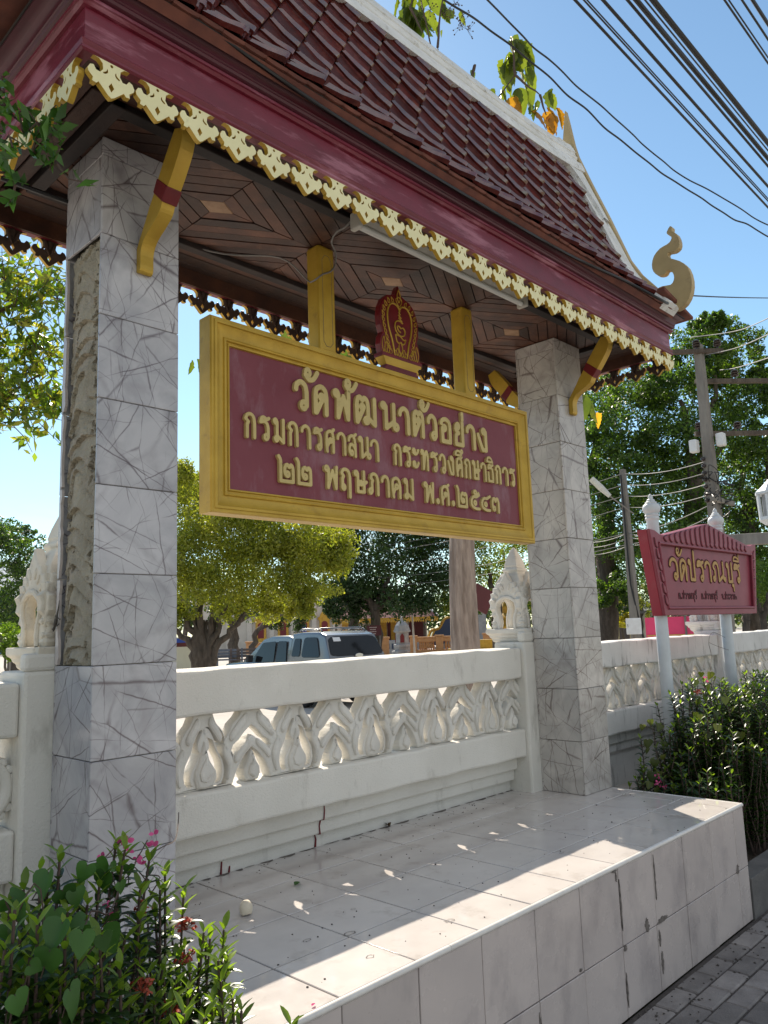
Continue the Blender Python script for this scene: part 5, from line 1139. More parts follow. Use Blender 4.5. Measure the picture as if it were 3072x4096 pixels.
big(2560, 60, 34, 'dim row tree far behind the yellow bush', [(2420, 2390, 2.2), (2500, 2420, 2.0), (2580, 2400, 2.2), (2660, 2400, 2.2), (2760, 2410, 2.2), (2900, 2390, 2.2), (3000, 2400, 2.2), (3080, 2400, 2.0)], [(None, (2560, 2420), .3, .2)], 900, .22, ['dark_leaf', 'olive_leaf'], [.7, .3])
for u, d, lab in ((2980, 34, 'crooked slim tree right of the name sign'), (3045, 36, 'second slim bare trunk right of the name sign')):
    dark(u, d, 40+u % 7, lab, [(u-20, 2330, .9), (u+30, 2290, .9), (u, 2390, .6)], [u+8, 2480, (u-25, 2380), (u+30, 2370)], .12, 700, ('rain_leaf',), r=.16)
# background trees at the far left
big(60, 55, 35, 'dark green tree behind the left stucco shrine', [(30, 2200, 2.2), (110, 2230, 2.2), (180, 2290, 1.8), (40, 2330, 2.2), (140, 2360, 2.2), (20, 2450, 2.2), (120, 2470, 2.2), (-60, 2280, 2.4), (210, 2390, 1.8), (60, 2130, 1.5), (200, 2490, 1.8), (-40, 2160, 1.8)], [(None, (60, 2400), .4, .3)], 1300, .22, ['rain_leaf', 'dark_leaf'], [.45, .55])
yt = dark(20, 26, 27, 'young sapling with light leaves in the yard at far left', [(-20, 2530, .5), (30, 2540, .5), (70, 2555, .35), (10, 2590, .4), (-60, 2570, .5), (50, 2600, .3)], [16, 2600, (0, 2540), (50, 2550)], .11, 700, ('near_leaf',), r=.04)
dark(760, 70, 29, 'pale green tree peeking between marble pillar and sign', [(745, 1920, 1.1), (770, 1960, .9), (740, 1980, .9)], [745, 2100, (740, 1950)], .24, 500, ('fig_leaf',), r=.2)
# pale trunk of the teak tree standing close behind the wall
tb_ = ground_at(1868, 13.4); tt = thing('teak_tree', 'teak tree with pale fissured trunk right behind the wall, big leaves above the roof', 'tree', tb_, 0, 'trees in the temple yard')
tm = MB(); ax = [V3(at(1868, 2915, 13.4)), V3(at(1862, 2600, 13.4)), V3(at(1850, 2300, 13.4)), V3(at(1848, 2000, 13.4)), V3(at(1850, 1400, 13.4)), V3(at(1842, 900, 13.4)), V3(at(1835, 480, 13.4))]
rgs = [.27, .24, .22, .20, .17, .11, .05]; n_, m_ = 40, 90; rings = []; rg = np.random.default_rng(3); rough = rg.random((n_, 14)); sp = smooth(ax, 15)
for i, p in enumerate(sp):
    t = i/(len(sp)-1)*(len(rgs)-1); k = min(int(t), len(rgs)-2); r_ = rgs[k]+(rgs[k+1]-rgs[k])*(t-k)
    rings.append([(p[0]+math.cos(2*math.pi*a/n_)*r_*(1+.10*(rough[a, i//9 % 14]-.5)), p[1]+math.sin(2*math.pi*a/n_)*r_*(1+.10*(rough[a, i//9 % 14]-.5)), p[2]) for a in range(n_)])
tm.loft(rings)
def teak_leaf(mb, p, d, s, seed, roll=0):
    r_ = random.Random(seed); d = Vector(d).normalized(); side = d.cross(Vector((r_.uniform(-1, 1), r_.uniform(-1, 1), r_.uniform(-.3, .3)))).normalized(); up = side.cross(d); vs = []; fs = []
    pr = [(0, .02), (.06, .15), (.13, .22), (.22, .32), (.30, .29), (.4, .37), (.5, .31), (.6, .32), (.7, .23), (.8, .20), (.88, .11), (.93, .09), (1, .01)]
    for i, (t, w) in enumerate(pr):
        c_ = Vector(p)+d*(t*s)+Vector((0, 0, -1))*(t*t*s*.35); jag = r_.uniform(.75, 1.2)
        for q in (-1, -.5, 0, .5, 1): vs.append(tuple(c_+side*(q*w*s*jag)+up*(abs(q)*w*s*.45+r_.uniform(-.02, .02)*s)))
    for i in range(len(pr)-1):
        for c in range(4): fs.append((i*5+c, i*5+c+1, (i+1)*5+c+1, (i+1)*5+c))
    return mb.add(vs, fs)
lv, lv2, tw = MB(), MB(), MB()
def tp(u, v, d=12.6): return V3(at(u, v, d))
for u, v, s, dr, aut in [(1600, 10, .36, (0, 0, -1), 0), (1630, 25, .40, (.3, 0, -1), 0), (1655, 30, .44, (.1, .2, -1), 0), (1690, 70, .34, (.3, -.2, -.8), 0), (1580, 60, .30, (-.2, .2, -1), 0), (1625, -60, .40, (.2, 0, -1), 0), (1668, -40, .42, (.4, 0, -.8), 0), (1640, 80, .30, (0, .1, -1), 0), (1765, 30, .22, (.3, 0, -1), 0), (1785, 40, .22, (.4, -.2, -.6), 0), (1752, 100, .15, (0, 0, -1), 0), (1770, 120, .12, (.2, 0, -1), 0),
    (2040, 165, .40, (-.2, 0, -1), 0), (2070, 170, .42, (.3, 0, -1), 0), (2090, 190, .40, (.6, 0, -.9), 0), (2030, 240, .38, (-.1, .2, -1), 0), (2065, 260, .42, (.2, -.1, -1), 0), (2100, 270, .34, (.5, 0, -1), 0), (2020, 340, .34, (-.2, 0, -1), 0), (2080, 350, .34, (.1, 0, -1), 0), (2190, 365, .26, (.3, 0, -1), 0), (2150, 400, .22, (.1, 0, -1), 0), (2040, 390, .30, (0, .2, -1), 1), (2175, 450, .32, (.5, -.1, -.7), 1), (2200, 470, .28, (.7, 0, -.6), 1), (2060, 430, .25, (.3, .1, -.9), 1), (1885, 280, .14, (.5, 0, -.2), 0), (1870, 300, .12, (-.3, 0, -.8), 0), (2030, 410, .18, (-.6, 0, -.6), 1),
    (770, 1440, .17, (.1, 0, -1), 0), (788, 1435, .15, (.5, 0, -.8), 0), (2340, 1580, .34, (.3, 0, -1), 0), (2370, 1610, .36, (.2, .2, -1), 0), (2385, 1650, .26, (.4, 0, -.8), 1), (1135, 1318, .3, (.2, 0, -1), 0), (1365, 1395, .3, (.3, 0, -1), 0), (1420, 1405, .25, (.3, 0, -1), 0)]:
    for rep in range(3 if 1500 < u < 2250 and s > .2 else 1):
        rr_ = random.Random(u*7+v+rep); teak_leaf(lv2 if aut else lv, tp(u+rep*rr_.uniform(-28, 28), v+rep*rr_.uniform(-22, 22), 12.8 if u > 1500 else 9), (dr[0]+rr_.uniform(-.5, .5), dr[1]+rr_.uniform(-.5, .5), dr[2]), s*rr_.uniform(.75, 1.25), u+v+rep)
for a, b_ in (((1830, 700), (1670, -60)), ((1670, -60), (1640, 30)), ((1640, 30), (1690, 130)), ((1840, 600), (1750, 190)), ((1750, 190), (1775, -40)), ((1835, 620), (2060, 300)), ((2060, 300), (2045, 150)), ((2060, 300), (2160, 380)), ((2160, 380), (2185, 460)), ((1840, 640), (2010, 430)), ((1900, 260), (1885, 340)), ((1840, 560), (1895, 260))):
    branch(tw, tp(*a), tp(*b_), .025, .010, a[0]+b_[1], .03, 5, 5)
rg = random.Random(17)
for u, v in ((1720, 40), (1800, 30), (1850, 60), (1845, 100), (1870, 120), (1820, 15)):   # fruiting sprays
    for k in range(11):
        q = tp(u+rg.uniform(-32, 32), v+rg.uniform(-35, 40)); branch(tw, tp(u, v), q, .004, .002, k+u, .05, 2, 3)
        m = MB(); m.lathe([(.002, -.016), (.016, 0), (.002, .016)], q[0], q[1], 6); m.shift((0, 0, q[2])); tw.join(m)
part('trunk', tm, 'bark_pale', tt, smooth=60); part('twigs', tw, 'stem_brown', tt); part('leaves', lv, 'teak_leaf', tt, smooth=60); part('dry_leaves', lv2, 'autumn_leaf', tt, smooth=60)
# bright branches hanging in from the left, and the shaded twig by the eave
def hanging(label, base, limbs, tufts, n, size, mats, seed, spread, aspect=.36, cat='tree'):
    t = thing('leafy_tree', label, cat, base, 0, 'trees reaching in from the left'); m = MB(); P = []; rg = np.random.default_rng(seed)
    for i, (a, b_, r0, r1) in enumerate(limbs): branch(m, a, b_, r0, r1, seed+i, .05, 6, 6)
    for (c, k) in tufts:
        c = np.array(c)
        for j in range(k):
            q = c+rg.normal(size=3)*spread; m.tube([tuple(c), tuple((c+q)/2+rg.normal(size=3)*.02), tuple(q)], [.004, .003, .0015], 4)
            w = (q-c); L_ = np.linalg.norm(w)+1e-6
            for z in range(n): P.append(c+w*(.3+.8*z/n)+rg.normal(size=3)*spread*.22)
    part('trunk', m, 'stem_brown', t, smooth=60); leaves_mesh('foliage', np.array(P), size, seed, mats, t, aspect, .55, .3); return t
D = 6.0; H = lambda u, v, d=D: V3(at(u, v, d))
limbs = [(ground_at(-420, D, -.72), H(-420, 1500), .16, .09), (H(-420, 1500), H(-20, 1250), .06, .03), (H(-420, 1500), H(-20, 1600), .05, .03), (H(-420, 1500), H(0, 1350), .05, .02), (H(-20, 1250), H(180, 1180), .015, .006), (H(-20, 1600), H(160, 1500), .015, .006), (H(-20, 1600), H(120, 1680), .012, .005)]
tuf = [(H(u, v, D+dd), 7) for u, v, dd in [(20, 1120, 0), (90, 1130, .3), (170, 1160, 0), (230, 1190, .2), (30, 1200, .4), (110, 1210, 0), (40, 1280, 0), (180, 1130, .5), (225, 1120, .3), (-40, 1180, 0), (20, 1390, 0), (80, 1400, .3), (140, 1380, 0), (190, 1370, .2), (30, 1470, .4), (110, 1480, 0), (170, 1450, .2), (60, 1560, 0), (140, 1550, .3), (20, 1620, .2), (100, 1630, 0), (170, 1620, .3), (40, 1690, 0), (-40, 1500, 0), (-50, 1650, 0), (190, 1660, .2), (215, 1600, 0), (-30, 1320, 0), (0, 1060, .4)]]
hanging('leafy tree with bright backlit branches left of the marble pillar', ground_at(-420, D, -.72), limbs, tuf, 9, .098, ['near_leaf', 'near_leaf', 'fig_leaf'], 61, .15)
tuf = [(H(-20, 2060, 5.5), 6), (H(-10, 1980, 5.5), 4)]; 
D = 2.35
limbs = [(V3(at(-900, 3600, 2.6)), H(-300, 900, 2.5), .04, .02), (H(-300, 900), H(40, 480), .012, .005), (H(-300, 900), H(30, 700), .010, .005), (H(40, 480), H(190, 520), .004, .002), (H(30, 600), H(220, 640), .004, .002)]
tuf = [(H(u, v, D+dd), 2) for u, v, dd in [(20, 420, 0), (60, 470, .1), (10, 520, 0), (90, 520, .05), (150, 490, 0), (200, 540, 0), (240, 500, .05), (240, 590, 0), (50, 590, 0), (130, 600, .05), (230, 660, 0), (20, 690, 0), (60, 740, 0), (0, 360, 0), (-40, 560, 0)]]
hanging('leafy tree with dark shaded twigs crossing the left eave corner', V3(at(-900, 3600, 2.6)), limbs, tuf, 5, .064, ['shade_leaf'], 62, .045, .42)
# yellow flowering bush and the far tamarind bush
D = 46
yb = thing('yellow_bush', 'bright yellow bush in front of the low yellow building', 'bush', ground_at(2440, D)); m = MB(); branch(m, ground_at(2440, D), V3(at(2440, 2440, D)), .1, .04, 3)
part('stem', m, 'bark_dark', yb); leaves_mesh('foliage', clump_points([(at(u, v, D), (r_, r_, r_*.8)) for u, v, r_ in [(2410, 2430, .6), (2450, 2440, .6), (2420, 2480, .6), (2470, 2490, .55), (2500, 2470, .4), (2440, 2410, .4)]], 700, 4), .12, 7, ['yellow_bush'], yb)
ob = thing('olive_bush', 'pale olive bush behind the bright yellow bush', 'bush', ground_at(2500, 52)); m = MB(); branch(m, ground_at(2500, 52), V3(at(2500, 2420, 52)), .1, .04, 3)
part('stem', m, 'bark_dark', ob); leaves_mesh('foliage', clump_points([(at(u, v, 52), (r_, r_, r_*.8)) for u, v, r_ in [(2480, 2400, .8), (2540, 2420, .8), (2600, 2440, .7), (2430, 2370, .6), (2660, 2450, .8), (2560, 2360, .6)]], 700, 9), .14, 8, ['olive_leaf', 'fig_leaf'], ob)
# ================================================================== shrubs beside the platform
def oblong(mb, p, d, n, s, w=.34, curl=.18):
    d = Vector(d).normalized(); side = d.cross(Vector(n)).normalized() if d.cross(Vector(n)).length > 1e-4 else d.orthogonal().normalized(); up = side.cross(d).normalized(); vs = []
    for t, k in ((0, .12), (.28, .85), (.58, 1.), (.84, .6), (1, .04)):
        c = Vector(p)+d*(t*s)-up*(curl*s*t*t)
        vs += [tuple(c-side*(k*w*s*.5)+up*(k*.06*s)), tuple(c), tuple(c+side*(k*w*s*.5)+up*(k*.06*s))]
    mb.add(vs, [(i*3+j, i*3+j+1, i*3+j+4, i*3+j+3) for i in range(4) for j in (0, 1)])
def heart(mb, p, d, n, s):
    d = Vector(d).normalized(); side = d.cross(Vector(n)); side = side.normalized() if side.length > 1e-4 else d.orthogonal().normalized(); up = side.cross(d).normalized()
    vs = []; rows = [(-.14, .26), (-.06, .46), (.10, .52), (.32, .46), (.55, .33), (.78, .16), (1.0, .01)]
    for t, k in rows:
        for q in (-1, -.5, 0, .5, 1):
            tt = t if abs(q) > .2 or t > 0 else 0.0
            vs.append(tuple(Vector(p)+d*(tt*s)+side*(q*k*s)+up*(abs(q)*k*s*(.28+.25*math.sin(s*900))-(.16+.2*math.sin(s*700))*s*max(t, 0)**2+.02*s*math.sin(9*t+5*q))))
    mb.add(vs, [(i*5+c, i*5+c+1, (i+1)*5+c+1, (i+1)*5+c) for i in range(len(rows)-1) for c in range(4)])
def ixora(name, label, stems, seed, tipn=3, ls=.055, base=None, buds=()):
    t = thing('ixora_shrub', label, 'shrub', base, 0, 'ixora shrubs beside the platform'); rg = random.Random(seed); st, lv, tp_, fl = MB(), MB(), MB(), MB()
    for (a, b_, dens) in stems:
        a, b_ = Vector(a), Vector(b_); L_ = (b_-a).length; pts_ = branch(st, a, b_, .0055, .0028, rg.randint(0, 9999), .03, 5, 5); n = max(3, int(L_/.024*dens)); ph = rg.uniform(0, 6)
        for k in range(n):
            t_ = .12+.88*k/(n-1); i = min(int(t_*5), 4); p = pts_[i].lerp(pts_[i+1], t_*5-i); ax = (pts_[i+1]-pts_[i]).normalized(); ph += 1.57+rg.uniform(-.3, .3)
            for s in (0, 1):
                ang = ph+s*math.pi+rg.uniform(-.25, .25); o = ax.orthogonal().normalized(); o = Matrix.Rotation(ang, 3, ax) @ o
                tip = k >= n-tipn; el = rg.uniform(.9, 1.5) if tip else rg.uniform(.25, .8)
                d = o+ax*el; s_ = ls*rg.uniform(.75, 1.2)*(.85 if tip else 1)
                oblong(tp_ if tip else lv, p, d, ax+o*.01, s_, .34, .12 if tip else .22)
    FL = []
    for (p, mt) in buds:
        fl = MB(); FL.append(fl)
        for k in range(26):
            d = Vector((rg.gauss(0, 1), rg.gauss(0, 1), abs(rg.gauss(0, 1))+.2)).normalized(); q = Vector(p)+d*rg.uniform(.015, .03); fl.tube([p, tuple(q)], .0006, 3)
            for j in range(4): oblong(fl, tuple(q), d.orthogonal()+Vector((rg.uniform(-1, 1), rg.uniform(-1, 1), .3)), d, .010, .6, 0)
    part('stems', st, 'stem_brown', t); part('leaves', lv, 'ixora_leaf', t, smooth=70); part('shoot_tips', tp_, 'ixora_tip', t, smooth=70)
    for fl in FL: part('flower_head', fl, 'red_petal', t)
    return t
rg = random.Random(41); ZS = -.44
def on_y(u, v, y):
    w = _f*F+(u-1536)*_r-(v-2048)*_u; k = (y-CAM[1])/w[1]; p = CAM+w*k; return V3(p)
# front-left shrub: stems end where the photo shows shoots, all rooted in the bed left of the platform
stems = []
for u, v, y in [(465, 3370, -1.25), (500, 3400, -1.28), (475, 3500, -1.25), (160, 3480, -1.3), (190, 3560, -1.28), (95, 3560, -1.35), (620, 3640, -1.2), (600, 3420, -1.2), (640, 3560, -1.22), (660, 3480, -1.2), (400, 3520, -1.3), (350, 3620, -1.3), (270, 3650, -1.35), (320, 3540, -1.28), (560, 3680, -1.3), (500, 3760, -1.32), (440, 3830, -1.35), (590, 3900, -1.35), (520, 3960, -1.38), (650, 3880, -1.28), (620, 3990, -1.36), (380, 3920, -1.38), (300, 3980, -1.42), (680, 4020, -1.32), (160, 3860, -1.4), (80, 3760, -1.4), (40, 3640, -1.4), (560, 3560, -1.26), (240, 3420, -1.3), (120, 3660, -1.35), (700, 3940, -1.30), (640, 4060, -1.36), (560, 4060, -1.38), (480, 4050, -1.40), (430, 3700, -1.30), (230, 3780, -1.38), (330, 3760, -1.36), (560, 3800, -1.30)]:
    tip = on_y(u, v, y); root = (tip[0]-.02+rg.uniform(-.10, .06), y+rg.uniform(-.08, .14), ZS); root = (min(root[0], -.03), root[1], root[2]); stems.append((root, tip, 1.35))
for u, v in [(60, 3640), (150, 3700), (260, 3720), (120, 3830), (300, 3800), (40, 3960), (240, 3900), (380, 3860), (330, 3960), (160, 4000), (440, 3960), (90, 3900), (210, 3980), (400, 3760), (480, 3880), (290, 4040), (400, 4050), (20, 3800)]:
    tip = on_y(u, v, -1.53); stems.append(((tip[0]+rg.uniform(-.06, .06), -1.50, ZS), tip, 1.3))
for k in range(120):
    x, y = rg.uniform(-.85, -.03), rg.uniform(-1.5, -.95); stems.append(((x+rg.uniform(-.08, .08), y, ZS), (x, y+rg.uniform(-.08, .08), rg.uniform(.02, .30)), 1.1))
ixora('ixora_shrub', 'dark leafy shrub with upright shoots at the left corner of the platform', stems, 5, 3, .046, (-.35, -1.25, ZS), ((on_y(690, 4060, -1.3), 0), (on_y(565, 3970, -1.36), 0), (on_y(560, 3660, -1.2), 0)))
stems = []
for u, v, y in [(735, 3565, -1.12), (895, 3720, -1.14), (815, 3730, -1.16), (840, 3755, -1.15), (910, 3820, -1.14), (795, 3850, -1.16), (925, 3985, -1.15), (870, 3870, -1.15), (760, 3920, -1.18), (800, 4000, -1.18), (850, 3960, -1.16), (710, 3840, -1.18)]:
    tip = on_y(u, v, y); root = (min(tip[0]-.12, -.03), y-.09, ZS); stems.append((root, tip, 1.15))
ixora('ixora_shrub', 'sunlit thin shrub shoots leaning over the corner of the platform', stems, 6, 4, .052, (-.12, -1.22, ZS), ((on_y(735, 3850, -1.16), 0), (on_y(745, 3720, -1.14), 0)))
def vine(label, leaves, blooms, strands, seed, base, s0=.058, mats='vine_leaf'):
    t = thing('coral_vine', label, 'vine', base, 0, 'flowering vines climbing through the shrubs'); rg = random.Random(seed); lv, st, fl = MB(), MB(), MB()
    for q in strands: st.tube(smooth([tuple(p) for p in q], 5), .0016, 4)
    for (p, s, d) in leaves:
        n = Vector((-.45+rg.uniform(-.7, .7), -.75+rg.uniform(-.5, .5), .5+rg.uniform(-.5, .5))); s *= rg.uniform(.62, 1.0); heart(lv, p, Vector(d)+Vector((rg.uniform(-.5, .5), rg.uniform(-.3, .3), rg.uniform(-.4, .2))), n, s*s0)
        st.tube([p, (p[0]+rg.uniform(-.03, .03), p[1]+.03, p[2]-.05)], .0012, 4)
    for (p, k) in blooms:
        for j in range(max(1, int(k*.6))):
            q = Vector(p)+Vector((rg.gauss(0, .010), rg.gauss(0, .010), rg.gauss(0, .010)))
            for z in range(3): oblong(fl, tuple(q), (rg.uniform(-1, 1), rg.uniform(-1, 1), rg.uniform(-.4, 1)), (rg.uniform(-1, 1), -1, .4), rg.uniform(.010, .016), .75, 0)
    part('vine_stems', st, 'stem_brown', t); part('vine_leaves', lv, mats, t, smooth=70)
    if blooms: part('blossoms', fl, 'pink_petal', t)
    return t
lvs = [(on_y(u, v, y), s, d) for u, v, y, s, d in [(195, 3490, -1.38, 1.0, (.2, 0, -1)), (350, 3460, -1.30, .85, (-.3, 0, -1)), (385, 3450, -1.28, .7, (.6, 0, -.3)), (420, 3490, -1.3, .9, (.1, 0, -1)), (440, 3460, -1.3, .6, (.5, 0, -.8)), (515, 3460, -1.26, .6, (.3, 0, -1)), (330, 3720, -1.45, 1.35, (.1, 0, -1)), (410, 3720, -1.40, 1.1, (.6, 0, -.8)), (440, 3660, -1.36, .7, (.6, 0, -.5)), (340, 3680, -1.38, .7, (-.6, 0, -.2)), (220, 3640, -1.4, .9, (-.1, 0, -1)), (170, 3720, -1.42, 1.1, (0, 0, -1)), (180, 3850, -1.46, 1.2, (-.2, 0, -1)), (240, 3800, -1.45, 1.0, (.3, 0, -1)), (60, 3860, -1.5, 1.1, (.2, 0, -1)), (20, 3920, -1.5, 1.0, (-.2, 0, -1)), (180, 3940, -1.5, 1.1, (.5, 0, -.5)), (270, 3940, -1.48, 1.0, (.6, 0, -1)), (90, 3620, -1.42, .8, (-.4, 0, -.7)), (30, 3600, -1.42, .6, (-.5, 0, -.5)), (50, 3590, -1.40, .6, (.7, 0, -.2)), (20, 3700, -1.44, .7, (-.2, 0, -1)), (110, 3780, -1.45, .9, (-.3, 0, -.9)), (480, 3530, -1.3, .6, (.2, 0, -1)), (110, 4060, -1.52, .8, (.4, 0, -.9)), (20, 4080, -1.52, 1.0, (.3, 0, -.6)), (300, 3560, -1.34, .8, (-.2, 0, -1)), (250, 3560, -1.34, .8, (.3, 0, -.9)), (80, 3960, -1.5, .9, (.3, 0, -1)), (320, 3850, -1.46, .9, (.2, 0, -1)), (130, 3900, -1.48, 1.0, (.0, 0, -1)), (330, 3730, -1.57, .95, (.1, 0, -1)), (410, 3740, -1.56, .8, (.6, 0, -.8)), (200, 3800, -1.58, 1.0, (.2, 0, -1)), (250, 3690, -1.57, .9, (-.2, 0, -1)), (60, 3980, -1.6, .8, (.2, 0, -1)), (280, 3960, -1.6, .95, (.3, 0, -1)), (120, 3860, -1.58, .7, (.5, 0, -.8))]]
bl = [(on_y(485, 3365, -1.25), 5), (on_y(605, 3355, -1.2), 6), (on_y(597, 3410, -1.2), 3), (on_y(545, 3388, -1.2), 2), (on_y(435, 3412, -1.25), 2), (on_y(473, 3402, -1.25), 1), (on_y(557, 3480, -1.22), 1), (on_y(465, 3595, -1.3), 2), (on_y(458, 3625, -1.3), 2), (on_y(475, 3632, -1.3), 1), (on_y(435, 3698, -1.35), 2)]
sds = [[on_y(400, 3450, -1.28), on_y(430, 3420, -1.26), on_y(465, 3385, -1.25), on_y(485, 3365, -1.25)], [on_y(460, 3410, -1.25), on_y(510, 3425, -1.24), on_y(545, 3435, -1.22), on_y(590, 3360, -1.2)], [on_y(545, 3435, -1.22), on_y(530, 3480, -1.24), on_y(480, 3540, -1.28)], [on_y(540, 3470, -1.22), on_y(575, 3510, -1.2), on_y(600, 3560, -1.2)], [on_y(480, 3540, -1.28), on_y(440, 3650, -1.35), on_y(330, 3850, -1.42), (-.4, -1.42, ZS)], [on_y(20, 3600, -1.42), on_y(60, 3660, -1.42), on_y(180, 3700, -1.42), (-.5, -1.4, ZS)], [on_y(590, 3500, -1.2), on_y(640, 3510, -1.15), on_y(600, 3580, -1.2)], [on_y(715, 3250, -.47), on_y(712, 3300, -.6), on_y(700, 3360, -.8), on_y(655, 3385, -1.0), on_y(540, 3450, -1.2)]]
vine('heart leaved vine with pink blossoms over the left corner shrub', lvs, bl, sds, 8, (-.4, -1.42, ZS))
# right-hand shrubs beyond the platform
stems = []; rg = random.Random(52)
for k in range(520):
    x = 3.40+2.9*rg.random()**1.1; y = rg.uniform(-1.08, -.5); top = .05+.45*min(1, max(0, (x-3.38)/.75))-.10*max(0, (-.8-y)/.3)+rg.uniform(-.16, .06)
    if x < 3.7: top = rg.uniform(-.1, .28)*(x-3.25)/.45
    stems.append(((x+rg.uniform(-.1, .1), y+rg.uniform(-.05, .05), ZS+.01), (x+rg.uniform(-.12, .12), y+rg.uniform(-.12, .10), top), 1.15))
ixora('ixora_shrub', 'dense dark shrub mass below the red name sign right of the platform', stems, 15, 1, .050, (4.5, -.8, ZS), (((4.02, -.72, .50), 0),))
lvs = []; rg = random.Random(77)
for u, v, y, s in [(2600, 2880, -.62, .9), (2570, 2900, -.62, .8), (2640, 2900, -.6, .9), (2590, 2960, -.64, .9), (2660, 2970, -.62, 1.0), (2585, 2995, -.64, .8), (2620, 3040, -.66, 1.0), (2650, 3020, -.66, .9), (2610, 3090, -.68, 1.1), (2640, 3090, -.68, 1.0), (2600, 3130, -.70, .9), (2625, 3150, -.7, .9), (2780, 2720, -.55, 1.0), (2805, 2690, -.55, .9), (2840, 2690, -.55, .9), (2855, 2710, -.55, .8), (2890, 2712, -.55, .7), (2770, 2690, -.55, .8), (2800, 2860, -.8, .9), (2860, 2850, -.85, 1.1), (2980, 2860, -.95, 1.2), (3010, 2890, -.95, 1.2), (2930, 2830, -.9, 1.1), (3040, 2860, -1.0, 1.1), (2900, 2790, -.85, 1.0), (2990, 2760, -.8, 1.1), (2960, 2930, -1., 1.0), (3050, 2780, -.8, 1.0), (2830, 2930, -.85, 1.0), (2790, 2800, -.7, 1.1), (2780, 2850, -.75, 1.0), (2810, 2770, -.7, 1.0), (2830, 2740, -.65, 1.0), (3000, 2980, -1.02, 1.0), (2900, 2990, -1., 1.0), (3060, 2950, -1.02, 1.1), (2870, 2900, -.95, 1.0)]:
    lvs.append((on_y(u, v, y), s, (rg.uniform(-.5, .5), 0, -1)))
bl = [(on_y(2625, 3115, -.72), 7), (on_y(2640, 3135, -.72), 7), (on_y(2660, 3155, -.74), 6), (on_y(2815, 2705, -.55), 6), (on_y(2828, 2722, -.55), 4)]
sds = [[on_y(2600, 2880, -.62), on_y(2620, 2960, -.64), on_y(2640, 3060, -.68), (3.75, -.72, ZS)], [on_y(2840, 2690, -.55), on_y(2845, 2620, -.5), on_y(2835, 2570, -.48), on_y(2850, 2530, -.48), on_y(2900, 2550, -.46)], [on_y(2840, 2690, -.55), on_y(2850, 2760, -.6), on_y(2830, 2850, -.7), (4.1, -.75, ZS)], [on_y(2835, 2570, -.48), on_y(2870, 2585, -.48), on_y(2915, 2600, -.46)]]
vine('heart leaved vine with pink blossoms hanging by the right end of the platform', lvs, bl, sds, 18, (3.75, -.72, ZS), .066, 'olive_leaf')

# ================================================================== poles, cables and yard furniture
def utility_pole(label, u, d, vtop, w, arms, boxes):
    base = ground_at(u, d); top = at(u-(45 if d < 22 else 20), vtop, d)
    t = thing('utility_pole', label, 'utility pole', base, 0, 'concrete utility poles along the road'); h = top[2]
    m = MB(); m.loft([[(base[0]+w*a*.5*1.25, base[1]+w*b*.5*1.25, base[2]) for a, b in ((-1, -1), (1, -1), (1, 1), (-1, 1))], [(base[0]+w*a*.36, base[1]+w*b*.36, h) for a, b in ((-1, -1), (1, -1), (1, 1), (-1, 1))]]); part('pole_shaft', m, 'concrete_pole', t, bevel=.02)
    for (dx, dy, z, L0, L1, wd) in arms:
        m = MB(); dv = Vector((dx, dy, 0)).normalized(); sd_ = Vector((-dv.y, dv.x, 0))*wd; P = Vector((base[0], base[1], z))+sd_*2.2
        m.loft([[tuple(P+dv*e+sd_*a+Vector((0, 0, b*wd))) for a, b in ((-1, -1), (1, -1), (1, 1), (-1, 1))] for e in (L0, L1)]); part('crossarm', m, 'bark_dark', t, bevel=.01)
        for e in ([L0+.12, (L0+L1)/2-.30, L1-.12] if L1-L0 > 1.5 else [L1-.1]):
            q = P+dv*e; m = MB(); m.lathe([(.02, wd), (.02, wd+.06), (.09, wd+.07), (.10, wd+.10), (.05, wd+.12), (.09, wd+.13), (.10, wd+.16), (.05, wd+.18), (.08, wd+.19), (.085, wd+.22), (.03, wd+.25)], q.x, q.y, 14); m.shift((0, 0, q.z)); part('insulator', m, 'insulator', t, smooth=40)
    for (ox, z) in boxes:
        m = MB(); q = Vector((base[0], base[1], z))+Vector((math.cos(facing(u)), math.sin(facing(u)), 0))*ox; m.box(q.x-.10, q.x+.10, q.y-.10, q.y+.10, z-.16, z+.16); part('meter_box', m, 'white_box', t, bevel=.03)
    m = MB()
    for k in range(5): m.lathe([(.03, 0), (.06, .02), (.06, .10), (.03, .12)], base[0]-.17, base[1]-.05, 10)
    return t, base
D1 = 20.5
PZ = lambda v, d: float(at(2870, v, d)[2])
np_, B1 = utility_pole('weathered concrete utility pole with two long crossarms, nearest at right', 2905, D1, 1368, .27, [(-.7, .72, PZ(1400, D1), -.55, 1.35, .055), (.75, -.66, PZ(1510, D1), -.1, 2.6, .055), (.75, -.66, PZ(1725, D1), -.25, 2.6, .055)], [(-.32, PZ(1775, D1)), (.30, PZ(1760, D1))])
m = MB(); rg = random.Random(5)
for k in range(7): m = MB(); m.lathe([(.03, 0), (.055, .02), (.055, .07), (.03, .09)], B1[0]-.16, B1[1]+.10, 10); m.shift((0, 0, PZ(1840+k*28, D1))); part('spool_insulator', m, 'insulator', np_, smooth=40)
m = MB()
for k in range(16):
    z = PZ(2000+rg.uniform(-90, 60), D1); m.tube(smooth([(B1[0]-.15, B1[1], z), (B1[0]-.4+rg.uniform(-.5, .7), B1[1]+rg.uniform(-.4, .2), z+rg.uniform(-.3, .2)), (B1[0]+rg.uniform(-.6, .8), B1[1]-.3, z+rg.uniform(-.15, .15)), (B1[0]+.12, B1[1]-.1, z-.1)], 5), .012, 4)
part('cable_loops', m, 'cable_black', np_)
m = MB(); 
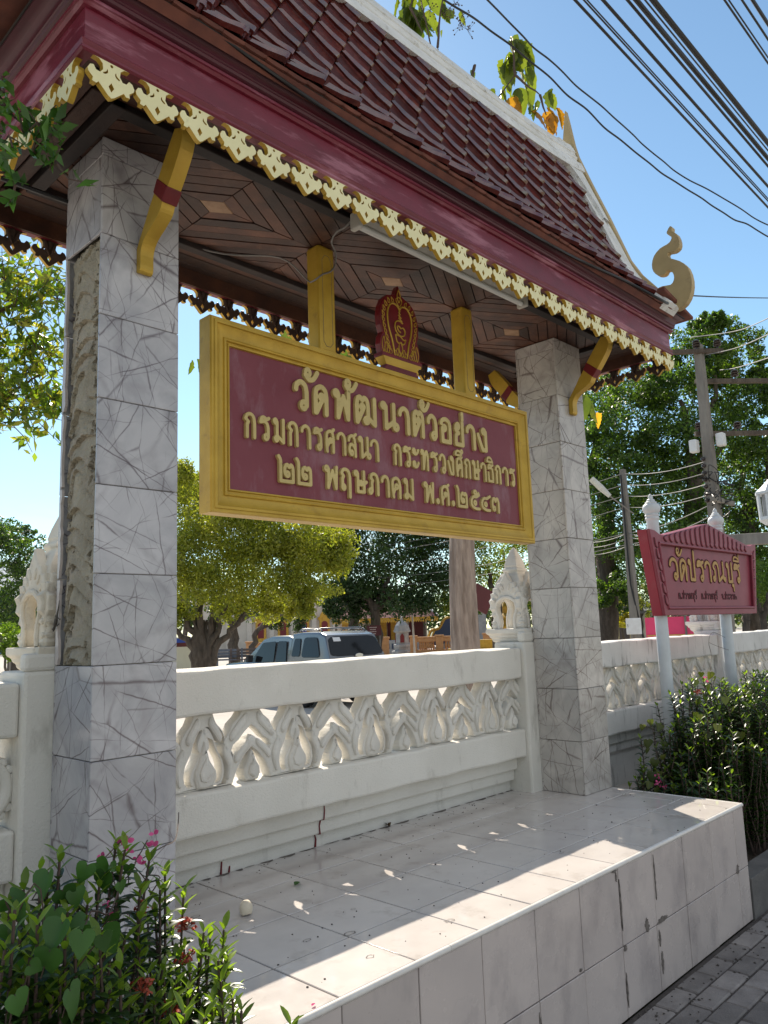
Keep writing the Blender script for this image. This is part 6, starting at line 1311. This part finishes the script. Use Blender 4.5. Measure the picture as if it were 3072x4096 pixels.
for a, b_ in ((-.75, -.1), (.1, .55)): m.box(B1[0]+a, B1[0]+b_, B1[1]-.30, B1[1]-.20, PZ(2010, D1)-.06, PZ(2010, D1)+.05)
part('junction_rack', m, 'concrete_pole', np_, bevel=.01)
fp_, B2 = utility_pole('thin concrete utility pole with cabinet farther left of the name sign', 2542, 27, 1875, .24, [], [])
m = MB(); m.tube([(B2[0]-.16, B2[1], V3(at(2520, 1900, 27))[2]), (B2[0]-.17, B2[1]-.02, V3(at(2520, 2250, 27))[2]), (B2[0]-.20, B2[1]-.05, V3(at(2520, 2340, 27))[2]), (B2[0]+.05, B2[1]-.2, .5)], .03, 6); part('conduit', m, 'cable_black', fp_, smooth=60)
bxp = at(2535, 2505, 24); bx = thing('control_box', 'pale grey electrical control box standing before the thin pole', 'box', V3(bxp), facing(2535), None, False)
m = MB(); m.box(-.21, .21, -.16, .16, -.23, .23); part('cabinet', m, 'white_box', bx, bevel=.015)
m = MB(); m.box(-.165, -.155, -.175, -.158, -.02, .06); part('handle', m, 'rubber', bx)
m = MB(); m.box(-.06, .06, -.05, .05, -1.6, -.231); part('stand', m, 'concrete_pole', bx)
# street light arm on the thin pole
sl = thing('street_light', 'long white street light on a slanting arm from the thin pole', 'street light', V3(at(2470, 2030, 26)))
a, b_, c = at(2365, 1915, 26), at(2440, 1985, 26), at(2535, 2055, 26.9)
m = MB(); m.tube([V3(b_), V3(c)], .022, 6); part('arm', m, 'cable_grey', sl)
m = MB(); m.tube([V3(a), V3((a+b_)/2), V3(b_)], [.10, .11, .07], 10); part('lamp_head', m, 'lamp_housing', sl, smooth=60)
# overhead cables
def cable(label, pts_, r_, mt='cable_black', group='overhead cables'):
    m = MB(); m.tube(smooth(pts_, 10), r_, 6); return solo('overhead_cable', m, mt, label, 'cable', group, smooth=60)
def road_line(u, z, r_, label, sag=.5):
    # a cable along the road that crosses the top edge of the photo at u, height z
    w = _f*F+(u-1536)*_r-(0-2048)*_u; k = (z-CAM[2])/w[2]; p = CAM+w*k; x0 = p[0]
    return cable(label, [(x0+dx, p[1], z+((dx-14)/22)**2*sag*.6-((-14)/22)**2*sag*.6) for dx in (-12, -4, 0, 4, 8, 14, 22, 32, 45)], r_)
for (u, z, r_, lab) in [(2300, 5.2, .011, 'lowest black road cable nearest to the roof'), (2335, 5.4, .007, 'thin black cable just right of the lowest road cable'), (2348, 5.45, .006, 'thin dark cable, third from the roof'), (2412, 5.3, .013, 'medium black cable left of the thick bundle'), (2510, 5.5, .012, 'black cable at the left edge of the thick bundle'), (2545, 5.6, .021, 'thick black cable in the middle of the bundle'), (2580, 6.2, .008, 'thin bluish cable right of the thick one'), (2612, 5.4, .022, 'thickest black cable, right side of the bundle'), (2598, 6.4, .006, 'thin cable hidden between the two thick ones'), (2898, 6.6, .010, 'left cable of the trio in the top right corner'), (2915, 6.9, .008, 'second cable of the group in the top right corner'), (2968, 6.8, .011, 'third cable of the group in the top right corner'), (3010, 6.6, .017, 'rightmost thick cable in the top right corner')]:
    road_line(u, z, r_, lab)
def wav(pts_, amp, seed, n=26):
    rg_ = random.Random(seed); P = smooth(pts_, n//max(1, len(pts_)-1)+1); return [(x+rg_.uniform(-amp, amp), y+rg_.uniform(-amp, amp), z+rg_.uniform(-amp, amp)) for x, y, z in P]
cable('kinked thin cable passing low across the roof ridge', wav([V3(at(1640, -90, 7.5)), V3(at(2040, 180, 9)), V3(at(2480, 560, 11)), V3(at(2800, 790, 13)), V3(at(3072, 944, 15)), V3(at(3300, 1040, 17))], .018, 4), .013)
cable('kinked thin cable running above the lower kinked one', wav([V3(at(1850, -90, 7.5)), V3(at(2140, 190, 9)), V3(at(2450, 470, 11)), V3(at(2700, 680, 13)), V3(at(3072, 895, 15.5)), V3(at(3300, 1000, 17))], .018, 9), .012)
cable('black wire lying along the red fascia and running off to the right', [(-.10, -.975, 2.955), (.6, -.965, 2.905), (1.5, -.962, 2.898), (2.3, -.968, 2.905), (2.9, -1.0, 2.925), (3.4, -1.02, 2.93), V3(at(2560, 1150, 6.9)), V3(at(2760, 1182, 8.5)), V3(at(3072, 1192, 13)), V3(at(3300, 1190, 18))], .008)
cable('wire passing left of the marble pillar', [(-1.6, -.2, 2.70), (-.9, -.18, 2.66), (-.4, -.17, 2.635), (.0, -.165, 2.64)], .009)
def sagged(pts_, sags, n=8):
    out = []
    for (a, b_), sg_ in zip(zip(pts_[:-1], pts_[1:]), sags):
        a, b_ = np.array(a), np.array(b_)
        for i in range(n): t = i/n; out.append(tuple(a+(b_-a)*t-np.array([0, 0, 4*sg_*t*(1-t)])))
    return out+[tuple(pts_[-1])]
def strung(label, pts_, sags, r_, group):
    m = MB(); m.tube(sagged(pts_, sags), r_, 6); return solo('overhead_cable', m, 'cable_grey', label, 'cable', group, smooth=60)
for k, v in enumerate((1835, 1880, 1925, 1970, 2010, 2055)):
    a = (B1[0]-.15, B1[1]+.05, PZ(v+10, D1)); b_ = (B2[0], B2[1], float(at(2542, v+55 if k < 4 else v+120, 27)[2])); e = at(1200, [2180, 2195, 2210, 2280, 2300, 2330][k], 62); mid = tuple((np.array(a)+np.array(b_))/2-np.array([0, 0, .12]))
    strung('pale wire between the poles, number %s from the top of the fan' % ('one', 'two', 'three', 'four', 'five', 'six')[k], [a, b_, V3(e)], [.12, .8], .011, 'pale wires strung between the poles')
for k, (va, vb) in enumerate([(2085, 2180), (2100, 2150), (2150, 2130)]):
    a = (B1[0]-.1, B1[1], PZ(va, D1)); strung(('lower pale wire sagging from the near pole to the thin pole', 'middle low wire from the near pole', 'last low wire behind the white finials')[k], [a, (B2[0], B2[1], float(at(2542, vb, 27)[2])), V3(at(2340, vb+40, 31))], [.15, .1], .013, 'pale wires strung between the poles')
for k, (v0, v1) in enumerate([(1255, 1370), (1320, 1440), (1420, 1500)]):
    cable(('upper power line leaving the near pole to the right', 'middle power line leaving the near pole', 'lower power line beside the near pole')[k], [V3(at(2760+k*60, v1-20, D1)), V3(at(2950, (v0+v1)/2+10, D1-2)), V3(at(3110, v0, D1-5))], .010, 'cable_grey', 'power lines at the near pole')

def fthing(name, label, cat, u, d, vb=None, group=None):   # a thing that faces the camera, standing on the yard
    return thing(name, label, cat, ground_at(u, d), facing(u), group, False)
# temple hall behind the trees
th = fthing('temple_hall', 'cream temple hall with gilded window surrounds behind the trees', 'temple', 1230, 72)
m = MB(); m.box(-9.5, 3.6, 0, 8, 0, 4.6); m.box(-10, 4.0, -.4, 8, 4.6, 4.9); part('wall', m, 'temple_wall', th)
for x in (-9.0, -7.1, -5.2, -3.2, -1.3, .6, 2.5):
    m = MB(); m.box(x-.22, x+.22, -.25, -.002, 0, 4.59); part('pilaster', m, 'temple_wall', th, bevel=.03)
for x in (-4.2, -2.2, -.3, 1.55):
    m = MB(); hw = [(.62, 1.0), (.62, 1.35), (.50, 1.4), (.46, 2.9), (.62, 2.95), (.62, 3.1), (.42, 3.25), (.34, 3.5), (.20, 3.62), (.16, 3.9), (.02, 4.3)]; m.extrude([(x+a, z) for a, z in hw]+[(x-a, z) for a, z in reversed(hw)], -.16, -.001, 'y'); w = part('window', m, 'temple_gold', th, bevel=.02)
    m = MB(); m.box(x-.27, x+.27, -.20, -.162, 1.45, 2.55); m.extrude([(x+.27*math.cos(a*.3142), 2.551+.27*math.sin(a*.3142)) for a in range(11)], -.20, -.162, 'y'); part('shutter', m, 'temple_red', w)
pv_ = fthing('prayer_pavilion', 'low open pavilion with pink tiled roof and gilded eaves', 'pavilion', 1600, 62)
m = MB(); m.loft([[(-5.3, -.6, 2.72), (2.95, -.6, 2.72), (2.95, 4, 2.72), (-5.3, 4, 2.72)], [(-4.6, 1.2, 4.0), (1.75, 1.2, 4.0), (1.75, 2.4, 4.0), (-4.6, 2.4, 4.0)]]); part('roof', m, 'pink_roof', pv_)
m = MB(); 
for k in range(46): x = -5.28+k*.18; m.extrude([(x, 2.68), (x+.16, 2.68), (x+.16, 2.42), (x+.08, 2.30), (x, 2.42)], -.66, -.62, 'y')
m.box(-5.3, 2.95, -.64, -.56, 2.60, 2.715); part('eave_trim', m, 'temple_gold', pv_)
m = MB(); m.tube([(1.75, 1.2, 4.02), (3.0, -.6, 2.74)], .09, 6); part('roof_hip', m, 'ridge_plaster', pv_)
m = MB(); m.box(-5, 2.2, 2.5, 2.8, 0, 2.7); part('back_wall', m, 'temple_wall', pv_)
for x, w_, mt, nm in ((-4.4, .35, 'temple_gold', 'gilded_panel'), (-1.6, .5, 'temple_gold', 'gilded_panel'), (-.55, .22, 'temple_gold', 'gilded_panel'), (-.9, .14, 'maroon_board', 'door'), (1.35, .62, 'maroon_board', 'door')):
    m = MB(); m.box(x-w_, x+w_, 2.44, 2.499, .3 if nm == 'gilded_panel' else .9, 2.5); part(nm, m, mt, pv_)
for x in (-5, -2.6, -.1, 1.9): m = MB(); m.box(x-.09, x+.09, -.5, -.32, 0, 2.6); part('column', m, 'bark_dark', pv_)
# orange balustrade, chedi, stair
def fence_run(label, u0, u1, d, n):
    t = fthing('stone_balustrade', label, 'balustrade', (u0+u1)/2, d, None, 'orange stone balustrades'); w = (u1-u0)/F*d/2
    for nm, z0, z1, yy in (('base', 0, .32, .22), ('rail', .86, 1.12, .20), ('coping', 1.12, 1.22, .26)): m = MB(); m.box(-w, w, -yy, yy, z0, z1); part(nm, m, 'orange_stone', t, bevel=.03)
    for k in range(n): x = -w+.28+(2*w-.56)*k/max(1, n-1); m = MB(); m.lathe([(.05, .32), (.05, .38), (.11, .52), (.06, .72), (.08, .86)], x, 0, 8); part('baluster', m, 'orange_stone', t, smooth=50)
    for x in (-w-.18, w+.18): m = MB(); m.box(x-.24, x+.24, -.26, .26, 0, 1.20); m.box(x-.30, x+.30, -.32, .32, 1.20, 1.32); m.box(x-.32, x+.32, -.34, .34, 0, .2); part('post', m, 'orange_stone', t, bevel=.03)
fence_run('orange stone balustrade directly right of the flagpole', 1662, 1745, 55, 7); fence_run('orange stone balustrade against the pale tree trunk', 1765, 1850, 55, 6); fence_run('short orange balustrade beside the truck roof', 1512, 1528, 52, 2); fence_run('orange balustrade beneath the right shrine', 1955, 2060, 56, 7); fence_run('orange balustrade hidden behind the benches', 1010, 1130, 56, 6)
ch = fthing('small_chedi', 'small grey white bell shaped shrine left of the flagpole', 'shrine', 1607, 57); m = MB(); m.lathe([(.85, 0), (.85, .25), (.62, .3), (.62, .5), (.70, .55), (.70, .7), (.50, .75), (.50, 1.55), (.66, 1.6), (.66, 1.7), (.62, 1.75), (.52, 2.05), (.30, 2.3), (.12, 2.4), (.10, 2.6), (.03, 2.95)], 0, 0, 8, math.pi/8); part('bell', m, 'grey_stone', ch)
for k in range(3): m = MB(); m.extrude([(-.14+.0, .85), (.14, .85), (.14, 1.3), (0, 1.5), (-.14, 1.3)], -.52, -.47, 'y'); m.xf(Matrix.Rotation((k-1)*math.pi/4*2, 4, 'Z')); part('niche', m, 'temple_red', ch)
wl_ = fthing('low_wall', 'low grey stone wall behind the small bell shaped shrine', 'wall', 1590, 60); m = MB(); m.box(-1.9, 1.6, 0, .25, 0, 1.0); part('panel', m, 'grey_stone', wl_, bevel=.03)
m = MB(); [m.box(-1.7+k*.3, -1.56+k*.3, -.02, .27, .35, .75) for k in range(11)]; part('slots', m, 'navy', wl_)
st = fthing('temple_stair', 'pale stair with gilded serpent rails behind the pale tree trunk', 'stair', 1790, 66)
m = MB()
for k in range(14): m.box(-1.2+k*.22, 3.2, -.6, .9, k*.26, (k+1)*.26)
part('steps', m, 'grey_stone', st)
for y, dx in ((-.75, 0), (.95, .3)):
    m = MB(); m.extrude([(-1.6+dx, .5), (-1.0+dx, 1.6), (2.2+dx, 4.9), (2.8+dx, 4.9), (2.8+dx, 3.6), (-.6+dx, .3)], y-.08, y+.08, 'y'); r_ = part('serpent_rail', m, 'navy', st)
    m = MB(); m.tube(smooth([(-1.75+dx, y, .5), (-1.4+dx, y, 1.55), (-.7+dx, y, 1.75), (-.2+dx, y, 2.5), (.6+dx, y, 2.8), (1.1+dx, y, 3.7), (1.9+dx, y, 4.0), (2.5+dx, y, 4.9)], 5), .13, 6); part('gilded_edge', m, 'temple_gold', r_, smooth=60)
# flagpole, notice boards, benches, the little flag wall, blue tub, gold chedi, yellow blocks
fg = fthing('flagpole', 'thin white flagpole standing in the yard right of the pickup', 'flagpole', 1655, 47); m = MB(); m.tube([(0, 0, 0), (-.06, 0, 2.2), (-.10, 0, 4.3)], [.07, .06, .045], 10); part('pole', m, 'flag_pole', fg, smooth=60); m = MB(); m.lathe([(.005, 4.3), (.05, 4.35), (.005, 4.45)], -.10, 0, 8); part('cap', m, 'ochre_paint', fg)
def board(name, label, u, v, d, w, h, lines, rz=0., post=True):
    p = at(u, v, d); t = thing(name, label, 'notice board', V3(p), facing(u)+rz, None, False); m = MB(); m.box(-w/2, w/2, -.03, .03, -h/2, h/2); part('panel', m, 'maroon_board', t, bevel=.01)
    if lines:
        m = MB(); rg_ = random.Random(int(u))
        for k in range(lines): x = -w*.36+rg_.uniform(0, .1)*w; z = h*.30-k*h*.62/max(1, lines-1); [m.box(x+j*w*.06, x+j*w*.06+w*.045, -.036, -.0302, z-h*.03, z+h*rg_.uniform(.02, .06)) for j in range(rg_.randint(7, 12))]
        part('writing', m, 'white_text', t)
    if post: m = MB(); m.box(-w/2+.05, -w/2+.12, -.02, .05, -(p[2]-ZG), -h/2-.001); m.box(w/2-.12, w/2-.05, -.02, .05, -(p[2]-ZG), -h/2-.001); part('legs', m, 'concrete_pole', t)
    return t
board('notice_board', 'maroon notice board with four lines of pale writing by the dark tree', 1497, 2522, 45, .80, .58, 4); board('notice_board', 'small maroon board half hidden by the pickup roof', 1452, 2525, 44, .34, .25, 2)
board('maroon_board', 'tilted dark maroon board leaning out from behind the pale trunk', 1925, 2395, 13.9, .40, .42, 0, .5, False).rotation_euler[1] = R(28)
for k, (u, d, mt, lab) in enumerate([(918, 44, 'bench_wood', 'blue grey slatted bench under the leaning trees'), (972, 44, 'bench_brown', 'brown slatted bench right of the blue bench'), (878, 45, 'bench_brown', 'brown bench nearest the fig tree trunk')]):
    t = fthing('yard_bench', lab, 'bench', u, d, None, 'benches in the yard')
    m = MB(); [m.box(-.72, .72, -.22+q*.14, -.11+q*.14, .42, .47) for q in range(4)]; part('seat', m, mt, t)
    m = MB(); [m.box(-.72, .72, .30, .34, .55+q*.17, .68+q*.17) for q in range(3)]; part('backrest', m, mt, t)
    for x in (-.66, .66): m = MB(); m.box(x-.05, x+.05, -.22, -.14, 0, .60); m.box(x-.05, x+.05, .26, .36, 0, 1.05); m.box(x-.05, x+.05, -.139, .259, .56, .62); part('leg', m, mt, t)
t = fthing('flag_wall', 'low cream wall with blue and red stripes left of the fig tree', 'wall', 700, 34)
for nm, z0, z1, mt in (('base', 0, .30, 'brick_red'), ('panel', .301, 1.34, 'cream_wall'), ('red_stripe', 1.341, 1.51, 'maroon_board'), ('blue_stripe', 1.511, 1.70, 'blue_paint'), ('white_top', 1.701, 1.74, 'paper')): m = MB(); m.box(-2.4, .86, 0, .3, z0, z1); part(nm, m, mt, t)
for u, v, d, w, h, lab, mt in ((1207, 2513, 60, .34, .26, 'small bright blue sign board seen over the pickup roof', 'blue_paint'), (42, 2594, 38, .5, .24, 'bright blue panel seen under the left sapling', 'blue_paint')):
    p = at(u, v, d); t = thing('blue_sign', lab, 'sign', V3(p), facing(u), None, False); m = MB(); m.box(-w, w, -.03, .03, -h, h); part('panel', m, mt, t); m = MB(); m.box(-.04, .04, 0, .06, -(p[2]-ZG), -h-.001); part('post', m, 'concrete_pole', t)
gc = fthing('gilded_chedi', 'gilded spire monument seen through the arch of the right shrine', 'monument', 2032, 48)
m = MB(); m.lathe([(1.0, 0), (1.0, .4), (.72, .5), (.72, 1.0), (.60, 1.1), (.52, 1.6), (.58, 1.7), (.48, 2.2), (.52, 2.3), (.30, 2.5), (.36, 2.9), (.22, 3.2), (.10, 4.2), (.06, 6.0), (.01, 6.3)], 0, 0, 8); part('spire', m, 'temple_gold', gc)
for u, d, lab in ((1942, 50, 'ochre stepped block right of the pale trunk'), (1840, 50, 'ochre step left of the pale trunk')):
    t = fthing('stone_steps', lab, 'steps', u, d); m = MB(); m.box(-.8, .8, 0, .6, 0, .45); m.box(-.5, .4, .1, .6, .45, .95); part('blocks', m, 'ochre_paint', t, bevel=.02)
sp_ = fthing('light_pole', 'plain grey pole rising beside the fig tree crown', 'pole', 1188, 50); m = MB(); m.tube([(0, 0, 0), (0, 0, 6)], [.16, .12], 10); part('shaft', m, 'concrete_pole', sp_, smooth=60)
# right side: yellow building, banner, cloth, lantern post
yh = fthing('yellow_house', 'low yellow house with grey roof far behind the yellow bush', 'house', 2560, 70); m = MB(); m.box(-6, 1.0, 0, 5, 0, 2.4); part('wall', m, 'yellow_house', yh); m = MB(); m.loft([[(-6.4, -.6, 2.4), (1.6, -.6, 2.4), (1.6, 5.5, 2.4), (-6.4, 5.5, 2.4)], [(-6.4, 2.2, 3.5), (1.6, 2.2, 3.5), (1.6, 2.6, 3.5), (-6.4, 2.6, 3.5)]]); part('roof', m, 'slate_roof', yh)
m = MB(); m.box(-1.7, -.9, -.05, -.001, 0, 2.0); m.box(-3.6, -2.6, -.05, -.001, 1.0, 1.9); part('door', m, 'bench_brown', yh)
ch2 = fthing('cream_house', 'pale cream house right of the control box', 'house', 2660, 60); m = MB(); m.box(-1.8, 3.2, 0, 4, 0, 2.3); part('wall', m, 'cream_wall', ch2); m = MB(); m.box(-2.1, 3.5, -.5, 4.3, 2.3, 2.5); part('roof', m, 'slate_roof', ch2)
bn = fthing('pink_banner', 'hot pink banner wall with dark cloth below, behind the name sign', 'banner', 2700, 34); w = (2810-2610)/F*34/2
m = MB(); m.box(-w-.05, w+.1, 0, .05, .98, 1.85); part('sheet', m, 'hot_pink', bn); m = MB(); m.box(-w+.4, w+.1, .03, .06, 0, .94); part('skirt', m, 'grey_cloth', bn)
m = MB(); m.box(-.62+w*.9, -.54+w*.9, -.08, -.01, 0, 2.0); part('post', m, 'concrete_pole', bn); m = MB(); m.box(-w, w+.1, -.04, -.002, 1.10, 1.14); part('stripe', m, 'ochre_paint', bn)
lp_ = thing('lantern_post', 'white post with a tall slatted lantern at the right edge', 'lantern', V3(at(3092, 2060, 11))); c = V3(at(3092, 2060, 11))
m = MB(); m.lathe([(.16, .26), (.19, .27), (.19, .30), (.12, .36), (.02, .46)], c[0], c[1], 8); m.shift((0, 0, c[2])); part('cap', m, 'white_post', lp_)
m = MB()
for k in range(8): a = 2*math.pi*k/8; m.tube([(c[0]+.15*math.cos(a), c[1]+.15*math.sin(a), c[2]-.02), (c[0]+.16*math.cos(a), c[1]+.16*math.sin(a), c[2]+.26)], .020, 6)
part('slats', m, 'white_post', lp_)
m = MB(); m.lathe([(.10, -.12), (.17, -.06), (.17, -.02)], c[0], c[1], 8); m.shift((0, 0, c[2])); part('dish', m, 'white_post', lp_); m = MB(); m.lathe([(.115, -.03), (.115, .26)], c[0], c[1], 8); m.shift((0, 0, c[2])); part('glass', m, 'grey_stone', lp_)
m = MB(); m.tube([(c[0], c[1], c[2]-.1), (c[0], c[1], ZG)], .06, 10); part('post', m, 'white_post', lp_)
bmz = thing('concrete_beam', 'dark concrete beam behind the name sign at the right edge', 'beam', V3(at(3000, 2160, 15))); a, b_ = at(2900, 2160, 15.5), at(3300, 2140, 14); m = MB(); m.loft([[(p[0], p[1], p[2]-.10), (p[0]+.12, p[1]+.12, p[2]-.10), (p[0]+.12, p[1]+.12, p[2]+.10), (p[0], p[1], p[2]+.10)] for p in (a, b_)]); part('beam', m, 'concrete_pole', bmz, bevel=.01)
m = MB(); m.box(b_[0]-.1, b_[0]+.1, b_[1]-.1, b_[1]+.1, ZG, b_[2]-.101); part('support', m, 'concrete_pole', bmz)
# a distant wood closes the horizon
fw = []; rg = np.random.default_rng(9)
for k in range(120): u = -900+k*42; fw.append((at(u, 2440+rg.uniform(-30, 20), 150+rg.uniform(-15, 15)), (5, 5, 4.2)))
o = leaves_mesh('far_woodland', clump_points(fw, 260, 3, .3, 6, .5), 1.1, 3, ['dark_leaf', 'olive_leaf']); o['kind'] = 'stuff'
bpy.data.objects.remove(bpy.data.objects['plate']) if 'plate' in bpy.data.objects else None
